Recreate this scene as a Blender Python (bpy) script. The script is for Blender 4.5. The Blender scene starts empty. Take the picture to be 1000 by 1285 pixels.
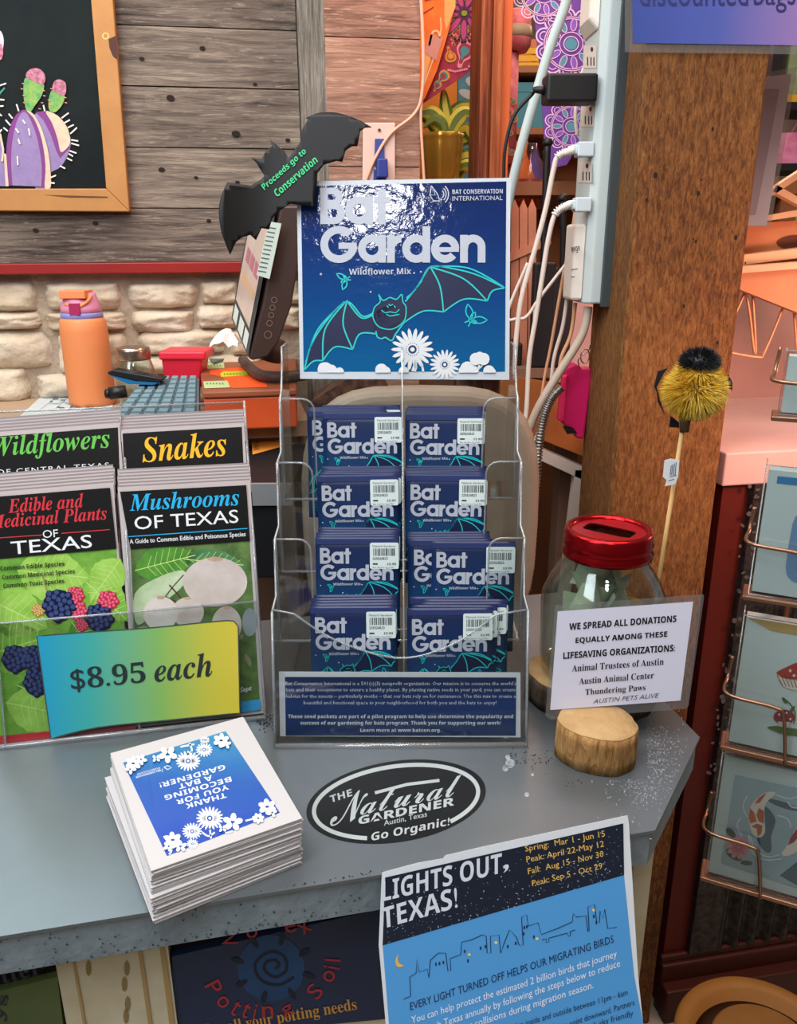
import bpy, bmesh, math, random
from mathutils import Vector, Matrix, noise as mnoise
from mathutils.geometry import delaunay_2d_cdt
random.seed(7)
SC = bpy.context.scene
COL = SC.collection
V = Vector
R = math.radians

# ------------------------------------------------------------------ camera
_d = V((.016, -3.0275, 1.0)).normalized()
_z = -_d
FW = V((0, math.sqrt(1 - _z.z ** 2), _z.z))
_b = -FW.z * _z.x / FW.y
RT = V((math.sqrt(1 - _b * _b - _z.x ** 2), _b, _z.x))
UP = RT.cross(FW)
EYE = V((0, 0, 1.5))
cam = bpy.data.cameras.new('camera'); cam.sensor_fit = 'HORIZONTAL'; cam.sensor_width = 36; cam.lens = 36
cam.clip_start = .02
camo = bpy.data.objects.new('camera', cam); COL.objects.link(camo)
m = Matrix((RT, UP, -FW)).transposed().to_4x4(); m.translation = EYE
camo.matrix_world = m
SC.camera = camo

# ------------------------------------------------------------------ view, world, lights
SC.view_settings.view_transform = 'Standard'; SC.view_settings.look = 'None'
SC.view_settings.gamma = 1; SC.view_settings.use_curve_mapping = False
SC.view_settings.exposure = -0.22
SC.cycles.transparent_max_bounces = 32; SC.cycles.max_bounces = 8
SC.cycles.caustics_reflective = False; SC.cycles.caustics_refractive = False

def lin(h):
    h = h.lstrip('#'); o = []
    for i in (0, 2, 4):
        c = int(h[i:i + 2], 16) / 255
        o.append(c / 12.92 if c <= .04045 else ((c + .055) / 1.055) ** 2.4)
    return (*o, 1)

W = bpy.data.worlds.new('shop_light'); SC.world = W; W.use_nodes = True
nt = W.node_tree; bg = nt.nodes['Background']
tc = nt.nodes.new('ShaderNodeTexCoord'); sx = nt.nodes.new('ShaderNodeSeparateXYZ')
nt.links.new(tc.outputs['Generated'], sx.inputs[0])
cr = nt.nodes.new('ShaderNodeValToRGB'); nt.links.new(sx.outputs['Z'], cr.inputs[0])
e = cr.color_ramp.elements
e[0].position = 0.0; e[0].color = lin('#6a6058')
e[1].position = 1.0; e[1].color = lin('#dfe8ec')
q = e.new(.45); q.color = lin('#9a8f88')
nt.links.new(cr.outputs[0], bg.inputs[0]); bg.inputs[1].default_value = .6

def area(name, loc, target, size, power, col, sy=None):
    l = bpy.data.lights.new(name, 'AREA'); l.energy = power; l.color = lin(col)[:3]
    l.shape = 'RECTANGLE'; l.size = size; l.size_y = sy or size
    o = bpy.data.objects.new(name, l); COL.objects.link(o); o.location = loc
    o.rotation_euler = (V(target) - V(loc)).to_track_quat('-Z', 'Y').to_euler()
    return o
area('ceiling_lamp_front', (-.3, .15, 2.9), (-.1, 1.1, 1.2), 1.2, 42, '#f4f7ff')
area('ceiling_lamp_entry', (-1.3, -.5, 2.3), (-.1, 1.0, 1.1), .8, 24, '#eaf4ff')
area('ceiling_lamp_small', (-.075, -1.077, 2.552), (0, .9, 1.5), .25, 6, '#ffffff', .14)
area('ceiling_lamp_desk', (-.9, 1.0, 2.6), (-.6, 1.7, 1.2), .7, 16, '#fff2e0')
area('rack_lamp', (.86, 1.02, 1.38), (.60, 1.40, 1.02), .14, 5.0, '#ffb49c')
area('counter_sheen_fill', (-.85, 1.55, 2.2), (-.3, .6, 1.05), .5, 4, '#cdeef6')  # added light out of view, gives the counter its teal sheen
area('ceiling_lamp_shop', (.8, 3.2, 2.7), (.5, 2.6, 1.4), .9, 30, '#ffc8a8')
area('opening_fill', (.34, 1.72, 2.65), (.3, 2.15, 1.7), .3, 9, '#ffdcc0')  # added light out of view, brightens the hanging cloths and plant
area('niche_lamp', (.14, 1.55, 2.3), (.12, 2.0, 1.7), .2, 2.2, '#ffa080')
area('post_lamp', (.6, .45, 2.6), (.5, 1.3, 1.4), .5, 9, '#ffe0bc')

# ------------------------------------------------------------------ pixel -> place
def ray(x, y):
    return FW + RT * ((x - 500) / 1000) - UP * ((y - 642.5) / 1000)
def onp(x, y, p0, n):
    r = ray(x, y); return EYE + r * ((V(p0) - EYE).dot(n) / r.dot(n))
def onz(x, y, z): return onp(x, y, V((0, 0, z)), V((0, 0, 1)))
def onY(x, y, Y): return onp(x, y, V((0, Y, 0)), V((0, 1, 0)))

class Plane:
    """a real plane: point, right vector, up vector; n faces the viewer"""
    def __init__(s, p, e, u):
        s.p = V(p); s.e = V(e).normalized(); s.u = V(u).normalized(); s.n = s.e.cross(s.u).normalized()
        if s.n.dot(EYE - s.p) < 0: s.n = -s.n
    def px(s, x, y, off=0.0):
        return onp(x, y, s.p + s.n * off, s.n)
    def uv(s, u, v, w=0.0): return s.p + s.e * u + s.u * v + s.n * w
    def inv(s, P): d = P - s.p; return d.dot(s.e), d.dot(s.u)
    def crop(s, cx, cy, k, base=0.0, step=2.5e-4):
        def f(x, y, l=0): return s.px(cx + k * x, cy + k * y, base + l * step)
        f.n = s.n; return f
    def mm(s, step=2.5e-4, base=0.0):          # millimetres, x right, y DOWN
        def f(x, y, l=0): return s.uv(x * .001, -y * .001, base + l * step)
        f.n = s.n; return f
def vplane(p, yaw, tilt=0):
    """upright plane turned by yaw, leaning back by tilt"""
    y = R(yaw); t = R(tilt)
    e = V((math.cos(y), math.sin(y), 0)); b = V((-math.sin(y), math.cos(y), 0))
    return Plane(p, e, V((0, 0, 1)) * math.cos(t) + b * math.sin(t))

# ------------------------------------------------------------------ materials
def _new(name):
    m = bpy.data.materials.new(name); m.use_nodes = True
    return m, m.node_tree, m.node_tree.nodes['Principled BSDF']
_mats = {}
def mat(h, rough=.5, metal=0, spec=.35, noise=None, bump=0, bscale=40, emit=0, coat=0, stretch=(1, 1, 1), name=None, sss=0):
    """noise = (scale, second colour, sharpness)"""
    key = (h, rough, metal, spec, noise, bump, bscale, emit, coat, stretch)
    if key in _mats: return _mats[key]
    m, t, b = _new(name or 'm_' + h.strip('#'))
    b.inputs['Base Color'].default_value = lin(h); b.inputs['Roughness'].default_value = rough
    b.inputs['Metallic'].default_value = metal; b.inputs['Specular IOR Level'].default_value = spec
    b.inputs['Coat Weight'].default_value = coat; b.inputs['Coat Roughness'].default_value = .06
    if emit:
        b.inputs['Emission Color'].default_value = lin(h); b.inputs['Emission Strength'].default_value = emit
    if noise or bump:
        tc = t.nodes.new('ShaderNodeTexCoord'); mp = t.nodes.new('ShaderNodeMapping')
        mp.inputs['Scale'].default_value = stretch; t.links.new(tc.outputs['Object'], mp.inputs[0])
    if noise:
        n = t.nodes.new('ShaderNodeTexNoise'); n.inputs['Scale'].default_value = noise[0]; n.inputs['Detail'].default_value = 6
        n.inputs['Roughness'].default_value = .65
        t.links.new(mp.outputs[0], n.inputs['Vector'])
        r = t.nodes.new('ShaderNodeValToRGB'); k = noise[2] if len(noise) > 2 else .2
        r.color_ramp.elements[0].position = .5 - k; r.color_ramp.elements[0].color = lin(h)
        r.color_ramp.elements[1].position = .5 + k; r.color_ramp.elements[1].color = lin(noise[1])
        t.links.new(n.outputs['Fac'], r.inputs[0]); t.links.new(r.outputs[0], b.inputs['Base Color'])
    if bump:
        n2 = t.nodes.new('ShaderNodeTexNoise'); n2.inputs['Scale'].default_value = bscale; n2.inputs['Detail'].default_value = 5
        t.links.new(mp.outputs[0], n2.inputs['Vector'])
        bp = t.nodes.new('ShaderNodeBump'); bp.inputs['Strength'].default_value = bump; bp.inputs['Distance'].default_value = .01
        t.links.new(n2.outputs['Fac'], bp.inputs['Height']); t.links.new(bp.outputs[0], b.inputs['Normal'])
    _mats[key] = m
    return m

def ramp_mat(name, stops, axis='X', rough=.35, coat=0, bump=0, bscale=60, speck=None):
    """printed colour gradient over the sheet's own extent"""
    m, t, b = _new(name)
    tc = t.nodes.new('ShaderNodeTexCoord'); s = t.nodes.new('ShaderNodeSeparateXYZ')
    t.links.new(tc.outputs['Generated'], s.inputs[0])
    r = t.nodes.new('ShaderNodeValToRGB'); el = r.color_ramp.elements
    el[0].position, el[0].color = stops[0][0], lin(stops[0][1]); el[1].position, el[1].color = stops[-1][0], lin(stops[-1][1])
    for p, c in stops[1:-1]: q = el.new(p); q.color = lin(c)
    t.links.new(s.outputs[axis], r.inputs[0]); t.links.new(r.outputs[0], b.inputs['Base Color'])
    b.inputs['Roughness'].default_value = rough; b.inputs['Specular IOR Level'].default_value = .4; b.inputs['Coat Weight'].default_value = coat; b.inputs['Coat Roughness'].default_value = .05
    if bump:
        n2 = t.nodes.new('ShaderNodeTexNoise'); n2.inputs['Scale'].default_value = bscale; n2.inputs['Detail'].default_value = 4
        t.links.new(tc.outputs['Object'], n2.inputs['Vector'])
        bp = t.nodes.new('ShaderNodeBump'); bp.inputs['Strength'].default_value = bump; bp.inputs['Distance'].default_value = .004
        t.links.new(n2.outputs['Fac'], bp.inputs['Height'])
        t.links.new(bp.outputs[0], b.inputs['Normal']); t.links.new(bp.outputs[0], b.inputs['Coat Normal'])
    return m

def wood(name, cols, stretch, scale=3, rough=.7, bump=.3, island=.5, flake=None):
    """weathered timber, grain runs along the axis with the smallest stretch"""
    m, t, b = _new(name); b.inputs['Roughness'].default_value = rough; b.inputs['Specular IOR Level'].default_value = .25
    tc = t.nodes.new('ShaderNodeTexCoord'); g = t.nodes.new('ShaderNodeNewGeometry')
    off = t.nodes.new('ShaderNodeVectorMath'); off.operation = 'SCALE'; off.inputs[3].default_value = 7
    cx = t.nodes.new('ShaderNodeCombineXYZ')
    for i in range(3): t.links.new(g.outputs['Random Per Island'], cx.inputs[i])
    t.links.new(cx.outputs[0], off.inputs[0])
    ad = t.nodes.new('ShaderNodeVectorMath'); t.links.new(tc.outputs['Object'], ad.inputs[0]); t.links.new(off.outputs[0], ad.inputs[1])
    mp = t.nodes.new('ShaderNodeMapping'); mp.inputs['Scale'].default_value = stretch; t.links.new(ad.outputs[0], mp.inputs[0])
    n = t.nodes.new('ShaderNodeTexNoise'); n.inputs['Scale'].default_value = scale; n.inputs['Detail'].default_value = 9
    n.inputs['Roughness'].default_value = .68; n.inputs['Distortion'].default_value = .6
    t.links.new(mp.outputs[0], n.inputs['Vector'])
    n3 = t.nodes.new('ShaderNodeTexNoise'); n3.inputs['Scale'].default_value = 2.2; t.links.new(ad.outputs[0], n3.inputs['Vector'])
    mx = t.nodes.new('ShaderNodeMath'); mx.operation = 'MULTIPLY_ADD'; mx.inputs[1].default_value = island; 
    t.links.new(g.outputs['Random Per Island'], mx.inputs[0])
    m2 = t.nodes.new('ShaderNodeMath'); m2.operation = 'SUBTRACT'; m2.inputs[1].default_value = island / 2; t.links.new(n.outputs['Fac'], m2.inputs[0])
    t.links.new(m2.outputs[0], mx.inputs[2])
    m3 = t.nodes.new('ShaderNodeMath'); m3.operation = 'MULTIPLY_ADD'; m3.inputs[1].default_value = .5
    t.links.new(n3.outputs['Fac'], m3.inputs[0]); 
    m4 = t.nodes.new('ShaderNodeMath'); m4.operation = 'SUBTRACT'; m4.inputs[1].default_value = .25; t.links.new(mx.outputs[0], m4.inputs[0]); t.links.new(m4.outputs[0], m3.inputs[2])
    r = t.nodes.new('ShaderNodeValToRGB'); el = r.color_ramp.elements
    k = len(cols); el[0].position = .3; el[0].color = lin(cols[0]); el[1].position = .72; el[1].color = lin(cols[-1])
    for i, c in enumerate(cols[1:-1]): q = el.new(.3 + .42 * (i + 1) / (k - 1)); q.color = lin(c)
    t.links.new(m3.outputs[0], r.inputs[0]); t.links.new(r.outputs[0], b.inputs['Base Color'])
    if flake:                                   # pale peeling streaks along the grain
        mf = t.nodes.new('ShaderNodeMapping'); mf.inputs['Scale'].default_value = (stretch[0] * 2.2, stretch[1] * 1.6, stretch[2] * 1.6); t.links.new(ad.outputs[0], mf.inputs[0])
        nf = t.nodes.new('ShaderNodeTexNoise'); nf.inputs['Scale'].default_value = scale * 1.3; nf.inputs['Detail'].default_value = 8; nf.inputs['Roughness'].default_value = .75
        t.links.new(mf.outputs[0], nf.inputs['Vector'])
        rf = t.nodes.new('ShaderNodeValToRGB'); rf.color_ramp.elements[0].position = .56; rf.color_ramp.elements[1].position = .64
        t.links.new(nf.outputs['Fac'], rf.inputs[0])
        mxf = t.nodes.new('ShaderNodeMixRGB'); t.links.new(r.outputs[0], mxf.inputs[1]); mxf.inputs[2].default_value = lin(flake)
        mu = t.nodes.new('ShaderNodeMath'); mu.operation = 'MULTIPLY'; mu.inputs[1].default_value = .7; t.links.new(rf.outputs[0], mu.inputs[0]); t.links.new(mu.outputs[0], mxf.inputs[0])
        t.links.new(mxf.outputs[0], b.inputs['Base Color'])
    bp = t.nodes.new('ShaderNodeBump'); bp.inputs['Strength'].default_value = bump; bp.inputs['Distance'].default_value = .01
    t.links.new(n.outputs['Fac'], bp.inputs['Height']); t.links.new(bp.outputs[0], b.inputs['Normal'])
    return m

def clear(name, tint='#f4f8f8', lo=.05, hi=.75, rough=.04, haze=0.0, bump=0, power=4):
    """thin clear plastic or glass: see-through, reflecting more at grazing angles"""
    m = bpy.data.materials.new(name); m.use_nodes = True; t = m.node_tree; t.nodes.clear()
    out = t.nodes.new('ShaderNodeOutputMaterial'); tr = t.nodes.new('ShaderNodeBsdfTransparent'); tr.inputs[0].default_value = lin(tint)
    gl = t.nodes.new('ShaderNodeBsdfGlossy'); gl.inputs['Roughness'].default_value = rough
    lw = t.nodes.new('ShaderNodeLayerWeight'); lw.inputs[0].default_value = .5
    pw = t.nodes.new('ShaderNodeMath'); pw.operation = 'POWER'; pw.inputs[1].default_value = power; t.links.new(lw.outputs['Facing'], pw.inputs[0])
    ma = t.nodes.new('ShaderNodeMath'); ma.operation = 'MULTIPLY_ADD'; ma.inputs[1].default_value = hi; ma.inputs[2].default_value = lo
    t.links.new(pw.outputs[0], ma.inputs[0])
    mx = t.nodes.new('ShaderNodeMixShader'); t.links.new(ma.outputs[0], mx.inputs[0]); t.links.new(tr.outputs[0], mx.inputs[1]); t.links.new(gl.outputs[0], mx.inputs[2])
    last = mx
    if haze:
        df = t.nodes.new('ShaderNodeBsdfDiffuse'); df.inputs[0].default_value = lin('#f2f2f2')
        m2 = t.nodes.new('ShaderNodeMixShader'); m2.inputs[0].default_value = haze
        t.links.new(mx.outputs[0], m2.inputs[1]); t.links.new(df.outputs[0], m2.inputs[2]); last = m2
    if bump:
        tc = t.nodes.new('ShaderNodeTexCoord'); n = t.nodes.new('ShaderNodeTexNoise'); n.inputs['Scale'].default_value = 30
        t.links.new(tc.outputs['Object'], n.inputs['Vector'])
        bp = t.nodes.new('ShaderNodeBump'); bp.inputs['Strength'].default_value = bump; bp.inputs['Distance'].default_value = .004
        t.links.new(n.outputs['Fac'], bp.inputs['Height']); t.links.new(bp.outputs[0], gl.inputs['Normal'])
    t.links.new(last.outputs[0], out.inputs[0])
    return m
ACR = clear('clear_acrylic', '#f6f8f8', .05, .6)
EDGE = clear('acrylic_edge', '#dfe4e6', .12, .55, .15, .14)
GLASS = clear('jar_glass', '#f3f7f4', .05, .85, .03, 0, 0, 3)
LAM = clear('laminate', '#eef0ee', .06, .6, .12, .05, .3)

# ------------------------------------------------------------------ text outlines
_tc = {}
def text_geo(body, bold=0.0, shear=0.0, res=3, align='LEFT', space=1.0):
    k = (body, bold, shear, res, align, space)
    if k in _tc: return _tc[k]
    cu = bpy.data.curves.new('lettering', 'FONT'); cu.body = body; cu.offset = bold; cu.shear = shear
    cu.resolution_u = res; cu.align_x = align; cu.fill_mode = 'FRONT'; cu.space_character = space
    ob = bpy.data.objects.new('lettering', cu); COL.objects.link(ob)
    dg = bpy.context.evaluated_depsgraph_get(); dg.update()
    me = ob.evaluated_get(dg).to_mesh()
    vs = [(v.co.x, v.co.y) for v in me.vertices]; fs = [tuple(p.vertices) for p in me.polygons]
    ob.evaluated_get(dg).to_mesh_clear()
    bpy.data.objects.remove(ob); bpy.data.curves.remove(cu)
    if not vs: vs = [(0, 0), (1, 0), (1, 1)]; fs = []
    x0 = min(v[0] for v in vs); x1 = max(v[0] for v in vs); y0 = min(v[1] for v in vs); y1 = max(v[1] for v in vs)
    out = ([((v[0] - x0) / max(x1 - x0, 1e-6), (v[1] - y0) / max(y1 - y0, 1e-6)) for v in vs], fs)
    _tc[k] = out
    return out
def _math(s, up, lo, dig=None, exc={}):
    o = ''
    for c in s:
        if c in exc: o += exc[c]
        elif 'A' <= c <= 'Z': o += chr(up + ord(c) - 65)
        elif 'a' <= c <= 'z': o += chr(lo + ord(c) - 97)
        elif dig and '0' <= c <= '9': o += chr(dig + ord(c) - 48)
        else: o += c
    return o
def serif_bi(s): return _math(s, 0x1D468, 0x1D482, 0x1D7CE)
def serif_b(s): return _math(s, 0x1D400, 0x1D41A, 0x1D7CE)
def script_b(s): return _math(s, 0x1D4D0, 0x1D4EA)
def sans_b(s): return _math(s, 0x1D5D4, 0x1D5EE, 0x1D7EC)

def smooth(pts, n=6, closed=False):
    """Catmull-Rom through points of any dimension"""
    P = [V(p) if len(p) == 3 else V((p[0], p[1], 0)) for p in pts]; out = []; k = len(P)
    rng = range(k) if closed else range(k - 1)
    for i in rng:
        if closed: a, b, c, d = P[(i - 1) % k], P[i], P[(i + 1) % k], P[(i + 2) % k]
        else: a, b, c, d = P[max(i - 1, 0)], P[i], P[i + 1], P[min(i + 2, k - 1)]
        for j in range(n):
            t = j / n
            out.append(.5 * ((2 * b) + (c - a) * t + (2 * a - 5 * b + 4 * c - d) * t * t + (3 * b - a - 3 * c + d) * t ** 3))
    if not closed: out.append(P[-1])
    return out if len(pts[0]) == 3 else [(p.x, p.y) for p in out]

# ------------------------------------------------------------------ mesh builder
class MB:
    def __init__(s, m=None, sm=False):
        s.v = []; s.f = []; s.mi = []; s.mats = []; s.sm = []; s.cur = 0; s.smooth = sm
        if m: s.use(m)
    def use(s, m, smooth=None):
        if m not in s.mats: s.mats.append(m)
        s.cur = s.mats.index(m)
        if smooth is not None: s.smooth = smooth
        return s
    def add(s, vs, fs, sm=None):
        b = len(s.v); s.v += [V(p) for p in vs]
        for f in fs:
            s.f.append(tuple(i + b for i in f)); s.mi.append(s.cur); s.sm.append(s.smooth if sm is None else sm)
        return s
    # solids
    def obox(s, c, ax, ay, az):
        """box by centre and half-axis vectors"""
        c, ax, ay, az = V(c), V(ax), V(ay), V(az)
        vs = [c + ax * i + ay * j + az * k for i in (-1, 1) for j in (-1, 1) for k in (-1, 1)]
        fs = [(0, 1, 3, 2), (4, 6, 7, 5), (0, 4, 5, 1), (2, 3, 7, 6), (0, 2, 6, 4), (1, 5, 7, 3)]
        if ax.cross(ay).dot(az) < 0: fs = [f[::-1] for f in fs]
        return s.add(vs, fs, False)
    def box(s, x0, x1, y0, y1, z0, z1):
        return s.obox(((x0 + x1) / 2, (y0 + y1) / 2, (z0 + z1) / 2), ((x1 - x0) / 2, 0, 0), (0, (y1 - y0) / 2, 0), (0, 0, (z1 - z0) / 2))
    def prism(s, pts, off, sm=False):
        pts = [V(p) for p in pts]; off = V(off); n = len(pts)
        nn = V((0, 0, 0))
        for i in range(n): nn += pts[i].cross(pts[(i + 1) % n])
        if nn.dot(off) > 0: pts = pts[::-1]
        vs = pts + [p + off for p in pts]
        fs = [tuple(range(n)), tuple(range(2 * n - 1, n - 1, -1))] + [(i, i + n, (i + 1) % n + n, (i + 1) % n) for i in range(n)]
        return s.add(vs, fs, sm)
    def slab(s, pl, u0, u1, v0, v1, w0, w1):
        c = pl.uv((u0 + u1) / 2, (v0 + v1) / 2, (w0 + w1) / 2)
        return s.obox(c, pl.e * ((u1 - u0) / 2), pl.u * ((v1 - v0) / 2), pl.n * ((w1 - w0) / 2))
    def tube(s, pts, r, seg=8, caps=True, closed=False):
        pts = [V(p) for p in pts]; n = len(pts); rs = r if isinstance(r, (list, tuple)) else [r] * n
        T = []
        for i in range(n):
            if closed: d = pts[(i + 1) % n] - pts[i - 1]
            else: d = pts[min(i + 1, n - 1)] - pts[max(i - 1, 0)]
            T.append(d.normalized() if d.length > 1e-9 else V((0, 0, 1)))
        up = V((0, 0, 1)) if abs(T[0].z) < .9 else V((1, 0, 0))
        a = (up - T[0] * up.dot(T[0])).normalized(); vs = []
        for i in range(n):
            a = (a - T[i] * a.dot(T[i])).normalized(); b = T[i].cross(a)
            for j in range(seg):
                q = 2 * math.pi * j / seg; vs.append(pts[i] + (a * math.cos(q) + b * math.sin(q)) * rs[i])
        fs = []
        for i in range(n if closed else n - 1):
            for j in range(seg):
                k = (i + 1) % n
                fs.append((i * seg + j, i * seg + (j + 1) % seg, k * seg + (j + 1) % seg, k * seg + j))
        if caps and not closed: fs += [tuple(range(seg - 1, -1, -1)), tuple(range((n - 1) * seg, n * seg))]
        return s.add(vs, fs, True)
    def lathe(s, c, prof, seg=40, sx=1, sy=1, wob=None, cap=True, ax=None):
        """prof: list of (r, z) from bottom to top"""
        c = V(c); n = len(prof); vs = []
        M3 = ax or Matrix.Identity(3)
        for r, z in prof:
            for j in range(seg):
                q = 2 * math.pi * j / seg; k = 1 if not wob else wob(q, z)
                vs.append(c + M3 @ V((r * k * math.cos(q) * sx, r * k * math.sin(q) * sy, z)))
        fs = []
        for i in range(n - 1):
            for j in range(seg): fs.append((i * seg + j, i * seg + (j + 1) % seg, (i + 1) * seg + (j + 1) % seg, (i + 1) * seg + j))
        if cap and prof[0][0] > 1e-5: fs.append(tuple(range(seg - 1, -1, -1)))
        if cap and prof[-1][0] > 1e-5: fs.append(tuple(range((n - 1) * seg, n * seg)))
        return s.add(vs, fs, True)
    def ball(s, c, rx, ry=None, rz=None, seg=20, rings=12, ax=None):
        ry = ry or rx; rz = rz or rx
        prof = [(math.sin(math.pi * i / rings) if 0 < i < rings else 1e-4, -math.cos(math.pi * i / rings)) for i in range(rings + 1)]
        c = V(c); M3 = ax or Matrix.Identity(3); vs = []; fs = []
        for r, z in prof:
            for j in range(seg):
                q = 2 * math.pi * j / seg; vs.append(c + M3 @ V((r * math.cos(q) * rx, r * math.sin(q) * ry, z * rz)))
        for i in range(rings):
            for j in range(seg): fs.append((i * seg + j, i * seg + (j + 1) % seg, (i + 1) * seg + (j + 1) % seg, (i + 1) * seg + j))
        return s.add(vs, fs, True)
    # flat prints, f maps 2-D art coordinates to the sheet
    def _orient(s, vs, fs, n):
        for i, fc in enumerate(fs):
            a = V((0, 0, 0)); k = len(fc)
            for j in range(k): a += vs[fc[j]].cross(vs[fc[(j + 1) % k]])
            if a.dot(n) < 0: fs[i] = fc[::-1]
        return fs
    def poly(s, f, pts, l=1):
        vs = [f(p[0], p[1], l) for p in pts]; return s.add(vs, s._orient(vs, [tuple(range(len(vs)))], f.n), False)
    def sheet(s, f, outline, grid, off):
        """a bent sheet: outline filled with a grid of points, given a thickness"""
        xs = [p[0] for p in outline]; ys = [p[1] for p in outline]
        P = [V(p) for p in outline]; n = len(P)
        x = min(xs) + grid
        while x < max(xs):
            y = min(ys) + grid
            while y < max(ys): P.append(V((x, y))); y += grid
            x += grid
        vo, eo, fo, *_ = delaunay_2d_cdt(P, [(i, (i + 1) % n) for i in range(n)], [], 1, 1e-4)
        T = [f(p[0], p[1], 0) for p in vo]; k = len(T); fs = s._orient(T, [tuple(q) for q in fo], f.n)
        cnt = {}
        for q in fs:
            for i in range(3): e_ = (q[i], q[(i + 1) % 3]); cnt[e_] = 1
        rim = [e_ for e_ in cnt if (e_[1], e_[0]) not in cnt]
        s.add(T + [p + off for p in T], fs + [tuple(i + k for i in q[::-1]) for q in fs] + [(b_, a_, a_ + k, b_ + k) for a_, b_ in rim], True)
        return s
    def disc(s, f, c, r, l=1, seg=14, ry=None, rot=0):
        ry = ry or r; cr, sr = math.cos(rot), math.sin(rot)
        return s.poly(f, [(c[0] + r * math.cos(a) * cr - ry * math.sin(a) * sr, c[1] + r * math.cos(a) * sr + ry * math.sin(a) * cr) for a in [2 * math.pi * i / seg for i in range(seg)]], l)
    def line(s, f, pts, w, l=1, closed=False):
        n = len(pts); L = []; Rr = []
        for i in range(n):
            a = pts[i - 1] if (i > 0 or closed) else pts[i]; b = pts[(i + 1) % n] if (i < n - 1 or closed) else pts[i]
            dx, dy = b[0] - a[0], b[1] - a[1]; d = math.hypot(dx, dy) or 1
            nx, ny = -dy / d * w / 2, dx / d * w / 2
            L.append((pts[i][0] + nx, pts[i][1] + ny)); Rr.append((pts[i][0] - nx, pts[i][1] - ny))
        vs = [f(*p, l) for p in L] + [f(*p, l) for p in Rr]
        fs = [(i, (i + 1) % n, n + (i + 1) % n, n + i) for i in range(n if closed else n - 1)]
        return s.add(vs, s._orient(vs, fs, f.n), False)
    def text(s, f, body, bl, br, h, l=2, bold=0.0, shear=0.0, res=3, hv=None, align='LEFT', space=1.0):
        """fit lettering: bottom-left, bottom-right, height (art units) or height vector hv"""
        if bold >= .015 and body.isascii(): body = sans_b(body); bold = .012 if bold > .045 else 0
        pts, fs = text_geo(body, bold, shear, res, align, space)
        if hv is None:
            dx, dy = br[0] - bl[0], br[1] - bl[1]; d = math.hypot(dx, dy); hv = (dy / d * h, -dx / d * h)
        vs = [f(bl[0] + (br[0] - bl[0]) * u + hv[0] * v, bl[1] + (br[1] - bl[1]) * u + hv[1] * v, l) for u, v in pts]
        return s.add(vs, s._orient(vs, list(fs), f.n), False)
    def build(s, name, parent=None, loc=None, bevel=0, bseg=2, label=None):
        if loc is None: loc = ROOTLOC.get(parent.name, V((0, 0, 0))) if parent else V((0, 0, 0))
        loc = V(loc)
        me = bpy.data.meshes.new(name); me.from_pydata([p - loc for p in s.v], [], s.f)
        for m in s.mats: me.materials.append(m)
        me.polygons.foreach_set('material_index', s.mi); me.polygons.foreach_set('use_smooth', s.sm)
        me.update()
        o = bpy.data.objects.new(name, me); COL.objects.link(o)
        if parent: o.parent = parent
        else: o.location = loc
        ROOTLOC[o.name] = loc
        if bevel:
            b = o.modifiers.new('bevel', 'BEVEL'); b.width = bevel; b.segments = bseg; b.limit_method = 'ANGLE'; b.angle_limit = R(40)
        if label: o['label'] = label
        return o
ROOTLOC = {}
def tag(o, label, cat, group=None, kind=None):
    o['label'] = label; o['category'] = cat
    if group: o['group'] = group
    if kind: o['kind'] = kind
    return o
def thing(name, label, cat, loc, group=None):
    o = bpy.data.objects.new(name, None); COL.objects.link(o); o.location = V(loc); o.empty_display_size = .02
    ROOTLOC[o.name] = V(loc)
    return tag(o, label, cat, group)
def struct(o): o['kind'] = 'structure'; return o
def copy_tree(o, loc, rot=None, label=None, group=None):
    c = o.copy(); COL.objects.link(c); c.location = loc
    if rot is not None: c.rotation_euler = rot
    if label: c['label'] = label
    if group: c['group'] = group
    for ch in list(o.children):
        d = ch.copy(); COL.objects.link(d); d.parent = c
        for g in list(ch.children):
            h = g.copy(); COL.objects.link(h); h.parent = d
    return c
def cable(name, pts, r, m, label, cat='cable', n=10, seg=8, group=None, base=None):
    b = MB(m); b.tube(smooth([tuple(p) for p in pts], n), r, seg)
    o = b.build(name, loc=base or pts[-1]); return tag(o, label, cat, group)
# ================================================================== the setting
WY = 9
WP = vplane((-.7, 1.75, 0), WY)
PLANK = wood('weathered_planks', ['#332d29', '#5a5049', '#766a60', '#958879'], (1.6, 9, 20), 4.2, .8, .5, .2, '#9c9084')
PLANKV = wood('weathered_board', ['#4e463e', '#716860', '#8c8378', '#a39a8c'], (22, 22, 2.2), 5, .8, .4, .1, '#b8b0a4')
FRONTW = wood('pink_lit_planks', ['#664a3d', '#8c6a5a', '#a07c6a', '#b5917e'], (1.6, 9, 20), 4.2, .75, .4, .15, '#c9a896')  # pillar front: pink glow put into the grey-brown plank colours
TIMBER = wood('rough_timber', ['#4a2c14', '#6d4522', '#855a2f', '#9c6f3f'], (26, 26, 7), 9, .8, .5, .1)
OAK = mat('#a3703c', .6, noise=(14, '#b4814a', .3), bump=.06, bscale=80)
REDWOOD = wood('red_brown_wood', ['#4a2114', '#7a3c22', '#99542f', '#b06a3e'], (22, 22, 1), 4, .5, .2, .2)
REDP = mat('#8f1d16', .45, noise=(3, '#7c150f'), bump=.05)
KNOT = mat('#211812', .9)

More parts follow.
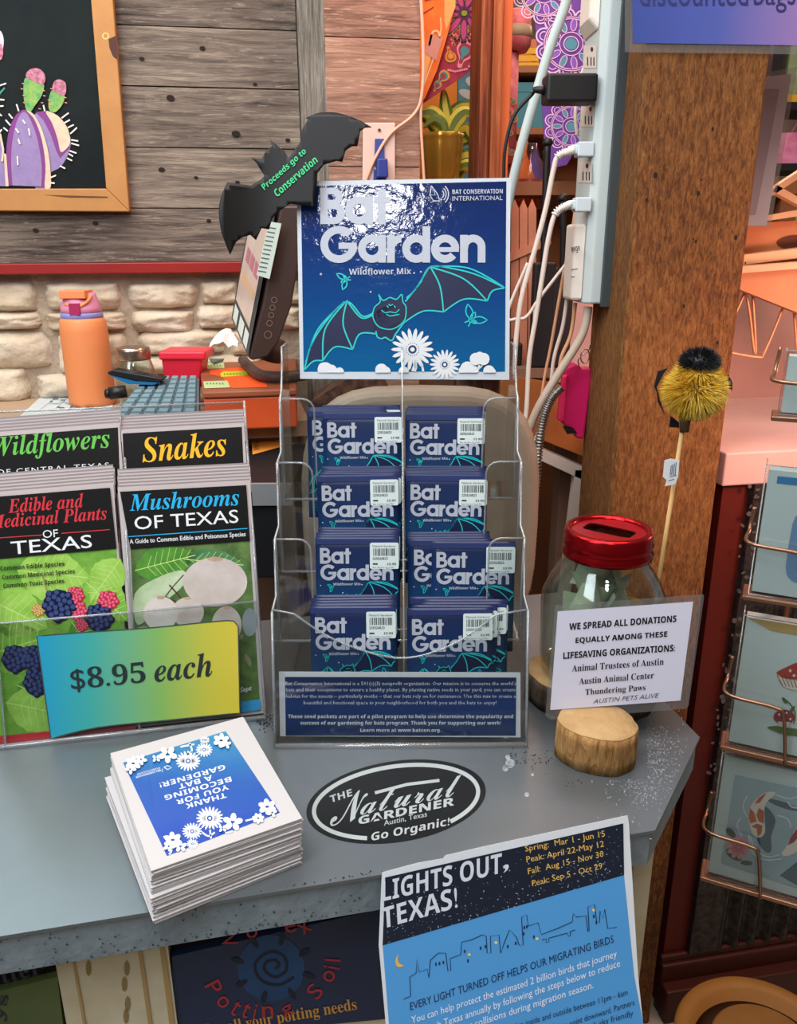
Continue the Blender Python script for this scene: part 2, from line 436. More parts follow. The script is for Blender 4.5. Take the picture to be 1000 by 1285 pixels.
# floor, ceiling above the shop and far walls
b = MB(mat('#b5ab9b', .5, noise=(6, '#9c9384'), bump=.03)); b.box(-3, 4.5, -2, 6.4, -.2, -.12)
b.use(mat('#7c7468', .8))
for i in range(16): b.box(-3, 4.5, -1.8 + i * .5, -1.794 + i * .5, -.121, -.1192)
for i in range(15): b.box(-2.8 + i * .5, -2.794 + i * .5, -2, 6.4, -.121, -.1192)
struct(b.build('floor'))
b = MB(mat('#b58f7c', .9, noise=(2, '#8f6f62'))); b.box(-3, 4.5, 6.3, 6.4, -.12, 3.0)
struct(b.build('wall_far'))

# plank wall on its stone base
b = MB(PLANK)
zs = [1.475, 1.583, 1.6995, 1.8115, 1.918, 2.03, 2.14, 2.25, 2.36]
for a, c in zip(zs, zs[1:]):
    for u0, u1 in ((-1.3, .505),):
        b.box(u0, u1, random.uniform(-.001, .001), .03, a + .0012, c - .0012)
b.use(KNOT)
for (x, y, r) in [(178, 74, .007), (254, 61, .008), (320, 106, .006), (214, 123, .011), (296, 168, .012), (361, 176, .007), (203, 213, .009), (246, 223, .006), (262, 277, .007), (45, 289, .008), (120, 280, .008), (298, 229, .007)]:
    u, z = WP.inv(WP.px(x, y)); r *= .62; pts = [(u + r * math.cos(t) * 1.2, -.0025, z + r * .8 * math.sin(t)) for t in [i * .6283 for i in range(10)]]
    b.add([V(p) for p in pts], [tuple(range(10))])
o = b.build('wall_back'); o.location = WP.p; o.rotation_euler.z = R(WY); struct(o)
b = MB(REDP); b.box(-1.3, .505, -.022, .02, 1.4535, 1.4752)
o = b.build('trim_1', bevel=.002); o.location = WP.p; o.rotation_euler.z = R(WY); struct(o)

STONE = mat('#dcd3c2', .85, noise=(8, '#b09a7c', .25), bump=.8, bscale=34)
b = MB(mat('#b3a390', .95, noise=(22, '#93826e', .3), bump=.7, bscale=60)); b.box(-1.3, .53, .022, .08, -.12, 1.4535)
b.use(STONE, True)
def stone(x0, y0, x1, y1):
    A = WP.inv(WP.px(x0, y0)); B = WP.inv(WP.px(x1, y1))
    cu, cz, a, c = (A[0] + B[0]) / 2, (A[1] + B[1]) / 2, abs(B[0] - A[0]) / 2 * 1.05, abs(B[1] - A[1]) / 2 * 1.1
    nu, nv = 18, 12; vs = []; fs = []
    se = V((random.uniform(0, 50), random.uniform(0, 50), random.uniform(0, 50))); dp = random.uniform(.026, .036)
    for j in range(nv + 1):
        for i in range(nu + 1):
            u, v = -1 + 2 * i / nu, -1 + 2 * j / nv
            w = 1 - .10 * (u * u * v * v)                                   # rounded corners
            n1 = mnoise.noise(se + V((u * 1.2, v * 1.2, 0))); n2 = mnoise.noise(se + V((u * 4, v * 4, 3)))
            ed = (1 + .10 * n1 + .05 * n2)
            x, zz = cu + a * u * w * ed, cz + c * v * w * (1 + .12 * mnoise.noise(se + V((u * 1.6, 9, v))) )
            h = dp * (1 - max(abs(u) ** 7, abs(v) ** 5)) * (1 + .35 * n1 + .16 * n2 + .08 * mnoise.noise(se + V((u * 9, v * 9, 5))))
            vs.append((x, .026 - h, zz))
    for j in range(nv):
        for i in range(nu): k = j * (nu + 1) + i; fs.append((k, k + 1, k + nu + 2, k + nu + 1))
    b.add(vs, fs, True)
for s in [(-45, 355, 46, 390), (54, 356, 150, 388), (159, 356, 247, 386), (250, 353, 300, 381), (305, 352, 380, 382),
          (-60, 394, 50, 413), (55, 394, 156, 414), (163, 391, 243, 417), (246, 384, 306, 412), (310, 386, 380, 414),
          (-50, 419, 64, 461), (67, 420, 160, 468), (171, 417, 282, 444), (288, 416, 350, 446),
          (-60, 465, 35, 507), (41, 473, 128, 500), (134, 474, 210, 500), (165, 448, 240, 470), (246, 449, 330, 480),
          (-60, 512, 40, 560), (46, 505, 120, 540)]: stone(*s)
o = b.build('wall_stone'); o.location = WP.p; o.rotation_euler.z = R(WY); struct(o)

# clad pillar at the end of the plank wall
c0 = onY(409, 100, 1.74); e9 = WP.e; b9 = V((-e9.y, e9.x, 0))
pl_w = (onp(527, 100, c0, b9) - c0).dot(e9)
PF = vplane((c0.x, c0.y, 0), WY)
b = MB(FRONTW)
pz = [.9, 1.12, 1.34, 1.56, 1.80, 2.05, 2.3]
zt = PF.inv(PF.px(450, 47))[1]
pz = [-.12] + [zt - .23 * k for k in (7, 6, 5, 4, 3, 2, 1)] + [zt, zt + .2, zt + .4]
for a, c in zip(pz, pz[1:]): b.box(0, pl_w, 0, .03, a + .001, c - .001)
b.use(PLANKV)
L = WP.px(371, 100); L = L - PF.p; lx, ly = L.dot(PF.e), L.dot(b9)
b.prism([(0, .0, pz[0]), (.012, .03, pz[0]), (lx + .03, ly + .05, pz[0]), (lx, ly + .02, pz[0])], (0, 0, pz[-1] - pz[0]))
b.use(FRONTW); b.box(.012, pl_w - .002, .03, .30, pz[0], pz[-1])
b.use(KNOT)
o = b.build('wall_pillar'); o.location = PF.p; o.rotation_euler.z = R(WY); struct(o)

# red-brown upright of the opening beyond the pillar
U = vplane(onY(600, 200, 1.86).xy.to_3d(), WY)
w1 = U.inv(U.px(627, 200))[0]; w2 = U.inv(U.px(641, 200))[0]
b = MB(REDWOOD); b.box(0, w1 * .42, 0, .09, .3, 2.6); b.box(w1 * .42, w1 * .55, .012, .09, .3, 2.6); b.box(w1 * .55, w1, 0, .09, .3, 2.6)
b.use(mat('#c8683a', .5)); b.box(w1, w2, .02, .09, .3, 2.6)
o = b.build('trim_2', bevel=.002); o.location = U.p; o.rotation_euler.z = R(WY); struct(o)

# timber post
pc = onY(811, 66, 1.30); PW = .184; PY = 3
PP = vplane((pc.x, pc.y, 0), PY)
bp_ = V((-PP.e.y, PP.e.x, 0))
PLX = Plane(PP.p, -bp_, V((0, 0, 1)))          # left face, right vector runs towards the viewer
b = MB(TIMBER)
b.prism([(.004, 0, -.12), (PW - .003, 0, -.12), (PW, .003, -.12), (PW, .18, -.12), (0, .18, -.12), (0, .005, -.12)], (0, 0, 2.7))
b.use(KNOT)
for (x, y, r) in [(822, 220, .0045), (894, 162, .003), (876, 243, .004), (880, 226, .002), (811, 251, .003), (923, 298, .004), (873, 303, .003), (858, 384, .003), (870, 300, .002), (900, 430, .003), (935, 330, .002)]:
    u, z = PP.inv(PP.px(x, y)); b.add([V((u + r * .7 * math.cos(t), -.0006, z + r * math.sin(t))) for t in [i * .7854 for i in range(8)]], [tuple(range(8))])
o = b.build('timber_post', bevel=.003); o.location = PP.p; o.rotation_euler.z = R(PY)
tag(o, 'rough brown square timber post behind the right end of the metal counter', 'post')

# chalkboard painting
g = WP.crop(0, 0, .2179, .02, 5e-4)
def on_wall(f, pts, l=0): return [f(x, y, l) for x, y in pts]
t = thing('framed_chalkboard', 'black board with a painted purple cactus in an orange-brown wooden frame', 'painting', g(300, 1100))
CHALK = mat('#12171a', .85, spec=.15, noise=(4, '#1d2425'))
b = MB(CHALK); b.prism([g(x, y, -30) for x, y in ((-500, -700), (505, -700), (622, 1092), (-500, 1092))], WP.n * .004)
b.build('board', t)
b = MB(OAK)
fr = WP.n * .022
def bar(q): b.prism([g(x, y, -38) for x, y in q], fr)
bar([(-500, 1092), (622, 1090), (755, 1222), (-500, 1214)])
bar([(480, -700), (606, -700), (755, 1222), (622, 1090)])
b.use(mat('#5b3a22', .8)); b.poly(g, [(250, 1122), (620, 1132), (620, 1140), (400, 1138)], 6.6)
b.use(mat('#4a2c28', .8)); b.poly(g, [(625, 225), (668, 205), (676, 345), (650, 325), (630, 275)], 6.6)
b.use(mat('#d9b46a', .4)); b.line(g, [(608 + 17 * math.cos(i * .5236), 207 + 17 * math.sin(i * .5236)) for i in range(12)], 7, 6.7, True)
b.build('frame', t, bevel=.002)
b = MB(); LIL = mat('#9583ab', .9, noise=(60, '#7f6c9f', .3)); PUR = mat('#7b3f80', .9); CRM = mat('#d9c6b0', .9, noise=(90, '#c3a78f', .3)); GRN = mat('#2f8f63', .9, noise=(70, '#9db04d', .2)); PNK = mat('#c48a9c', .9, noise=(160, '#8e4560', .15)); WHT = mat('#e6ddd0', .9)
k = -20
b.use(LIL); b.poly(g, smooth([(205, 1085), (180, 900), (170, 700), (250, 640), (340, 680), (405, 790), (395, 880), (350, 960), (290, 1000), (292, 1085)], 5, True), k)
b.use(PUR); b.poly(g, [(205, 645), (262, 640), (300, 700), (330, 800), (352, 880), (400, 820), (402, 850), (345, 910), (325, 870), (290, 770), (250, 690)], k + 1)
b.use(CRM); b.poly(g, smooth([(262, 640), (330, 665), (385, 730), (405, 810), (388, 850), (350, 875), (332, 800), (300, 710)], 4, True), k + 2)
b.use(PUR); b.poly(g, smooth([(40, 1068), (35, 900), (50, 760), (90, 665), (145, 632), (190, 680), (235, 800), (262, 950), (258, 1075)], 5), k + 3)
b.use(LIL); b.poly(g, smooth([(72, 1068), (64, 900), (80, 760), (110, 670), (145, 645), (180, 700), (215, 800), (240, 950), (238, 1075)], 5), k + 4)
b.use(CRM); b.poly(g, smooth([(155, 640), (190, 655), (235, 730), (275, 860), (292, 1000), (290, 1080), (258, 1080), (262, 950), (240, 800), (200, 690)], 4, True), k + 5)
b.poly(g, [(22, 880), (36, 890), (50, 1072), (32, 1072)], k + 5)
b.use(GRN); b.poly(g, smooth([(150, 630), (135, 540), (145, 450), (200, 465), (252, 485), (240, 550), (200, 610), (175, 645)], 5, True), k + 4)
b.poly(g, smooth([(285, 635), (280, 580), (298, 520), (340, 530), (372, 548), (360, 600), (320, 645)], 5, True), k + 4)
b.use(PNK); b.poly(g, smooth([(150, 440), (165, 405), (205, 392), (245, 410), (262, 450), (248, 485), (200, 470)], 5, True), k + 5)
b.poly(g, smooth([(302, 518), (312, 470), (345, 458), (378, 480), (380, 530), (365, 550), (330, 535)], 5, True), k + 5)
b.use(WHT)
for p, q in [((395, 650), (355, 680)), ((402, 690), (370, 708)), ((425, 718), (390, 735)), ((443, 735), (405, 770)), ((450, 812), (410, 805)), ((455, 838), (410, 825)), ((440, 882), (400, 868)), ((420, 900), (395, 885)), ((415, 925), (385, 910)), ((375, 970), (345, 955)), ((95, 600), (108, 640)), ((50, 655), (72, 682)), ((32, 690), (60, 722)), ((20, 735), (45, 755)), ((250, 605), (258, 640)), ((322, 1010), (292, 1022)), ((315, 1055), (292, 1052)), ((35, 480), (-10, 495)), ((25, 575), (-10, 572)), ((20, 610), (-10, 612)), ((10, 668), (-10, 650)), ((10, 745), (-5, 765)), ((130, 690), (145, 712)), ((90, 740), (108, 765)), ((105, 800), (115, 830)), ((165, 740), (172, 780)), ((100, 900), (103, 950))]:
    b.line(g, [p, q], 8, k + 8)
b.use(mat('#d08a70', .9))
for x, y in [(127, 480), (120, 510), (130, 548), (133, 590), (245, 520), (248, 550), (235, 590), (222, 625), (290, 510), (275, 575), (280, 600), (372, 590), (368, 560)]: b.line(g, [(x, y), (x + 14, y + 3)], 5, k + 8)
b.build('cactus_painting', t, label='painted purple cactus with green and pink buds')
b = MB(); b.use(LIL); b.poly(g, smooth([(-90, 1070), (-100, 850), (-40, 760), (5, 780), (22, 880), (34, 1072)], 5), k + 2)
b.use(CRM); b.line(g, [(0, 770), (18, 860), (12, 930)], 12, k + 6)
b.use(mat('#b9b4c4', .9)); b.poly(g, smooth([(-60, 240), (-30, 180), (5, 180), (22, 240), (0, 330), (-60, 330)], 5, True), k)
b.use(PNK); b.poly(g, smooth([(-40, 330), (0, 250), (18, 290), (5, 345)], 5, True), k + 1)
b.use(mat('#3f8f7a', .9)); b.line(g, [(-30, 580), (5, 530), (28, 505)], 10, k)
b.build('second_cactus', t, label='painted cactus cut by the left edge')

# electrical outlet on the pillar
f = PF.crop(360, 0, .4, .008, 5e-4)
t = thing('wall_outlet', 'pale outlet plate with a blue plug on the wood-clad pillar', 'outlet', f(285, 470))
b = MB(mat('#d7b9ad', .35)); b.prism([f(x, y, -14) for x, y in ((238, 386), (338, 386), (338, 600), (236, 600))], PF.n * .006); b.build('cover_plate', t, bevel=.0015)
b = MB(mat('#3c4a8c', .4)); b.prism([f(x, y, -2) for x, y in ((276, 436), (304, 436), (306, 520), (274, 520))], PF.n * .004); b.prism([f(x, y, -2) for x, y in ((272, 532), (308, 532), (310, 590), (270, 590))], PF.n * .004); b.build('socket', t)
b = MB(mat('#2d3b86', .4)); b.prism([f(x, y, 4) for x, y in ((280, 500), (312, 500), (314, 560), (278, 560))], PF.n * .02); b.build('plug', t, bevel=.003)
b = MB(mat('#4a3730', .4)); b.disc(f, (290, 408), 5, 3); b.build('screw', t)

# ================================================================== counter
CT = 1.05
cA = onz(0, 1175, CT); cB = onz(822, 1042, CT); cC = onz(878, 925, CT)
ce = (cB - cA).normalized(); ce.z = 0; ce.normalize(); cb = V((-ce.y, ce.x, 0))
TH = .0
cfr = Plane(cA, ce, V((0, 0, 1)))
TH = -cfr.inv(cfr.px(0, 1227))[1]
STEEL = mat('#6c7377', .34, .65, .5, noise=(5, '#7d8386', .3), bump=.03, bscale=18)
STEELF = mat('#8d999f', .5, .25, .5, noise=(30, '#727e84', .2), bump=.2, bscale=90)
CD = .46
t = thing('countertop', 'grey sheet-metal counter top with a clipped front right corner', 'counter', cA + cb * .2)
foot = [cA - ce * .5, cB, cC, cC + cb * (CD - (cC - cA).dot(cb)), cA - ce * .5 + cb * CD]
b = MB(STEEL); b.prism([p - V((0, 0, .003)) for p in foot], (0, 0, .003))
b.use(mat('#b9c0c4', .6, .6, noise=(150, '#838b90', .1)))
fs_ = Plane((0, 0, CT), (1, 0, 0), (0, 1, 0)).crop(0, 0, 1, .0001, 1e-4)
random.seed(3)
for i in range(1100):  # sparkle of the rough metal painted on as pale dots
    x, y = random.gauss(808, 23), random.gauss(957, 27)
    if x - 822 > (1042 - y) * .40 or (x < 812 and y < 978 and x > 700): continue
    b.disc(fs_, (x, y), random.uniform(.5, 1.9), 1, 5, random.uniform(.3, .7), random.uniform(0, 3))
for x, y, r in [(640, 958, 6), (634, 964, 4), (661, 997, 3), (668, 972, 2), (637, 950, 3)]: b.disc(fs_, (x, y), r, 1, 9)
b.use(mat('#2d3033', .8))
for i in range(90):
    x = random.uniform(640, 730); y = random.gauss(952 if x < 700 else 975, 6); 
    if x > 695 and y < 978: continue
    b.disc(fs_, (x, y), random.uniform(.4, 1.2), 1.5, 5)
for i in range(120): b.disc(fs_, (random.uniform(322, 345), random.gauss(905, 5)), random.uniform(.5, 1.4), 1.5, 5)
b.build('top_sheet', t)
inn = [p + cb * .003 for p in foot[:1]] + [cB + cb * .003 - ce * .002, cC - ce * .003, foot[3] - ce * .003, foot[4]]
b = MB(STEELF); b.prism([p - V((0, 0, TH)) for p in inn], (0, 0, TH - .003))
ff = cfr.crop(0, 0, 1, -.0025, 2e-4)
b.use(mat('#39424a', .7)); random.seed(5)
for i in range(240):
    x = random.uniform(0, 480); yt = 1175 - .18 * x; y = yt + random.choice([random.uniform(2, 6), random.uniform(2, 50), random.uniform(44, 50)])
    b.disc(ff, (x, y), random.uniform(.5, 1.5), 1, 6)
b.build('edge_band', t)

cream = mat('#cfc5a8', .6, noise=(12, '#b4a380', .2))
creamE = mat('#a98a58', .6)
CB = Plane(cA + cb * .035 - V((0, 0, TH)), ce, V((0, 0, 1)))
fc = CB.crop(0, 1120, .5, 0, 3e-4)
t = thing('counter_cabinet', 'cream wooden cabinet front under the grey metal counter', 'cabinet', CB.uv(.2, -.95))
ur = CB.inv(CB.px(812, 1100))[0]
b = MB(mat('#2a2420', .8)); b.slab(CB, -.5, ur - .002, -1.06 + TH, -.001, -.36, -.012)
b.build('carcass', t)
u0 = CB.inv(fc(150, 200))[0]; u1 = CB.inv(fc(432, 200))[0]
b = MB(cream); b.slab(CB, u0, u1, -.6, -.001, -.012, .006)
b.use(creamE); b.slab(CB, u0 + .012, u0 + .014, -.6, -.001, 0, .0068); b.slab(CB, u1 - .022, u1 - .019, -.6, -.001, 0, .0068); b.slab(CB, u1 - .006, u1 - .002, -.6, -.001, 0, .0068)
b.use(mat('#8a7448', .8)); 
for (x, y) in [(318, 190), (312, 230), (320, 280), (316, 310), (222, 190)]: b.disc(CB.crop(0, 1120, .5, .0062), (x, y), 7, 1, 8, 20)
b.build('stile', t, label='stained cream stile between the two signs')
b = MB(cream); b.slab(CB, ur - .035, ur, -.6, -.001, -.012, .006); b.use(creamE); b.slab(CB, ur - .02, ur - .018, -.6, -.001, 0, .0068); b.build('stile', t)
b = MB(cream); b.slab(CB, u1, ur - .035, CB.inv(fc(600, 345))[1] - .05, CB.inv(fc(440, 352))[1], -.012, .003); b.build('rail', t)

# signs on the cabinet front
q = lambda pl, f, x, y: pl.inv(f(x, y))
b = MB(mat('#16203a', .4, noise=(5, '#1c2c4c'))); f2 = CB.crop(0, 1120, .5, .004, 3e-4)
b.prism([f2(432, 145, -20), f2(985, 20, -20), f2(985, 300, -20), f2(440, 352, -20)], CB.n * .006)
b.use(mat('#1a4470', .5, noise=(10, '#16304f', .2))); b.disc(f2, (680, 190), 84, 1, 28)
b.use(mat('#0d1524', .5)); b.line(f2, smooth([(690, 192), (700, 182), (690, 170), (668, 175), (664, 195), (690, 212), (718, 195), (712, 160), (675, 150), (640, 180), (655, 220), (700, 232), (738, 212)], 5), 7, 2)
for a in range(8):
    an = a * .785 + .25; b.disc(f2, (685 + 92 * math.cos(an), 190 + 75 * math.sin(an)), 17, 2, 8, 7, an)
red = mat('#a02a30', .5); b.use(red)
for ch, x, y, r_, in [('P', 537, 238, 62), ('o', 560, 275, 48), ('t', 592, 290, 32), ('t', 618, 296, 24), ('i', 640, 300, 12), ('n', 672, 300, -2), ('g', 722, 298, -22), ('S', 790, 248, -50), ('o', 826, 210, -68), ('i', 832, 188, -80), ('l', 835, 170, -86), ('V', 575, 122, 250 - 180), ('o', 632, 100, 20), ('e', 728, 86, -12), ('x', 764, 88, -35)]:
    an = R(r_); w = {'i': 5, 'l': 5, 't': 18}.get(ch, 28); h = 40 if ch in 'PSVtil' else 30
    ex, ey = math.cos(an), math.sin(an); ux, uy = math.sin(an), -math.cos(an)
    b.text(f2, ch, (x - ex * w / 2 - ux * h / 2, y - ey * w / 2 - uy * h / 2), (x + ex * w / 2 - ux * h / 2, y + ey * w / 2 - uy * h / 2), h, 2, .004, hv=(ux * h, uy * h))
b.use(mat('#c08a3c', .5)); b.text(f2, serif_b('for all your potting needs'), (520, 368), (898, 302), 38, 2)
tag(b.build('potting_soil_sign', loc=f2(680, 250)), 'navy potting soil sign with a spiral sun under the counter', 'sign')
b = MB(mat('#5d6a35', .5, noise=(4, '#3c4a30', .3)))
b.prism([f2(-120, 260, -20), f2(148, 195, -20), f2(165, 345, -20), f2(-120, 345, -20)], CB.n * .006)
b.use(mat('#1c2430', .5)); b.text(f2, serif_b('better'), (-60, 245), (108, 205), 36, 1)
b.text(f2, serif_b('ys'), (15, 325), (30, 258), 30, 2, hv=(-28, 0))
tag(b.build('green_sign', loc=f2(60, 300)), 'olive green sign with dark lettering under the left counter edge', 'sign')
# ================================================================== bat artwork shared by the big sign and the seed packets
CY = mat('#1fb5b5', .4); NAVY2 = mat('#151c3e', .4); SILV = mat('#aab0ba', .4); WH = mat('#cdd1d3', .4)
def bat_art(b, f, l=1, w=6, n=5):
    b.use(NAVY2)
    rw = smooth([(495, 545), (555, 470), (600, 400), (700, 408), (800, 435), (912, 488)], n) + smooth([(912, 488), (860, 500), (838, 542)], n)[1:] + smooth([(838, 542), (740, 535), (655, 588)], n)[1:] + smooth([(655, 588), (570, 585), (490, 632)], n)[1:]
    lw = smooth([(362, 592), (315, 605), (250, 545), (170, 620), (105, 720), (72, 832)], n) + smooth([(72, 832), (110, 795), (150, 792)], n)[1:] + smooth([(150, 792), (200, 735), (275, 745)], n)[1:] + smooth([(275, 745), (305, 680), (375, 680)], n)[1:]
    body = smooth([(362, 600), (372, 680), (395, 700), (438, 708), (470, 660), (495, 610), (440, 560)], n, True)
    head = smooth([(366, 570), (390, 545), (384, 515), (402, 540), (430, 528), (458, 535), (480, 515), (485, 545), (498, 570), (490, 625), (440, 660), (385, 650), (360, 610)], n, True)
    for p in (rw, lw, body, head): b.poly(f, p, l)
    b.use(CY)
    for p in (rw, lw): b.line(f, p, w, l + 1)
    for p in ([(600, 400), (640, 480), (655, 588)], [(600, 400), (740, 450), (838, 542)], [(592, 405), (540, 490), (500, 530)], [(250, 545), (235, 640), (275, 745)], [(245, 545), (160, 660), (150, 792)], [(240, 545), (130, 660), (78, 800)], [(250, 540), (310, 612), (362, 600)], [(600, 398), (760, 405), (905, 482)], [(372, 668), (378, 692), (395, 700), (412, 695), (438, 708), (455, 680), (490, 632)]):
        b.line(f, smooth(p, n), w, l + 1)
    b.line(f, head, w * .8, l + 2, True)
    for p in ([(395, 580), (410, 592), (432, 588), (455, 592), (470, 578)], [(415, 598), (432, 606), (470, 598)], [(418, 562), (425, 570)], [(448, 562), (455, 570)], [(425, 556), (434, 562), (444, 556)]): b.line(f, p, w * .7, l + 2)
def moth(b, f, c, s, l, w, ang):
    def T(p): return (c[0] + s * (p[0] * math.cos(ang) - p[1] * math.sin(ang)), c[1] + s * (p[0] * math.sin(ang) + p[1] * math.cos(ang)))
    b.use(CY)
    def lf(q, L, W_): c_, s_ = math.cos(q), math.sin(q); return [T((L * t * c_ - o * W_ * math.sin(math.pi * t) * s_, L * t * s_ + o * W_ * math.sin(math.pi * t) * c_)) for o, ts in ((1, [i / 7 for i in range(8)]), (-1, [i / 7 for i in range(6, -1, -1)])) for t in ts]
    for P in (lf(-2.6, 62, 13), lf(1.9, 62, 13), lf(2.6, 34, 8), lf(-2.1, 26, 6)): b.line(f, P, w, l)
    b.line(f, [T((9 * math.cos(k * .7), 9 * math.sin(k * .7))) for k in range(10)], w, l); b.line(f, [T((6, -6)), T((22, -16))], w, l); b.line(f, [T((8, 2)), T((26, 4))], w, l)
def daisy(b, f, c, r, n, m1, m2, l=3, yk=1.0, core=.28):
    b.use(m1)
    for i in range(n):
        a = 2 * math.pi * i / n; b.disc(f, (c[0] + r * .62 * math.cos(a), c[1] + r * .62 * yk * math.sin(a)), r * .38, l, 8, r * .11 * (12 / n) * 1.35, a)
    b.disc(f, c, r * core, l + .5, 12); b.use(m2); b.disc(f, c, r * core * .72, l + 1, 12); b.use(m1); b.disc(f, c, r * core * .38, l + 1.5, 10)
def _arc(cx, cy, r, a0, a1, n): return [(cx + r * math.cos(R(a0 + (a1 - a0) * i / n)), cy + r * math.sin(R(a0 + (a1 - a0) * i / n))) for i in range(n + 1)]
def geo_letter(c, n):
    """bold geometric letters: strokes (points, width) with cap height 1, and the advance"""
    s = .212; h = s / 2; xh = .765; r = xh / 2 - h + .005; ring = _arc(xh / 2, xh / 2, r, 0, 360, n * 3)
    if c == 'B': return [([(h, 0), (h, 1)], s), ([(h, 1 - .09), (.34, 1 - .09)] + _arc(.36, .745, .165, 90, -90, n) + [(h, .58)], .18), ([(h, .5), (.36, .51)] + _arc(.385, .3, .205, 90, -90, n) + [(h, .095)], .19)], .69
    if c == 'a': return [(ring, s), ([(xh - h, 0), (xh - h, xh)], s)], xh + .03
    if c == 'd': return [(ring, s), ([(xh - h, 0), (xh - h, 1)], s)], xh + .03
    if c == 't': return [([(.21, 0), (.21, .97)], s), ([(0, .67), (.43, .67)], .17)], .44
    if c == 'G': return [(_arc(.51, .5, .405, 42, 352, n * 4), s), ([(.5, .46), (1.0, .46)], .17)], 1.04
    if c == 'r': return [([(h, 0), (h, xh)], s), (_arc(.40, .36, .30, 165, 92, n), s)], .42
    if c == 'e': return [(_arc(xh / 2, xh / 2, r, 0, 322, n * 4), s), ([(.1, .36), (xh - .004, .36)], .13)], xh + .03
    if c == 'n': return [([(h, 0), (h, xh)], s), ([(h, .36)] + _arc(.355, .43, .235, 170, 0, n * 2) + [(.59, 0)], s)], .7
def bat_title(b, f, res=4, sub=True):
    b.use(SILV)
    for word, x, y, H_ in (('Bat', 139, 221, 152), ('Garden', 140, 382, 152)):
        k = 0
        for ci, ch in enumerate(word):
            st_, adv = geo_letter(ch, res * 2)
            for j, (P, w) in enumerate(st_): b.line(f, [(x + px * H_, y - py * H_ - .004 * px * H_) for px, py in P], w * H_, 2 + j * .3 + .3 * (ci % 2))
            x += adv * H_
    b.text(f, 'Wildflower Mix', (260, 433), (520, 430), 27, 2, .03, res=2)

# ------------------------------------------------------------------ seed packet stand
SY = .650; SX0, SX1 = -.1185, .1205
t = thing('packet_stand', 'clear acrylic four-tier stand full of navy seed packets on the counter', 'display stand', (0, .72, CT))
ROOTLOC[t.name] = V((0, .72, CT))
FP = vplane((0, SY, CT), 0, 12)                         # sloping front panel
TY = [.676, .716, .756, .796]
def zat(y, Y): return onY(500, y, Y).z
TZ = [zat(768, TY[0]), zat(676, TY[1]), zat(580, TY[2]), zat(500, TY[3])]
TB = [CT + .012, TZ[0] - .05, TZ[1] - .05, TZ[2] - .05]
BK = .862
b = MB(ACR); b.box(SX0, SX1, SY, BK, CT, CT + .003); b.build('base', t)
v1 = (TZ[0] - CT) / math.cos(R(12))
cv = [(SX0, v1 + .002), (SX0 + .02, v1 - .002)] + smooth([(SX0 + .02, v1 - .002), (SX0 + .06, v1 - .028), (0, v1 - .045), (SX1 - .07, v1 - .032), (SX1 - .03, v1 - .004)], 6)[1:] + [(SX1, v1 + .001)]
pts = [(SX0, 0)] + cv + [(SX1, 0)]
b = MB(ACR); b.prism([FP.uv(u, v) for u, v in pts], -FP.n * .0025); b.build('front_panel', t)
b = MB(EDGE); b.tube([FP.uv(u, v, -.001) for u, v in cv], .0011, 6); b.tube([FP.uv(SX0, .001), FP.uv(SX1, .001)], .003, 8)
b.tube([FP.uv(SX0, 0), FP.uv(SX0, v1)], .0015, 6); b.tube([FP.uv(SX1, 0), FP.uv(SX1, v1)], .0015, 6); b.build('front_rim', t)
for k in (1, 2, 3):
    y, z0, z1 = TY[k], TB[k], TZ[k]
    a = .034; r = .012
    def ear(x0, s):
        return [(x0, z1), (x0 + s * (a - r), z1)] + [(x0 + s * (a - r + r * math.sin(q)), z1 - r + r * math.cos(q)) for q in (.4, .8, 1.2, 1.57)]
    Lp = ear(SX0, 1); Rp = ear(SX1, -1)
    lo = z0 + .012
    top = Lp + [(SX0 + a, lo + .004), (SX0 + a + .006, lo), (SX1 - a - .006, lo), (SX1 - a, lo + .004)] + Rp[::-1]
    b = MB(ACR); b.prism([V((x, y, z)) for x, z in [(SX0, z0)] + top + [(SX1, z0)]], (0, .0022, 0)); b.build('pocket_panel', t)
    b = MB(EDGE); b.tube([V((x, y, z)) for x, z in top], .001, 6); b.tube([(SX0, y, z0), (SX0, y, z1)], .0016, 6); b.tube([(SX1, y, z0), (SX1, y, z1)], .0016, 6); b.build('pocket_rim', t)
    b = MB(ACR); b.box(SX0, SX1, y, TY[k] + .042 if k < 3 else BK, z0 - .002, z0)
    b.use(EDGE); b.tube([(SX0 + .001, y, z0), (SX1 - .001, y, z0)], .0014, 6); b.build('shelf', t)
prof = [(SY, CT), (TY[0], TZ[0])]
for k in (1, 2, 3): prof += [(TY[k] - .012, TZ[k - 1] + .004), (TY[k] - .004, TZ[k] - .012), (TY[k], TZ[k])]
prof += [(TY[3] + .012, TZ[3] + .006), (TY[3] + .026, TZ[3] + .03), (TY[3] + .03, 1.405), (BK, 1.405), (BK, CT)]
for x in (SX0 - .001, SX1 - .001):
    b = MB(ACR); b.prism([V((x, y, z)) for y, z in prof], (.002, 0, 0)); b.use(EDGE); b.tube([V((x + .001, y, z)) for y, z in prof[:-1]], .0012, 6); b.build('side_panel', t)
dv = [(TY[0] + .006, CT + .01), (TY[0] + .004, CT + .1)] + [(TY[k] + .004, TZ[k] - .03) for k in (1, 2, 3)] + [(TY[3] + .03, TZ[3] + .045), (BK - .01, TZ[3] + .045), (BK - .01, CT + .01)]
b = MB(ACR); b.prism([V((.0035, y, z)) for y, z in dv], (.002, 0, 0)); b.use(EDGE); b.tube([V((.0045, y, z)) for y, z in dv[:-1]], .0009, 6); b.build('divider', t)
b = MB(ACR); b.box(SX0, SX1, BK - .002, BK, CT, 1.405); b.build('back_panel', t)

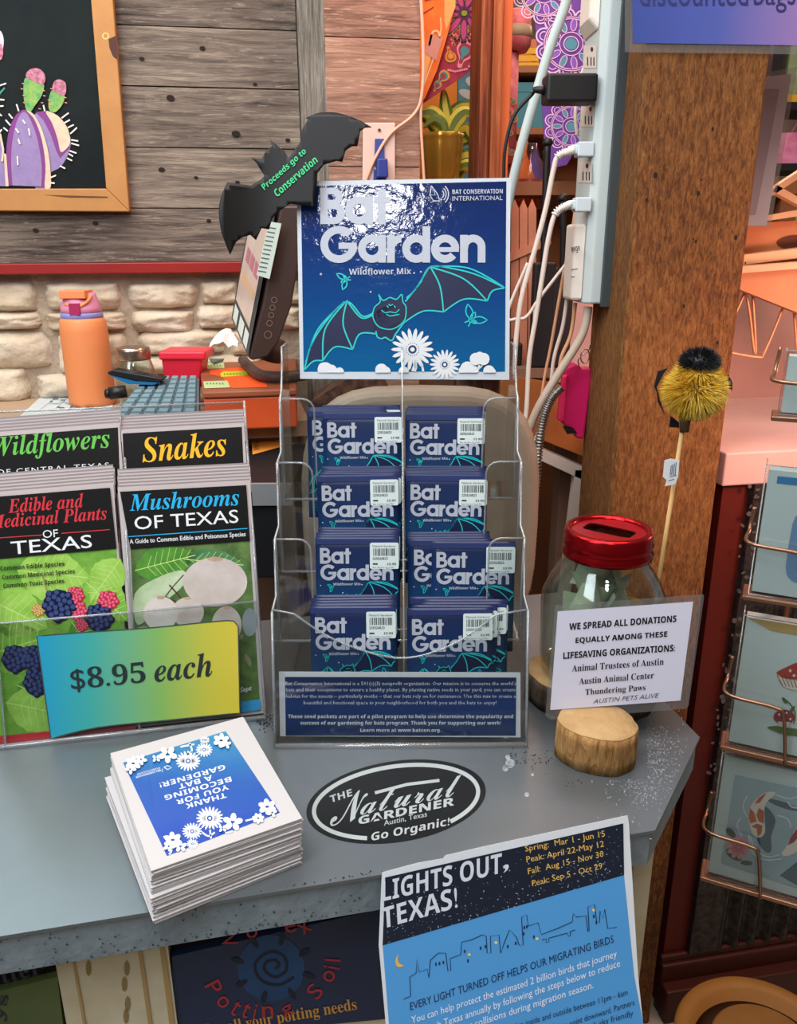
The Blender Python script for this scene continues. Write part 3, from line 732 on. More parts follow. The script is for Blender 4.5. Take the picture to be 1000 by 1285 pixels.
# information card behind the clear front
f = FP.crop(330, 650, .37, -.0075, 2.5e-4); NAVYC = ramp_mat('navy_card', [(0, '#16284e'), (.5, '#18356a'), (1, '#152246')], 'Z', .4)
b = MB(WH); b.prism([f(x, y, -1) for x, y in ((54, 521), (873, 524), (873, 744), (58, 740))], -FP.n * .0004)
b.use(NAVYC); b.poly(f, [(74, 539), (859, 541), (857, 738), (77, 738)], 1)
b.use(WH)
for s, x0, x1, y, h, bo in [('Bat Conservation International is a 501(c)(3) nonprofit organization. Our mission is to conserve the world\u2019s', 76, 858, 571, 16, 0),
        ('bats and their ecosystems to ensure a healthy planet. By planting native seeds in your yard, you can create', 78, 857, 592, 16, 0),
        ('habitat for the insects \u2013 particularly moths \u2013 that our bats rely on for sustenance. Use this mix to create a', 78, 857, 614, 16, 0),
        ('beautiful and functional space in your neighborhood for both you and the bats to enjoy!', 138, 792, 636, 16, 0),
        ('These seed packets are part of a pilot program to help use determine the popularity and', 85, 848, 683, 17, .03),
        ('success of our gardening for bats program. Thank you for supporting our work!', 127, 807, 705, 17, .03),
        ('Learn more at www.batcon.org.', 330, 603, 729, 16, .03)]:
    b.text(f, s, (x0, y), (x1, y), h, 2, bo, res=1)
tag(b.build('information_card', loc=f(450, 742)), 'white-edged navy information card in the front of the clear packet stand', 'card')

# seed packets
PK = ramp_mat('packet_blue', [(0, '#104868'), (.45, '#123a62'), (.72, '#142a52'), (1, '#142046')], 'Z', .38, 0)
PKW, PKH = .083, .114
ZP = Plane((0, 0, 0), (1, 0, 0), (0, 0, 1)); ZP.n = V((0, -1, 0))
def pmap(x, y, l=0): return V((min(max(5.3 + (x - 145) * .1054, .8), 82.2) * .001 - PKW / 2, -.0016 - l * 2e-4, PKH - (10 + (y - 65) * .1054) * .001))
pmap.n = V((0, -1, 0))
b = MB(PK, True)
nx, nz = 8, 10; vs = []; fs = []
for side in (-1, 1):
    for j in range(nz + 1):
        for i in range(nx + 1):
            u, v = i / nx, j / nz; th = .0002 + .0014 * min(1, 9 * min(u, 1 - u)) * min(1, 6 * min(v, (1 - v) * .9) )
            vs.append((PKW * (u - .5), side * th, PKH * v))
o_ = (nx + 1) * (nz + 1)
for j in range(nz):
    for i in range(nx):
        q0 = j * (nx + 1) + i; fs.append((q0, q0 + 1, q0 + nx + 2, q0 + nx + 1)); fs.append((o_ + q0, o_ + q0 + nx + 1, o_ + q0 + nx + 2, o_ + q0 + 1))
per = [i for i in range(nx + 1)] + [(nx + 1) * (j + 1) - 1 for j in range(1, nz + 1)] + [nz * (nx + 1) + i for i in range(nx - 1, -1, -1)] + [j * (nx + 1) for j in range(nz - 1, 0, -1)]
for i in range(len(per)): a, c = per[i], per[(i + 1) % len(per)]; fs.append((c, a, a + o_, c + o_))
b.add(vs, fs, True); b.smooth = False
b.use(mat('#2a3560', .3)); b.add([(-PKW / 2 + .001, -.0012, PKH - .0015), (PKW / 2 - .001, -.0012, PKH - .0015), (PKW / 2 - .001, -.0016, PKH - .007), (-PKW / 2 + .001, -.0016, PKH - .007)], [(3, 2, 1, 0)])
bat_title(b, pmap, 3); bat_art(b, pmap, 1, 9, 3); moth(b, pmap, (248, 448), .8, 2, 7, .0); moth(b, pmap, (772, 622), 1.1, 2, 7, 2.7)
b.use(WH)
for x, y in [(140, 432), (350, 504), (652, 192), (532, 424)]: b.disc(pmap, (x, y), 6, 2, 5)
PKT = b.build('seed_packet'); PKT_MESH = PKT.data
tag(PKT, 'x', 'seed packet', 'seed packets in the clear stand')
def smap(x, y, l=0): return V((x * .001 - PKW / 2, -.0021 - l * 1.5e-4, PKH - y * .001))
smap.n = V((0, -1, 0))
b = MB(mat('#cfdcd8', .45)); cr_ = []
for cx, cy, a0 in ((81, 7, -1.57), (81, 30, 0), (56, 30, 1.57), (56, 7, 3.14)): cr_ += [(cx + 1.8 * math.cos(a0 + k * .52), cy + 1.8 * math.sin(a0 + k * .52)) for k in range(4)]
b.prism([smap(x, y, 0) for x, y in cr_], (0, .0003, 0))
b.use(mat('#23302f', .6)); random.seed(11); x = 57.5
while x < 79:
    w = random.choice((.35, .5, .8)); b.poly(smap, [(x, 11), (x + w, 11), (x + w, 18.5), (x, 18.5)], 1); x += w + random.choice((.35, .6, .9))
b.text(smap, 'Natural Gardener', (57, 9.7), (80, 9.7), 2.3, 1, res=1); b.text(smap, '225524823', (57, 22.5), (72, 22.5), 2.6, 1, .02, res=1)
b.text(smap, '$3.99', (71, 28.2), (80, 28.2), 2.6, 1, .02, res=1); b.text(smap, 'Bat Garden Seed Pkt', (57, 31), (78, 31), 1.5, 1, res=1); b.poly(smap, [(57, 26), (62, 26), (62, 27.5), (57, 27.5)], 1)
STK = b.build('price_sticker', PKT, loc=(0, 0, 0), label='white barcode sticker')
PKT_used = [False]
tn = ['bottom tier', 'second tier from the bottom', 'second tier from the top', 'top tier']
ordn = ['front', 'second', 'third', 'fourth', 'fifth']
# (tier, side, left px of the front packet, top px of the front packet, [offsets of those behind: dx px, dy px])
rows = [(0, 'left', 388, 763, [(3, -3), (4, -4), (4, -5), (5, -6)]), (0, 'right', 511, 766, [(5, -3), (18, -4), (20, -5), (3, -7)]),
        (1, 'left', 394, 676, [(2, -2), (3, -4), (3, -5), (4, -6)]), (1, 'right', 541, 682, [(-28, -3), (-29, -5), (-29, -6), (-29, -7)]),
        (2, 'left', 398, 597, [(2, -2), (6, -3), (6, -4), (6, -5)]), (2, 'right', 508, 597, [(0, -3), (1, -4), (1, -5), (1, -6)]),
        (3, 'left', 404, 518, [(-20, -2), (-19, -3), (-18, -3), (0, -4)]), (3, 'right', 508, 520, [(1, -2), (2, -3), (2, -4), (2, -5)])]
LEAN = R(-9)
for k, side, lx_, ty, off in rows:
    for j in range(5):
        dx, dy = (0, 0) if j == 0 else off[j - 1]
        Yt = (TY[k] + .010 + j * .0052) + PKH * math.sin(-LEAN) * .55
        P = onY(lx_ + dx, ty, Yt)                     # where the upper left corner shows
        zt_ = onY(500, ty, TY[k] + .010 + PKH * .1).z + j * .0011
        loc = V((P.x + PKW / 2, TY[k] + .0085 + j * .0042, zt_ - PKH * math.cos(LEAN)))
        lab = f'{ordn[j]} navy seed packet in the {side} pocket of the {tn[k]}' if j == 0 else f'{ordn[j]} navy seed packet from the front, {side} pocket, {tn[k]}'
        if not PKT_used[0]:
            o = PKT; PKT_used[0] = True; o.location = loc; o.rotation_euler = (LEAN, 0, 0); o['label'] = lab
        else: o = copy_tree(PKT, loc, (LEAN, random.uniform(-.012, .012), 0), lab)

# ------------------------------------------------------------------ the big sign
sb = onY(378, 473, .842); st = onY(372, 228, .884)
tilt = math.degrees(math.atan2(.884 - .842, st.z - sb.z))
SG = vplane(sb, 0, tilt)
f = SG.crop(360, 215, .3, .0, 2e-4)
SIGNB = ramp_mat('sign_blue', [(0, '#0c5886'), (.4, '#103f76'), (.7, '#142e64'), (1, '#142352')], 'Z', .07, 0, .12, 70)
t = thing('bat_garden_sign', 'large square blue poster reading Bat Garden above the packet stand', 'sign', (sb + onY(639, 473, .842)) / 2)
b = MB(mat('#b9c0c6', .35)); b.prism([f(x, y, -1) for x, y in ((40, 42), (935, 27), (930, 872), (55, 868))], -SG.n * .0012); b.build('backing_board', t)
b = MB(SIGNB); b.poly(f, [(58, 62), (918, 42), (912, 838), (70, 838)], 0)
bat_title(b, f, 5); bat_art(b, f, 1, 6, 7); moth(b, f, (248, 452), .75, 2, 5, 0); moth(b, f, (770, 622), 1.1, 2, 5, 2.6)
b.use(SILV)
for x, y, r in [(652, 192, 11), (142, 430, 7)]:
    b.poly(f, [(x + (r if i % 2 == 0 else r * .42) * math.sin(i * .6283), y - (r if i % 2 == 0 else r * .42) * math.cos(i * .6283)) for i in range(10)], 2)
for x, y in [(350, 504), (532, 425), (560, 420), (700, 300)]: b.disc(f, (x, y), 4, 2, 6)
b.text(f, 'BAT CONSERVATION', (692, 95), (903, 92), 19, 2, .03, res=2); b.text(f, 'INTERNATIONAL', (692, 123), (902, 120), 19, 2, res=2)
b.line(f, [(604, 60), (598, 100), (612, 122), (640, 126), (632, 110), (640, 122), (628, 92), (604, 60)], 4, 2); b.line(f, [(612, 70), (620, 100), (600, 98)], 3, 2); b.line(f, [(600, 130), (650, 118)], 3, 2)
for r in (16, 26, 36): b.line(f, [(640 + r * math.cos(a), 96 + r * 1.15 * math.sin(a)) for a in [-.95 + i * .21 for i in range(10)]], 4.5, 2)
navy_ = mat('#14325c', .4)
daisy(b, f, (525, 745), 90, 18, WH, navy_, 3); daisy(b, f, (660, 808), 64, 18, WH, navy_, 3)
b.use(WH)
b.poly(f, [(520, 835), (535, 790), (545, 790), (540, 838)], 3); b.poly(f, [(565, 838), (560, 800), (572, 820), (575, 838)], 3)
for c, r in [((160, 830), 32), ((185, 832), 24), ((150, 818), 18), ((220, 838), 18), ((395, 830), 26), ((412, 838), 22), ((385, 838), 14), ((488, 838), 22), ((755, 825), 30), ((738, 834), 20), ((780, 836), 20), ((845, 835), 24), ((860, 838), 14)]:
    BL_ = globals().get('BL_', 3) + .25; b.poly(f, [(c[0] + r * math.cos(a), min(c[1] + r * math.sin(a), 842)) for a in [i * .45 for i in range(14)]], BL_)
for c, r in [((790, 785), 26), ((822, 785), 26), ((806, 772), 18)]: BL_ += .25; b.disc(f, c, r, BL_, 14)
b.line(f, [(806, 800), (798, 840)], 8, 3); b.line(f, [(780, 805), (800, 830), (822, 806)], 7, 3)
b.use(mat('#3a3f5c', .5))
b.build('printed_face', t)

# black paper bat taped to its corner
BB = Plane(SG.p + SG.n * .012, SG.e, SG.u)
fb = BB.crop(270, 130, .2724, 0, 3e-4)
def bend(x, y, l=0):
    k = max(0, (300 - x)) / 300.0; p = fb(x, y, l); return p + BB.n * (.028 * k * k)
bend.n = BB.n
sil = [(435, 472), (345, 460), (300, 490), (262, 530), (248, 580), (215, 575), (190, 632), (165, 610), (130, 625), (105, 650), (82, 710)] + smooth([(82, 710), (50, 620), (38, 530), (48, 450), (72, 385)], 5)[1:] + [(170, 385), (210, 355), (228, 335), (205, 300), (195, 280), (170, 258), (215, 262), (232, 225), (262, 195), (250, 165), (285, 192), (320, 220), (338, 250), (370, 205), (392, 180)] + smooth([(392, 180), (400, 120), (430, 70), (418, 66), (480, 42), (560, 42), (650, 70), (720, 108)], 4)[1:] + [(690, 110), (668, 125), (655, 195), (630, 195), (600, 215), (585, 268), (560, 262), (500, 280), (470, 320), (462, 470)]
b = MB(mat('#0a0a0b', .5, spec=.3))
b.sheet(bend, sil, 24, -BB.n * .0012)
b.use(mat('#35c27a', .6)); 
b.text(bend, 'Proceeds go to', (232, 408), (425, 232), 30, 4, .02, hv=(-20, -31)); b.text(bend, 'Conservation', (286, 432), (474, 268), 34, 4, .02, hv=(-20, -31))
tag(b.build('paper_bat', loc=fb(450, 470)), 'black paper bat cutout with green handwriting at the sign corner', 'cutout')

# ------------------------------------------------------------------ guide holder on the left
ho = onz(333, 903, CT); h2 = onz(20, 938, CT); hy = math.degrees(math.atan2((ho - h2).y, (ho - h2).x))
HT = 15
H = vplane(ho, hy, HT)
cropH = lambda w, st=2e-4: H.crop(0, 500, .36, w, st)
uR = 0; uL = H.inv(cropH(0)(20, 1220))[0]; UW = -.36
vF = H.inv(cropH(0)(910, 707))[1]
t = thing('guide_holder', 'clear acrylic two-tier holder full of folded guides at the left', 'display stand', H.uv(-.15, 0, -.04))
b = MB(ACR); b.slab(H, UW, 0, 0, vF, -.0025, 0); b.use(EDGE); b.tube([H.uv(UW, vF, -.001), H.uv(0, vF, -.001)], .0013, 6); b.tube([H.uv(UW, .002, 0), H.uv(0, .002, 0)], .0028, 8); b.build('front_panel', t)
uD = H.inv(cropH(0)(460, 790))[0]
vB = H.inv(cropH(-.062)(860, 12))[1]
for u in (0, uD, uL):
    b = MB(ACR)
    pts = [(.0, 0), (vF, 0), (vF + .075, -.006), (vF + .1, -.026)] + ([(vB, -.05), (vB, -.064)] if u == 0 else [(vB - .01, -.05), (vB - .01, -.064)]) + [(0, -.064)]
    b.prism([H.uv(u - .001, v, w) for v, w in pts], H.e * .002); b.use(EDGE); b.tube([H.uv(u, v, w) for v, w in pts[:-1]], .0014, 6)
    b.build('side_panel' if u == 0 else 'divider', t)
b = MB(ACR); b.slab(H, UW, 0, 0, vB, -.066, -.064); b.use(EDGE); b.tube([H.uv(UW, vB, -.065), H.uv(0, vB, -.065)], .0012, 6); b.build('back_panel', t)
b = MB(ACR); b.slab(H, UW, 0, 0, .003, -.064, 0); b.build('base', t)
b = MB(ACR); b.slab(H, UW, 0, .02, vF + .06, -.032, -.030); b.build('tier_panel', t)

GUIDE_CLEAR = clear('guide_laminate', '#eef0f0', .08, .6, .1, .5)
BLK = mat('#121314', .3, coat=.5); PAPERW = mat('#b9adaa', .45); EDGEG = mat('#8d8484', .4)
def guide(name, w, tl, tr, label, draw, v0=.004):
    f = cropH(w, 1.6e-4); a = H.inv(f(*tl)); c = H.inv(f(*tr)); 
    u0 = min(a[0], a[0]); u1 = c[0]
    b = MB(PAPERW); P = [H.uv(a[0], v0, w), H.uv(c[0], v0, w), f(*tr), f(*tl)]
    b.prism(P, -H.n * .0009)
    draw(b, f)
    o = b.build(name, loc=H.uv((a[0] + c[0]) / 2, v0, w)); tag(o, label, 'guide')
    return o, P
def backs(P, w, n, label, group, dv=.0032, dw=.0021, ju=.0012):
    proto = None
    for i in range(1, n + 1):
        d = H.u * (dv * i) - H.n * (dw * i) + H.e * random.uniform(-ju, ju)
        if proto is None:
            b = MB(PAPERW); Q = [p + d for p in P]; b.prism(Q, -H.n * .0007)
            b.use(EDGEG); b.add([q + H.n * .00015 for q in (Q[3], Q[2], Q[2] * .994 + Q[1] * .006, Q[3] * .994 + Q[0] * .006)], [(0, 3, 2, 1)])
            b.use(BLK); c = [Q[3] * .93 + Q[0] * .07, Q[2] * .93 + Q[1] * .07, Q[2] * .75 + Q[1] * .25, Q[3] * .75 + Q[0] * .25]
            b.add([p + H.n * .0002 for p in c], [(0, 1, 2, 3)][::1])
            proto = b.build('folded_guide', loc=P[0] + d); tag(proto, label, 'guide', group)
            d0 = d; base = V(proto.location)
        else:
            copy_tree(proto, base + d - d0, None, label, group)
RED = mat('#c8313a', .4); CYT = mat('#25a8d8', .4); YEL = mat('#f0b428', .4); GRT = mat('#63b84a', .4); WT = mat('#dfe2e2', .4)
LEAF = [mat('#5f9a2e', .4, noise=(70, '#8fbf4c', .25)), mat('#7aae3a', .4, noise=(60, '#a7cf62', .25)), mat('#3d7a2a', .4, noise=(60, '#5e9a3a', .25))]
def berry(b, f, c, r, dark, lite, l, n=22):
    b.use(dark); b.disc(f, c, r, l, 16)
    for i in range(n):
        q = math.sqrt((i + .5) / n) * r * .93; a = i * 2.4; p = (c[0] + q * math.cos(a), c[1] + q * math.sin(a))
        b.use(dark); b.disc(f, p, r * .26, l + 1 + (i % 3) * .2, 9); b.use(lite); b.disc(f, (p[0] - r * .04, p[1] - r * .06), r * .16, l + 1.7 + (i % 3) * .2, 7)
BD, BL = mat('#141a38', .3), mat('#3a4878', .3); RD, RL = mat('#b02840', .3), mat('#e0607a', .3)
PHG = mat('#4f8a2c', .4, noise=(45, '#86b848', .25)); PHD = mat('#33502a', .4, noise=(55, '#6d8a4a', .22))
def leaf(b, f, c, L, Wd, a, m, l):
    b.use(m); ca, sa = math.cos(a), math.sin(a); P = []
    n = 14
    for s in (1, -1):
        for i in range(n + 1) if s == 1 else range(n - 1, 0, -1):
            t_ = i / n; w = Wd * math.sin(math.pi * t_ ** .8) * (1 + .08 * (i % 2)); x = L * t_; P.append((c[0] + x * ca - s * w * sa, c[1] + x * sa + s * w * ca))
    b.poly(f, P, l); b.use(mat('#b9d67a', .4)); b.line(f, [c, (c[0] + L * .95 * ca, c[1] + L * .95 * sa)], 3, l + .5)
    for i in range(2, 9):
        t_ = i / 10; w = Wd * math.sin(math.pi * t_ ** .8) * .8
        for s in (1, -1): b.line(f, [(c[0] + L * t_ * ca, c[1] + L * t_ * sa), (c[0] + L * (t_ + .1) * ca - s * w * sa, c[1] + L * (t_ + .1) * sa + s * w * ca)], 1.6, l + .4)
def d_edible(b, f):
    b.use(PHG); b.poly(f, [(-80, 562), (405, 522), (470, 1140), (-30, 1200)], 1)
    leaf(b, f, (60, 600), 260, 90, .1, LEAF[1], 2); leaf(b, f, (300, 640), 200, 70, .75, LEAF[0], 2); leaf(b, f, (420, 560), 180, 60, 2.2, LEAF[1], 2.2)
    leaf(b, f, (-40, 700), 230, 85, .45, LEAF[1], 3); leaf(b, f, (-60, 900), 240, 90, -.3, LEAF[0], 3); leaf(b, f, (60, 1000), 260, 90, .4, LEAF[2], 2.6); leaf(b, f, (20, 1060), 260, 80, .2, LEAF[1], 3); leaf(b, f, (250, 780), 160, 50, .9, LEAF[2], 3)
    b.use(mat('#8a9a4a', .4)); b.line(f, smooth([(150, 620), (170, 700), (180, 790), (230, 830)], 4), 8, 4)
    berry(b, f, (205, 722), 56, BD, BL, 6); berry(b, f, (262, 686), 30, RD, RL, 5); berry(b, f, (268, 738), 34, RD, RL, 5); berry(b, f, (376, 705), 35, RD, RL, 5); berry(b, f, (345, 765), 48, BD, BL, 6); berry(b, f, (285, 790), 22, RD, RL, 5)
    berry(b, f, (55, 908), 48, BD, BL, 6); berry(b, f, (120, 905), 45, BD, BL, 5.5); berry(b, f, (130, 990), 48, BD, BL, 6); berry(b, f, (133, 738), 22, mat('#a87a3a', .4), mat('#d0b070', .4), 5)
    b.use(BLK); b.poly(f, [(-80, 348), (383, 311), (406, 523), (-80, 565)], 9)
    b.use(RED); b.text(f, serif_bi('Edible and'), (30, 400), (293, 380), 50, 10); b.text(f, serif_bi('Medicinal Plants'), (-38, 455), (374, 422), 48, 10)
    b.line(f, [(-60, 490), (146, 476)], 3, 10); b.line(f, [(214, 470), (383, 457)], 3, 10)
    b.use(WT); b.text(f, 'OF', (150, 487), (203, 483), 27, 10); b.text(f, 'TEXAS', (40, 545), (322, 520), 46, 10, .004)
    b.use(BLK)
    for s, x0, x1, y0, y1 in [('Common Edible Species', 2, 225, 605, 588), ('Common Medicinal Species', 8, 262, 636, 614), ('Common Toxic Species', 12, 225, 666, 648)]: b.text(f, s, (x0, y0), (x1, y1), 21, 10, .025, res=2)
    b.use(mat('#c23038', .4)); b.poly(f, [(-30, 1180), (472, 1130), (474, 1165), (-30, 1215)], 9)
def d_mush(b, f):
    b.use(PHD); b.poly(f, [(455, 524), (870, 496), (908, 1090), (482, 1112)], 1)
    random.seed(21)
    leaf(b, f, (470, 600), 230, 60, -.25, LEAF[2], 2); leaf(b, f, (640, 560), 220, 45, .1, mat('#2f6a3a', .4, noise=(60, '#5a8a5a')), 2)
    b.use(mat('#9fb98a', .4, noise=(60, '#c3cfae'))); b.poly(f, smooth([(470, 680), (560, 620), (640, 600), (640, 650), (560, 720), (480, 790)], 4, True), 2.4)
    for i in range(26): b.use(random.choice([mat('#6d7a4a', .5), mat('#8a8a6a', .5), mat('#4a5a34', .5), mat('#a09a80', .5)])); b.disc(f, (random.uniform(480, 880), random.uniform(700, 1060)), random.uniform(8, 26), 2.2, 7, random.uniform(5, 12), random.uniform(0, 3))
    b.use(mat('#4a3028', .5)); b.line(f, smooth([(590, 650), (625, 690), (640, 720)], 4), 5, 3); b.line(f, smooth([(640, 615), (600, 660), (570, 700)], 4), 4, 3); b.line(f, [(575, 690), (640, 720)], 4, 3)
    M1 = mat('#cdc3ba', .5, noise=(40, '#b5a89e', .25)); M2 = mat('#d9d3cc', .5, noise=(50, '#c3b9ae', .25)); TP = mat('#a57c66', .5, noise=(120, '#c3aa98', .2))
    def m_(c, rx, ry, m, l):
        b.use(m); b.disc(f, c, rx, l, 30, ry); b.use(TP); b.disc(f, (c[0], c[1] - ry * .93), rx * .24, l + .3, 12, ry * .1)
    m_((750, 640), 112, 86, M1, 5); m_((560, 750), 60, 60, M2, 5); m_((655, 745), 56, 52, M1, 4.6); m_((790, 790), 52, 66, M1, 4.5)
    b.use(mat('#8f979a', .5)); b.disc(f, (870, 780), 26, 3, 14, 50)
    b.use(BLK); b.poly(f, [(418, 325), (858, 302), (871, 496), (455, 525)], 8)
    b.use(CYT); b.text(f, serif_bi('Mushrooms'), (452, 393), (835, 373), 60, 9); b.line(f, [(446, 482), (862, 453)], 3, 9)
    b.use(WT); b.text(f, 'OF TEXAS', (470, 458), (832, 433), 46, 9, .003); b.text(f, 'A Guide to Common Edible and Poisonous Species', (452, 512), (857, 485), 21, 9, .012, res=2)
    b.use(mat('#3a9bd0', .4)); b.poly(f, [(838, 1058), (906, 1048), (909, 1085), (841, 1096)], 8)
    b.use(WT); b.text(f, 'Sept', (838, 1030), (880, 1022), 22, 9, .01, shear=.3, res=2)
def d_snakes(b, f):
    b.use(BLK); b.poly(f, [(427, 122), (843, 99), (853, 330), (437, 345)], 1); b.use(YEL); b.text(f, serif_bi('Snakes'), (497, 224), (792, 200), 88, 2)
def d_wild(b, f):
    b.use(BLK); b.poly(f, [(-90, 138), (411, 101), (420, 330), (-80, 370)], 1); b.use(GRT); b.text(f, serif_bi('Wildflowers'), (-22, 222), (386, 190), 88, 2)
    b.use(WT); b.text(f, 'OF CENTRAL TEXAS', (-12, 266), (380, 240), 17, 2, space=1.2)
_, P = guide('folded_guide', -.009, (410, 315), (872, 290), 'folded guide with mushrooms on its cover in the lower right pocket', d_mush)
backs(P, -.009, 6, 'plain-edged guide behind the mushrooms guide in the lower right pocket', 'guides behind the mushrooms guide')
_, P = guide('folded_guide', -.009, (-90, 338), (395, 298), 'folded guide with blackberries on its cover in the lower left pocket', d_edible)
backs(P, -.009, 6, 'plain-edged guide behind the blackberries guide in the lower left pocket', 'guides behind the blackberries guide')
_, P = guide('folded_guide', -.038, (421, 112), (850, 88), 'black guide titled in yellow in the upper right pocket', d_snakes)
backs(P, -.038, 5, 'plain-edged guide behind the yellow-titled guide in the upper right pocket', 'guides behind the yellow-titled guide')
_, P = guide('folded_guide', -.038, (-95, 128), (416, 88), 'black guide titled in green in the upper left pocket', d_wild)
backs(P, -.038, 5, 'plain-edged guide behind the green-titled guide in the upper left pocket', 'guides behind the green-titled guide')
# another guide peeking out at the far left, beside the divider
f = cropH(-.009)
# price card
f = cropH(.0022, 2.5e-4); PR = ramp_mat('price_gradient', [(0, '#1c8fb4'), (.25, '#3a9f98'), (.6, '#7dab58'), (.85, '#b8b43e'), (1, '#c9b83c')], 'X', .4, 0)
b = MB(mat('#2f3a40', .4)); out = smooth([(128, 828), (300, 815), (520, 800), (700, 782), (790, 774)], 4) + [(815, 776), (830, 795), (836, 1096)] + smooth([(836, 1096), (600, 1120), (340, 1147), (177, 1186)], 4)[1:]
cx_ = sum(p[0] for p in out) / len(out); cy_ = sum(p[1] for p in out) / len(out)
b.use(PR); b.prism([f(x, y, 0) for x, y in out], -H.n * .0006)
b.use(mat('#3c4a44', .4)); b.line(f, out, 4, 1, True)
b.use(mat('#1e2a2c', .5)); b.text(f, serif_bi('$8.95'), (250, 1026), (510, 1000), 84, 2); b.text(f, serif_bi('each'), (540, 990), (742, 968), 84, 2)
tag(b.build('price_card', loc=f(480, 1150)), 'blue-to-yellow price card stuck to the front of the guide holder', 'price card')
# ================================================================== thank-you cards
STK_H = .040
TP_ = Plane((0, 0, CT + STK_H), (1, 0, 0), (0, 1, 0))
f = TP_.crop(100, 870, .32, .0001, 1.5e-4)
cq = [f(120, 235), f(640, 92), f(872, 490), f(280, 697)]
cc = sum(cq, V((0, 0, 0))) / 4
CARDW = mat('#b9b5b4', .5)
NB = 34; th = STK_H / NB
random.seed(9)
b = MB(CARDW); b.prism(cq, (0, 0, -th * .8))
BLUEC = ramp_mat('card_blue', [(0, '#1f3aa0'), (.5, '#1d4f9c'), (1, '#2a8aa6')], 'Y', .35, .4)
b.use(BLUEC); b.poly(f, [(170, 272), (572, 148), (785, 468), (342, 638)], 1)
b.use(WH)
for s, bl, br in [('GARDENER!', (567, 279), (311, 352)), ('A BAT', (517, 320), (386, 357)), ('BECOMING', (591, 326), (331, 401)), ('YOU FOR', (580, 357), (377, 419)), ('THANK', (571, 389), (414, 434))]:
    b.text(f, s, bl, br, 1, 2, .025, hv=(6, 19))
b.text(f, 'BAT CONSERVATION', (318, 305), (222, 333), 1, 2, .02, hv=(-2.5, -7)); b.text(f, 'INTERNATIONAL', (316, 296), (224, 322), 1, 2, .0, hv=(-2.5, -7))
b.line(f, [(330, 290), (345, 283), (360, 292), (345, 299), (330, 290)], 3, 2); b.line(f, [(325, 296), (322, 303), (326, 309)], 2, 2)
nv = mat('#1d3f8c', .4)
def pet(c, r, n, rot, l=3):
    b.use(WH)
    for i in range(n): a = rot + 6.283 * i / n; b.disc(f, (c[0] + r * .6 * math.cos(a), c[1] + r * .5 * math.sin(a)), r * .42, l + .2 * i, 9, r * .3, a)
def clipdraw(c, r, n, rot): pet(c, r, n, rot)
daisy(b, f, (510, 490), 55, 20, WH, nv, 3, .8); daisy(b, f, (441, 541), 40, 18, WH, nv, 3, .8); daisy(b, f, (442, 590), 24, 14, WH, nv, 3, .8)
daisy(b, f, (425, 265), 50, 20, WH, nv, 3, .72); daisy(b, f, (488, 221), 34, 16, WH, nv, 3, .8); daisy(b, f, (490, 183), 20, 12, WH, nv, 3, .7)
for c, r, n in [((600, 505), 40, 5), ((735, 445), 36, 6), ((365, 575), 36, 6), ((395, 600), 26, 5), ((350, 600), 24, 5), ((700, 490), 24, 7), ((755, 468), 20, 4), ((560, 530), 18, 4), ((345, 240), 38, 5), ((210, 275), 32, 6), ((240, 260), 24, 5), ((555, 185), 32, 6), ((575, 200), 20, 4), ((200, 298), 22, 4), ((300, 255), 18, 4)]: PL_ = globals().get('PL_', 3) + .7; pet(c, r, n, r, PL_)
b.use(WH)
for pts in ([(510, 530), (515, 570)], [(480, 545), (505, 560), (530, 545)], [(330, 560), (360, 610), (350, 632)], [(650, 500), (690, 490)], [(430, 195), (440, 225), (420, 240)], [(395, 210), (420, 205), (450, 200)], [(600, 540), (585, 545), (570, 548)]): b.line(f, smooth(pts, 4), 7, 3)
tag(b.build('thank_you_card', loc=cc), 'printed blue thank-you card lying on top of the white card stack', 'card', 'thank-you cards in the stack')
b = MB(CARDW); b.prism(cq, (0, 0, -th * .8)); pr = b.build('thank_you_card', loc=cc)
lb = 'white card edge in the stack under the printed thank-you card'
tag(pr, lb, 'card', 'thank-you cards in the stack')
for i in range(1, NB):
    dx = dy = 0; rz = random.gauss(0, .006)
    if i > 15: dx, dy = -.0025, -.005; rz += .03
    if i > 30: dx, dy = -.003, -.007
    if 11 <= i <= 15: dx, dy = -.001, -.002
    p = V((cc.x + dx + random.gauss(0, .0004), cc.y + dy + random.gauss(0, .0004), cc.z - i * th))
    if i == 1: o = pr; o.location = p; o.rotation_euler.z = rz
    else: copy_tree(pr, p, (0, 0, rz))

# oval sticker on the counter
CTP = Plane((0, 0, CT), (1, 0, 0), (0, 1, 0))
f = CTP.crop(360, 930, .32, .0003, 1.5e-4)
el = lambda a, bb, t_, dx=0: (428 + dx + a * math.cos(t_), 237 - .12 * a * math.cos(t_) + bb * math.sin(t_))
b = MB(mat('#0d0e0f', .35)); b.prism([f(*el(352, 160, i * .0873), 0) for i in range(72)], (0, 0, -.0002))
SIL2 = mat('#a3aaa8', .45); b.use(SIL2)
t0, t1 = R(110.7), R(408.5); b.line(f, [el(322, 139, t0 + (t1 - t0) * i / 60) for i in range(61)], 16, 1)
b.text(f, 'THE', (172, 242), (257, 214), 1, 2, .03, hv=(-5, -27))
b.text(f, script_b('N'), (166, 338), (300, 305), 1, 2, .0, hv=(22, -122)); b.text(f, script_b('atural'), (286, 291), (672, 212), 1, 2.4, .0, hv=(12, -80))
b.line(f, [(345, 203), (470, 170), (598, 154)], 12, 2)
b.text(f, 'GARDENER', (280, 328), (656, 252), 1, 3, .055, hv=(1, -33))
b.text(f, 'Austin, Texas', (381, 335), (549, 299), 1, 2, .0, hv=(0, -24)); b.text(f, 'Go Organic!', (330, 402), (636, 340), 1, 2, .02, hv=(2, -44))
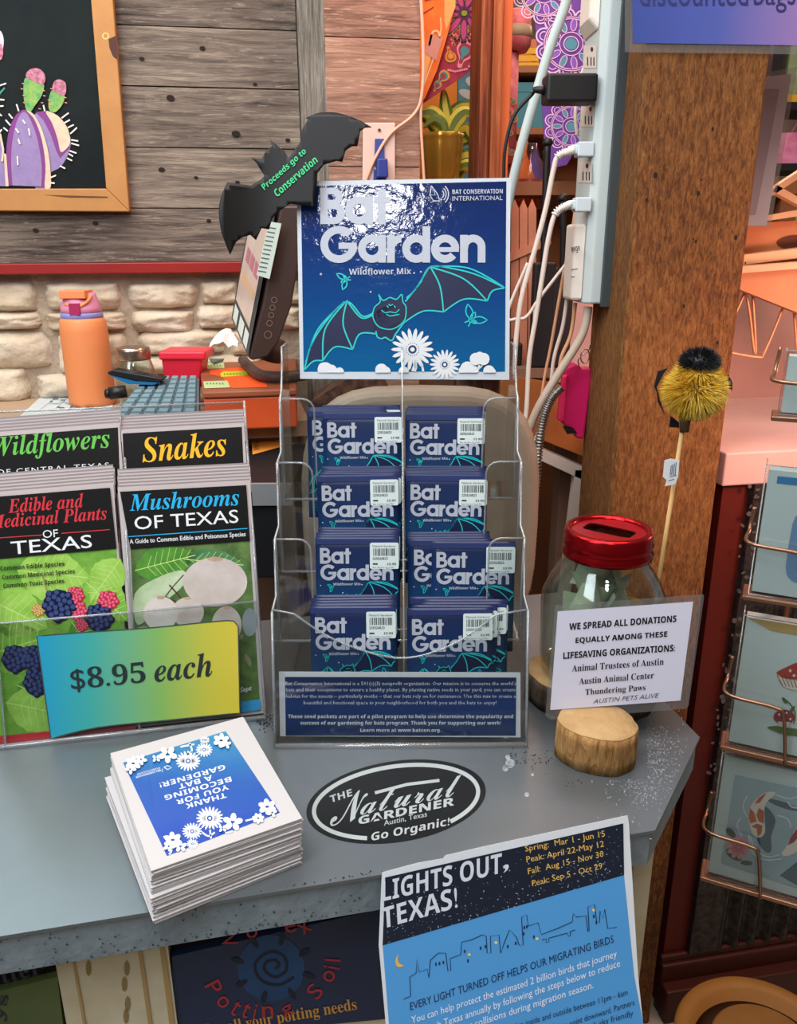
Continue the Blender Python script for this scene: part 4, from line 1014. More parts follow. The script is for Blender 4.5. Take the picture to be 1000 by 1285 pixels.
tag(b.build('oval_sticker', loc=f(428, 237)), 'black oval sticker with silver lettering flat on the metal counter', 'sticker')

# ------------------------------------------------------------------ poster over the counter edge
po = onz(480, 1091, CT + .002) - cb * .004; q_ = R(17)
POS = Plane(po, ce, -(V((0, 0, -1)) * math.cos(q_) - cb * math.sin(q_)))
f = POS.crop(440, 1010, .4, .0, 2e-4)
b = MB(mat('#d3d7da', .45)); b.prism([f(x, y, 0) for x, y in ((98, 212), (210, 182), (290, 168), (298, 158), (420, 130), (868, 33), (873, 60), (902, 540), (940, 900), (120, 900), (110, 688), (88, 440))], -POS.n * .0003)
b.use(mat('#4f96cf', .4)); b.poly(f, [(100, 438), (857, 216), (890, 540), (918, 688), (930, 885), (130, 885), (120, 688)], 1)
b.use(mat('#1c2230', .4)); b.poly(f, [(108, 228), (855, 58), (858, 220), (100, 441)], 2)
random.seed(4); b.use(mat('#9fb0c8', .4))
for i in range(330):
    x = random.uniform(110, 850); y0 = 228 - (x - 108) * .2276; y1 = 441 - (x - 100) * .2916
    y = y1 - abs(random.gauss(0, .45)) * (y1 - y0)
    if y > y0 + 4: b.disc(f, (x, y), random.choice((.8, 1, 1.4, 2)), 2.5, 5)
LW = mat('#cdd3da', .4); b.use(LW)
b.text(f, 'LIGHTS OUT', (99, 304), (474, 214), 1, 3, .022, hv=(0, -64)); b.text(f, ',', (478, 214), (496, 208), 1, 3, .022, hv=(0, -24)); b.text(f, 'TEXAS!', (100, 390), (336, 322), 1, 3, .022, hv=(-4, -66))
b.use(mat('#d9b35a', .4))
for s, bl, br in [('Spring:  Mar 1 - Jun 15', (549, 153), (799, 105)), ('Peak: April 22-May 12', (553, 187), (796, 137)), ('Fall:  Aug 15 - Nov 30', (558, 224), (795, 168)), ('Peak: Sep 5 - Oct 29', (571, 262), (791, 206))]: b.text(f, s, bl, br, 1, 3, .0, hv=(-3, -25), res=2)
b.use(mat('#e0b050', .4)); b.poly(f, smooth([(152, 468), (142, 482), (142, 500), (152, 510), (168, 504)], 5) + smooth([(168, 504), (154, 498), (148, 484), (152, 468)], 5)[1:-1], 3)
INK = mat('#1d2f55', .4); b.use(INK)
sky = [(165, 610), (188, 600), (185, 540), (205, 528), (208, 485), (215, 525), (240, 515), (245, 542), (250, 487), (275, 465), (298, 465), (305, 522), (314, 520), (312, 482), (345, 470), (348, 430), (375, 425), (412, 408), (425, 412), (428, 465), (440, 465), (438, 412), (465, 408), (470, 465), (480, 437), (498, 392), (520, 415), (528, 440), (541, 440), (536, 352), (552, 345), (557, 380), (588, 370), (598, 407), (650, 387), (695, 367), (698, 340), (708, 352), (738, 348), (744, 398), (748, 396), (744, 320), (765, 312), (772, 370), (780, 370), (782, 332), (790, 357), (797, 327), (806, 388), (835, 384)]
b.line(f, sky, 2.4, 3); b.line(f, [(600, 424), (615, 420), (612, 432), (622, 430), (622, 418), (680, 402), (682, 412), (690, 410), (688, 398), (704, 392)], 2.4, 3)
for x, y in [(265, 495), (276, 493), (288, 490), (542, 380), (550, 378), (540, 400), (405, 445), (420, 440), (490, 440), (515, 430), (572, 410), (760, 345), (768, 365), (355, 455), (365, 485)]: b.poly(f, [(x, y), (x + 5, y - 1), (x + 5, y + 9), (x, y + 10)], 3)
b.use(mat('#e0c878', .4))
for x, y in [(372, 470), (456, 432), (585, 420), (762, 330)]: b.disc(f, (x, y), 5, 3, 7)
b.use(INK); b.text(f, 'EVERY LIGHT TURNED OFF HELPS OUR MIGRATING BIRDS', (187, 645), (826, 432), 1, 3, .0, hv=(-2, -24), res=2)
b.use(mat('#dfe6ec', .4))
for s, bl, br in [('You can help protect the estimated 2 billion birds that journey', (192, 694), (836, 484)), ('through Texas annually by following the steps below to reduce', (205, 732), (846, 514)), ('building collisions during migration season.', (300, 735), (762, 582))]: b.text(f, s, bl, br, 1, 3, .0, hv=(-2, -30), res=2)
b.use(INK)
for s, bl, br in [('Turn off non-essential lights inside and outside between 11pm - 6am', (320, 770), (870, 602)), ('Aim outside lights to point downward. Partners', (520, 757), (891, 634)), ('Use dark sky friendly', (690, 728), (887, 668))]: b.text(f, s, bl, br, 1, 3, .0, hv=(-2, -25), res=2)
tag(b.build('lights_out_poster', loc=po), 'blue lights-out poster hanging over the front edge of the metal counter', 'poster')

# ================================================================== donation jar on its logs
BARK = wood('bark', ['#2a211a', '#4d3f33', '#6d5b4a', '#3a2e25'], (26, 26, 4), 4, .9, .9, .1)
LBARK = wood('light_bark', ['#5e3f1e', '#94693a', '#b88d56', '#c7a06a'], (30, 30, 7), 4, .85, .7, .1)
CUT = mat('#bb9a6c', .75, noise=(30, '#9c7848', .25), bump=.25, bscale=120)
def log(name, c, r, h, bark, label, seed, sy=.86):
    random.seed(seed); ph = [random.uniform(0, 6) for _ in range(4)]
    wob = lambda q, z: 1 + .05 * math.sin(2 * q + ph[0]) + .035 * math.sin(3 * q + ph[1]) + .012 * math.sin(7 * q + ph[2]) + .008 * math.sin(13 * q + ph[3])
    t = thing(name, label, 'log slice', c)
    b = MB(bark); b.lathe(c, [(r, 0), (r * 1.01, h * .3), (r, h * .75), (r * .99, h - .001)], 72, 1, sy, wob); b.build('bark', t)
    b = MB(CUT); b.lathe(V(c) + V((0, 0, h - .001)), [(r * .985, 0), (r * .975, .001), (r * .5, .0015), (.0002, .0015)], 72, 1, sy, wob); b.build('cut_face', t)
    return t
gF = onz(757, 975, CT)
log('log_slice', (gF.x, gF.y + .032, CT + .0005), .0365, .0375, LBARK, 'small light-barked log slice in front of the donation jar', 5)
log('log_slice', (.203, .738, CT + .0005), .0655, .030, BARK, 'wide dark-barked log slice under the donation jar', 8, .85)
JX, JY, JB = .2065, .738, CT + .033
t = thing('donation_jar', 'clear glass donation jar with a slotted red lid on a log slice', 'jar', (JX, JY, JB))
lidz = onY(755, 693, JY).z - JB; lidt = onY(755, 662, JY).z - JB
rj, rl = .0600, .0415
sh = lidz
prof = [(.0005, .004), (rj * .55, .003), (rj * .86, 0), (rj * .97, .006), (rj, .016), (rj, sh * .58), (rj * .985, sh * .66), (rj * .9, sh * .78), (rj * .76, sh * .89), (rl * .99, sh * .945), (rl * .95, sh + .012)]
sq = lambda q, z: 1 + .035 * math.cos(4 * q + .4) * (1 if .02 < z < sh * .7 else 0)
b = MB(GLASS); b.lathe((JX, JY, JB), prof, 64, wob=sq, cap=False); b.lathe((JX, JY, JB), [(max(r - .0025, .0003), z + (.003 if i < 3 else 0)) for i, (r, z) in enumerate(prof)], 64, wob=sq, cap=False)
b.build('glass_body', t)
LIDR = mat('#a30f18', .22, .85, .6); b = MB(LIDR)
L0 = sh - .002; hL = lidt - L0
b.lathe((JX, JY, JB), [(rl * 1.0, L0), (rl * 1.06, L0 + .001), (rl * 1.07, L0 + hL * .2), (rl * 1.03, L0 + hL * .3), (rl * 1.03, L0 + hL * .4), (rl * 1.06, L0 + hL * .5), (rl * 1.03, L0 + hL * .6), (rl * 1.03, L0 + hL * .9), (rl * .99, L0 + hL), (rl * .9, L0 + hL), (rl * .87, L0 + hL - .003)], 64, cap=False)
b.build('lid_band', t)
b = MB(mat('#9c1420', .28, .35)); zz = L0 + hL - .0035
n = 40; outer = [(JX + rl * .89 * math.cos(6.283 * i / n), JY + rl * .89 * math.sin(6.283 * i / n)) for i in range(n)]
rr = [(JX + .003 + (.017 * math.cos(a) - .0085 * math.sin(a) * .0), JY + .003 + .0) for a in [0]]
sl = []
ca, sa = math.cos(R(-38)), math.sin(R(-38))
for i in range(n):
    a = 6.283 * i / n; x, y = .025 * math.copysign(abs(math.cos(a)) ** .35, math.cos(a)), .0115 * math.copysign(abs(math.sin(a)) ** .35, math.sin(a)); sl.append((JX + .001 + x * ca - y * sa, JY + .002 + x * sa + y * ca))
sl = sorted(sl, key=lambda p: math.atan2(p[1] - JY, p[0] - JX)); outer = sorted(outer, key=lambda p: math.atan2(p[1] - JY, p[0] - JX))
for z in (zz, zz - .001):
    b.add([(x, y, z + JB) for x, y in outer] + [(x, y, z + JB) for x, y in sl], [(i, (i + 1) % n, n + (i + 1) % n, n + i) for i in range(n)], False)
ld = b.build('lid_disc', t)
b = MB(mat('#1c1a18', .4)); b.lathe((JX - .004, JY + .003, JB), [(.0125, zz - .012), (.0125, zz - .0115)], 30); b.build('lid_lining', t)
random.seed(14)
BILL = [mat('#cfd6c4', .7, noise=(40, '#93a182', .2)), mat('#c7cbb2', .7, noise=(50, '#a2ac90', .2)), mat('#9fae8c', .7, noise=(30, '#c3c9ae', .2))]
for i in range(14):
    a = random.uniform(0, 6.283); rr_ = random.uniform(.0, .022); c = V((JX + rr_ * math.cos(a), JY + rr_ * math.sin(a), JB + .018 + i * .0072))
    a2 = random.uniform(0, 6.283); ex = V((math.cos(a2), math.sin(a2), random.uniform(-.3, .3))).normalized(); up = V((random.uniform(-.5, .5), random.uniform(-.5, .5), 1)).normalized()
    b = MB(BILL[i % 3]); g_ = []; nn = 8; wv = random.uniform(0, 6)
    nrm = ex.cross(up).normalized(); Lh, Hh = .026, .015
    for k in range(nn + 1):
        s_ = (k / nn - .5) * 2; d = nrm * (.006 * math.sin(s_ * 3 + wv)); g_.append((c + ex * Lh * s_ - up * Hh + d, c + ex * Lh * s_ + up * Hh + d * 1.5))
    for z_ in (0, .0004): b.add([p + nrm * z_ for q in g_ for p in q], [(2 * k, 2 * k + 1, 2 * k + 3, 2 * k + 2) for k in range(nn)], True)
    tag(b.build('banknote', loc=c), 'crumpled greenish banknote inside the donation jar', 'banknote', 'banknotes in the jar')
b = MB(mat('#c8952a', .6)); c = onY(792, 756, JY); b.prism(smooth([tuple(onY(x, y, JY + .015)) for x, y in ((772, 748), (790, 750), (806, 756), (800, 768), (778, 770))], 4, True), (0, .002, 0))
tag(b.build('yellow_note', loc=c), 'folded yellow paper inside the donation jar near the shoulder', 'paper')

# laminated notice leaning on the jar
s0 = onY(770, 895, .655)
NP = vplane(s0, 4, 10)
f = NP.crop(660, 620, .34, 0, 2.5e-4)
t = thing('donation_notice', 'laminated white donations notice leaning on the jar with red lid', 'notice', s0)
b = MB(LAM); b.prism([f(x, y, 0) for x, y in ((108, 412), (655, 371), (657, 380), (600, 780), (590, 792), (90, 832), (72, 818))], -NP.n * .0008); b.build('laminate_pouch', t)
b = MB(mat('#c9c8d6', .5)); b.prism([f(x, y, 1) for x, y in ((117, 433), (617, 397), (570, 762), (89, 797))], NP.n * .0001)
b.use(mat('#17161a', .5)); l = 3
for s, bl, br, bo in [('WE SPREAD ALL DONATIONS', (159, 502), (555, 472), .05), ('EQUALLY AMONG THESE', (182, 555), (521, 531), .05), ('LIFESAVING ORGANIZATIONS:', (137, 609), (550, 580), .05)]: b.text(f, s, bl, br, 1, l, bo, hv=(1, -25), res=2)
for s, bl, br, h in [('Animal Trustees of Austin', (169, 656), (508, 630), 25), ('Austin Animal Center', (195, 703), (472, 680), 24), ('Thundering Paws', (218, 748), (441, 730), 28)]: b.text(f, serif_b(s), bl, br, 1, l, .0, hv=(1, -h), res=2)
b.use(mat('#3a3d48', .5)); b.text(f, 'AUSTIN PETS ALIVE', (247, 774), (486, 751), 1, l, -.004, hv=(6, -17), res=2)
b.build('printed_sheet', t)

# ------------------------------------------------------------------ bee brush ornament on a stick
BY = .80
bc = onY(872, 488, BY)
base = onz(805, 850, CT); top = onY(859, 540, BY)
t = thing('bee_ornament', 'yellow and black bristle bee on a wooden stick before the timber post', 'ornament', V((base.x, .775, CT)))
b = MB(mat('#c8a068', .6)); st0 = onY(808, 842, .775); st0.z = CT + .001
b.tube([st0, top + V((0, .004, .02))], .0024, 8); b.build('stick', t)
random.seed(31)
YB = [mat('#e6bf3a', .6), mat('#d8ac2c', .6), mat('#f0d468', .6), mat('#b08a26', .6)]; BB_ = [mat('#15171a', .5), mat('#23262b', .5)]
R0 = 38 * .00078
def strands(b, cen, rad, n, dirf, mats_, L, w=.00055, droop=.25):
    k = 0
    for i in range(n):
        d = dirf()
        if d is None: continue
        b.use(mats_[i % len(mats_)]); p0 = cen + V((d.x * rad[0], d.y * rad[1], d.z * rad[2])); p1 = p0 + (d + V((0, 0, -droop))).normalized() * L * random.uniform(.8, 1.15)
        s_ = d.cross(V((0, 0, 1))); s_ = s_.normalized() * w if s_.length > 1e-4 else V((w, 0, 0)); u_ = d.cross(s_).normalized() * w
        b.add([p0 + s_, p0 - s_ * .5 + u_, p0 - s_ * .5 - u_, p1], [(0, 1, 3), (1, 2, 3), (2, 0, 3)], False)
def rdir():
    z = random.uniform(-1, 1); a = random.uniform(0, 6.283); r = math.sqrt(1 - z * z); return V((r * math.cos(a), r * math.sin(a), z))
b = MB(mat('#a8820f', .8)); b.ball(bc, R0 * .72, R0 * .72, R0 * .66)
b.ball(bc + V((0, -.001, R0 * .5)), R0 * .6, R0 * .6, R0 * .42)
strands(b, bc + V((0, 0, -.002)), (R0 * .7, R0 * .7, R0 * .62), 3400, lambda: rdir(), YB, R0 * .46)
strands(b, bc + V((0, -.001, R0 * .45)), (R0 * .62, R0 * .62, R0 * .38), 1500, lambda: rdir(), YB, R0 * .3, droop=.5)
b.build('bristle_body', t, label='yellow bristle body')
hc = bc + V((0, -.004, R0 * .93)); b = MB(BB_[0]); b.ball(hc, R0 * .54, R0 * .54, R0 * .36); strands(b, hc, (R0 * .52, R0 * .52, R0 * .34), 1700, lambda: (lambda d: d if d.z > -.5 else None)(rdir()), BB_, R0 * .22, .0005, .1)
b.build('bristle_crown', t, label='black bristle top')
b = MB(BB_[0])
for pts in ([(826, 466), (838, 462), (832, 470), (824, 486), (826, 505), (834, 520), (828, 500), (821, 485)], [(914, 470), (919, 480), (919, 490), (915, 488)], [(842, 522), (852, 530), (852, 537), (840, 536)]): b.prism([onY(x, y, BY + .012) for x, y in pts], (0, .002, 0))
b.build('felt_wings', t)
b = MB(mat('#4a3a26', .6)); b.tube([top + V((0, .004, .022)), top + V((0, .0, -.002))], [.007, .0045], 10); b.build('socket', t)
b = MB(mat('#d6dcda', .5)); TG = vplane(onY(842, 592, .785), 0, 0); ft = TG.crop(640, 350, .36, 0, 3e-4)
b.prism([ft(x, y) for x, y in ((538, 632), (560, 626), (590, 632), (585, 690), (575, 715), (540, 722), (545, 700), (532, 690))], TG.n * .0006); b.use(INK)
for x in (562, 567, 573, 579): b.line(ft, [(x, 650 - (x - 562) * .6), (x - 4, 684)], 2.2, 3)
b.line(ft, [(556, 690), (580, 684)], 2, 3); b.line(ft, [(552, 704), (572, 698)], 2, 3)
b.build('price_tag', t)

# ================================================================== on the post
f = PP.crop(640, 0, .36, .005, 3e-4)
PURP = ramp_mat('purple_sign_print', [(0, '#34478c'), (.3, '#4a58a0'), (.65, '#9a7aae'), (1, '#b88aac')], 'X', .3, 0, .15, 20)
t = thing('purple_sign', 'laminated purple sign about discounted bags at the top of the timber post', 'sign', f(700, 150))
b = MB(LAM); b.prism([f(x, y, -4) for x, y in ((400, -420), (1500, -420), (1500, 196), (400, 182))], PP.n * .0006); b.build('laminate_pouch', t)
b = MB(PURP); b.prism([f(x, y, 0) for x, y in ((424, -420), (1500, -420), (1500, 165), (427, 150))], PP.n * .0003)
b.use(mat('#2c2f66', .4)); b.text(f, 'discounted', (452, 22), (830, 20), 92, 3, .0); b.text(f, 'bags', (850, 45), (995, 43), 112, 3, .0)
b.build('printed_sheet', t)

# power strip on the left face of the post
LF = Plane(PP.p + bp_ * .0, bp_, V((0, 0, 1))); LN = -PP.e       # out of the left face
def LP(d, o, z): return PP.p + bp_ * d + LN * o + V((0, 0, z))
zb = onp(750, 381, LP(.1, .02, 0), V((0, 1, 0))).z
d0, d1, ot = .094, .195, .040
t = thing('power_strip', 'tall pale power strip mounted on the left side of the timber post', 'power strip', LP(.14, .02, zb))
STRB = mat('#b9c4c2', .4); STRW = mat('#d8cfc4', .4)
b = MB(STRB); b.prism([LP(d0, 0, zb), LP(d0, ot * .75, zb), LP(d0 + .012, ot, zb), LP(d1, ot, zb), LP(d1, 0, zb)], (0, 0, .85)); b.build('housing', t, bevel=.003)
b = MB(mat('#3c4344', .5)); b.prism([LP(d0 - .012, -.0005, zb - .004), LP(d0 - .012, ot * .35, zb - .004), LP(d0 - .002, ot * .35, zb - .004), LP(d0 - .002, -.0005, zb - .004)], (0, 0, .86)); b.build('mounting_channel', t)
b = MB(STRW); b.prism([LP(d0 + .016, ot, zb + .004), LP(d0 + .03, ot + .016, zb + .004), LP(d1 - .012, ot + .016, zb + .004), LP(d1, ot, zb + .004)], (0, 0, .125)); b.build('end_block', t, bevel=.005)
b = MB(STRW); b.prism([LP(d0 + .016, ot, 1.82), LP(d0 + .03, ot + .014, 1.84), LP(d1 - .012, ot + .014, 1.84), LP(d1, ot, 1.82)], (0, 0, .2)); b.build('end_block', t, bevel=.005)
FO = Plane(LP(0, ot + .0005, 0), -bp_, V((0, 0, 1)))
fo = FO.crop(640, 0, .36, 0, 4e-4); SL_ = mat('#2c2c2c', .5)
for (x, y), (x2, y2) in [((285, 172), (278, 215)), ((280, 380), (270, 420)), ((268, 578), (262, 615))]:
    b = MB(mat('#d4ccc2', .4)); b.poly(fo, [(x2 - 22, y - 14), (x2 + 24, y - 14), (x2 + 22, y2 + 22), (x2 - 24, y2 + 22)], .5); b.use(SL_); b.disc(fo, (x, y), 5, 1, 8, 9)
    for dx in (-8, 4, 14): b.line(fo, [(x2 + dx, y2 - 16), (x2 + dx, y2 + 14)], 4, 1)
    b.build('socket', t)
f2_ = Plane(LP(0, ot + .0168, 0), -bp_, V((0, 0, 1))).crop(640, 0, .36, 0, 4e-4); b = MB(SL_); b.text(f2_, 'exge', (216, 885), (246, 880), 24, 1, .02); b.line(f2_, [(212, 940), (236, 938)], 3, 1); b.line(f2_, [(212, 966), (226, 965)], 3, 1); b.build('printed_mark', t)
def onstrip(x, y): return onp(x, y, LP(0, ot, 0), LN)
pa = onstrip(747, 113)
t = thing('power_adapter', 'black power adapter plugged into the pale power strip', 'adapter', pa)
b = MB(mat('#17181a', .45)); b.obox(pa + LN * .042, LN * .040, bp_ * .022, V((0, 0, .0205))); b.build('case', t, bevel=.004)
b = MB(mat('#17181a', .45)); b.tube([pa + LN * .082, pa + LN * .088, pa + LN * .10], [.008, .006, .004], 10); b.build('strain_relief', t)
a0 = pa + LN * .098
b = MB(mat('#121212', .5)); dy = a0.y
b.tube(smooth([tuple(a0)] + [tuple(onY(x, y, dy + .02)) for x, y in ((668, 118), (645, 145), (634, 185), (632, 225), (630, 300))], 8), .0028, 8); b.build('cord', t)
WC = mat('#d2c4ba', .5); PWC = mat('#c9d2d4', .45)
for i, (x, y, pts, lab) in enumerate([(742, 188, [(716, 190), (700, 196), (694, 215), (685, 260), (672, 310), (655, 370), (648, 420), (645, 470)], 'white plug with braided cord in the upper outlet of the strip'),
                                     (739, 257, [(712, 258), (697, 268), (688, 300), (680, 350), (672, 400), (664, 450), (660, 520), (652, 560)], 'white plug with braided cord in the lower outlet of the strip')]):
    p = onstrip(x, y); t = thing('plug_cord', lab, 'plug', p, 'white plugs in the power strip')
    b = MB(mat('#c3d0d6', .4)); b.obox(p + LN * .012, LN * .013, bp_ * .013, V((0, 0, .011))); b.obox(p + LN * .028, LN * .006, bp_ * .008, V((0, 0, .007))); b.build('plug_body', t, bevel=.002)
    s0_ = p + LN * .034; P_ = [tuple(s0_)] + [tuple(onY(a, c, s0_.y - .01)) for a, c in pts]
    b = MB(WC); b.tube(smooth(P_, 8), .0042, 8); b.build('cord', t)
    b = MB(mat('#dcd8d4', .5)); sp_ = smooth(P_[:4], 14)
    for k in range(0, 30, 2): b.tube([sp_[k], sp_[k + 1]], .0066, 8)
    b.build('strain_relief', t)

# cords and conduit beside the post
def cpx(pts, Y0, Y1=None): 
    n = len(pts) - 1; return [onY(x, y, Y0 + (0 if Y1 is None else (Y1 - Y0) * i / n)) for i, (x, y) in enumerate(pts)]
ORC = mat('#d09a72', .5)
cable('thick_hose', cpx([(722, -40), (708, 10), (690, 60), (672, 120), (655, 180), (643, 230), (634, 280), (630, 330)], 1.50, 1.60), .0085, mat('#bccac8', .35), 'thick translucent white hose hanging left of the power strip')
for pts, r, m_, lab, Y in [([(733, 160), (726, 230), (718, 290), (706, 350), (692, 430), (684, 470), (676, 520)], .003, ORC, 'orange-tinted thin cord hanging behind the lower plug', 1.52),
        ([(738, 385), (736, 400), (728, 425), (700, 470), (676, 510), (662, 545), (655, 575), (645, 610), (610, 650)], .0075, mat('#b9a898', .5), 'thick grey-beige cord leaving the bottom of the power strip', 1.42),
        ([(712, 370), (706, 410), (695, 450), (688, 500), (668, 560), (640, 600)], .0035, WC, 'white cord hanging just left of the thick beige cord', 1.48),
        ([(722, 380), (716, 420), (704, 450), (702, 480)], .0035, ORC, 'orange-lit cord ending near the pink holder', 1.46),
        ([(735, 80), (728, 100), (722, 140), (724, 170)], .003, WC, 'short pale cord along the upper left of the power strip', 1.5),
        ([(662, 330), (636, 395), (650, 400), (662, 396), (680, 370), (735, 300)], .003, WC, 'small white cord looping beside the two-way radios', 1.5)]:
    cable('cord', cpx(pts, Y), r, m_, lab)
b = MB(mat('#8e8a86', .3, .9, noise=(40, '#b4aeaa'))); sp_ = smooth([tuple(p) for p in cpx([(705, 486), (692, 500), (682, 525), (676, 560), (673, 600), (670, 640), (667, 690), (662, 740)], 1.40)], 60)
b.tube(sp_, [.0075 + .0016 * math.sin(i * 6.283 / 6.5) for i in range(len(sp_))], 12)
tag(b.build('metal_conduit', loc=sp_[-1]), 'ribbed flexible metal conduit hanging behind the packet stand', 'conduit')

cable('cord', [PF.px(x, y, .012) for x, y in ((527, -20), (531, 60), (529, 120), (518, 145), (490, 168), (470, 200), (457, 232))], .0032, mat('#d9a58c', .5), 'thin pink-lit white cord curving down across the wood-clad pillar to the outlet')  # white cord, the pink glow is put into its colour
cable('cord', [PF.px(x, y, .010) for x, y in ((529, 118), (528, 150), (530, 190), (533, 240))], .0028, mat('#d9a58c', .5), 'thin pink-lit white cord running straight down the right edge of the pillar')  # also a white cord with pink light in its colour
# pink holder on a hook
PY_ = PP.uv(0, 0).y + .09
hk = onp(735, 437, LP(0, .01, 0), LN)
t = thing('pink_holder', 'bright pink key holder hanging from a ring on the timber post', 'key holder', onY(722, 550, hk.y))
b = MB(mat('#c8185c', .45)); Yk = hk.y - .01
b.prism([onY(x, y, Yk) for x, y in ((708, 462), (722, 456), (730, 462), (742, 462), (742, 480), (733, 552), (722, 550), (720, 540), (706, 533))], (0, .03, 0)); b.build('pouch', t, bevel=.004)
b = MB(mat('#d92a5c', .45)); b.prism([onY(x, y, Yk - .008) for x, y in ((706, 472), (713, 470), (708, 530), (700, 528))], (0, .02, 0)); b.build('side_clip', t, bevel=.003)
b = MB(mat('#151212', .5)); b.prism([onY(x, y, Yk - .002) for x, y in ((707, 536), (718, 536), (724, 543), (712, 545))], (0, .01, 0)); b.build('opening', t)
b = MB(mat('#b8a898', .25, .9)); cxy = onY(734, 447, Yk); b.tube([cxy + V((.008 * math.cos(i * .5236), 0, .013 * math.sin(i * .5236))) for i in range(12)], .0012, 6, closed=True)
b.tube(smooth([tuple(onY(x, y, Yk)) for x, y in ((741, 432), (738, 440), (726, 450), (727, 462))], 5), .0012, 6); b.build('key_ring', t)
# ================================================================== the raised desk by the stone wall
DT = 1.19
def on_desk(x, y, z=DT): return onz(x, y, z)
du = WP.e; dbk = V((-du.y, du.x, 0))
t = thing('work_desk', 'pale wooden work desk along the stone wall behind the counter', 'desk', (-.6, 1.6, -.12))
wall_d = lambda s: WP.p + du * s + dbk * .018
b = MB(mat('#b59a80', .6, noise=(5, '#a5886c'))); b.prism([V((p.x, p.y, DT - .03)) for p in (wall_d(-.6), wall_d(.47), V((-.17, 1.50, 0)), V((-1.25, 1.27, 0)))], (0, 0, .03)); b.build('desk_top', t)
b = MB(mat('#4a3a30', .7))
for x, y in ((-.21, 1.56), (-.27, 1.78), (-1.15, 1.36), (-1.2, 1.60)): b.box(x - .02, x + .02, y - .02, y + .02, -.12, DT - .03)
b.use(mat('#5b4a3c', .7)); b.prism([V((-.20, 1.525, .5)), V((-1.2, 1.32, .5)), V((-1.2, 1.34, .5)), V((-.20, 1.545, .5))], (0, 0, DT - .53))
b.build('desk_frame', t)

# papers
pp = [on_desk(x, y) for x, y in ((62, 489), (150, 476), (140, 516), (20, 528))]
PAPR = mat('#cfd4d2', .6, noise=(30, '#b9c2c4'))
zz_ = DT + .0008
b = MB(PAPR); b.prism([V((p.x, p.y, zz_)) for p in pp], (0, 0, .0012)); fd = Plane((0, 0, zz_ + .0012), (1, 0, 0), (0, 1, 0)).crop(0, 0, 1, 0, 2e-4); b.use(mat('#6f7f8c', .6)); random.seed(2)
for i in range(46):
    x, y = random.uniform(55, 128), random.uniform(491, 514); b.line(fd, [(x, y), (x + random.uniform(3, 12), y - .4)], random.choice((.6, 1, 2)), 1)
for i in range(5): b.line(fd, [(48 + i * 18, 516), (76 + i * 15, 494)], .7, 1)
tag(b.build('paper_sheets', loc=pp[3]), 'printed paper sheets lying on the desk beside the orange bottle', 'papers')

# water bottle
bb = on_desk(117, 508); Yb = bb.y; zp = lambda y: onY(117, y, Yb).z
k = Yb * 1.02 / 1000
rb = 27.5 * k
t = thing('water_bottle', 'orange water bottle with a pink and lilac lid on the desk', 'bottle', (bb.x, Yb, DT))
b = MB(mat('#d98552', .5, bump=.04, bscale=200)); c = (bb.x, Yb, 0)
b.lathe(c, [(rb * .9, DT + .001), (rb * .97, DT + .004), (rb, DT + .012), (rb * 1.0, zp(415)), (rb * .96, zp(403)), (rb * .86, zp(398))], 48); b.build('body', t)
b = MB(mat('#8c8fd0', .4)); b.lathe(c, [(rb * .87, zp(400)), (rb * .88, zp(393)), (rb * .86, zp(392))], 40); b.build('lid_ring', t)
b = MB(mat('#d68aa8', .4)); b.lathe(c, [(rb * .86, zp(393)), (rb * .83, zp(385)), (rb * .68, zp(370)), (rb * .62, zp(367))], 40); bl_ = b.build('lid', t)
b = MB(mat('#e88a58', .4)); b.obox((bb.x - .001, Yb - rb * .3, (zp(373) + zp(364)) / 2), (rb * .55, 0, 0), (0, rb * .5, 0), (0, 0, (zp(364) - zp(374)) / 2))
b.tube(smooth([(bb.x - rb * .4, Yb - rb * .66, zp(380)), (bb.x + rb * .1, Yb - rb * .78, zp(384)), (bb.x + rb * .5, Yb - rb * .62, zp(378)), (bb.x + rb * .62, Yb - rb * .3, zp(370))], 6), .004, 8); b.build('flip_cap', bl_, bevel=.003)
b = MB(mat('#a02858', .4)); b.obox((bb.x + rb * .05, Yb - rb * .78, zp(388) + .003), (rb * .22, 0, 0), (0, .006, 0), (0, 0, .011)); b.build('release_button', bl_)

# small mason jar
jb = on_desk(169, 500); jb.y = 1.60; Yj = jb.y; zj = lambda y: onY(169, y, Yj).z; kj = Yj * 1.02 / 1000; jx = onY(169, 460, Yj).x; rj2 = 24 * kj
t = thing('mason_jar', 'empty glass mason jar with a metal band behind the keyboard', 'jar', (jx, Yj, DT))
b = MB(GLASS); pr_ = [(rj2 * .8, DT + .001), (rj2 * .96, DT + .006), (rj2, DT + .014), (rj2, zj(466)), (rj2 * .85, zj(454)), (rj2 * .8, zj(450))]; b.lathe((jx, Yj, 0), pr_, 40, cap=False); b.lathe((jx, Yj, 0), [(r - .002, z + .001) for r, z in pr_], 40); b.build('glass_body', t)
b = MB(mat('#b09a88', .25, .9)); b.lathe((jx, Yj, 0), [(rj2 * .82, zj(451)), (rj2 * .86, zj(449)), (rj2 * .82, zj(444)), (rj2 * .86, zj(440)), (rj2 * .82, zj(436)), (rj2 * .7, zj(435))], 40); b.build('screw_band', t)

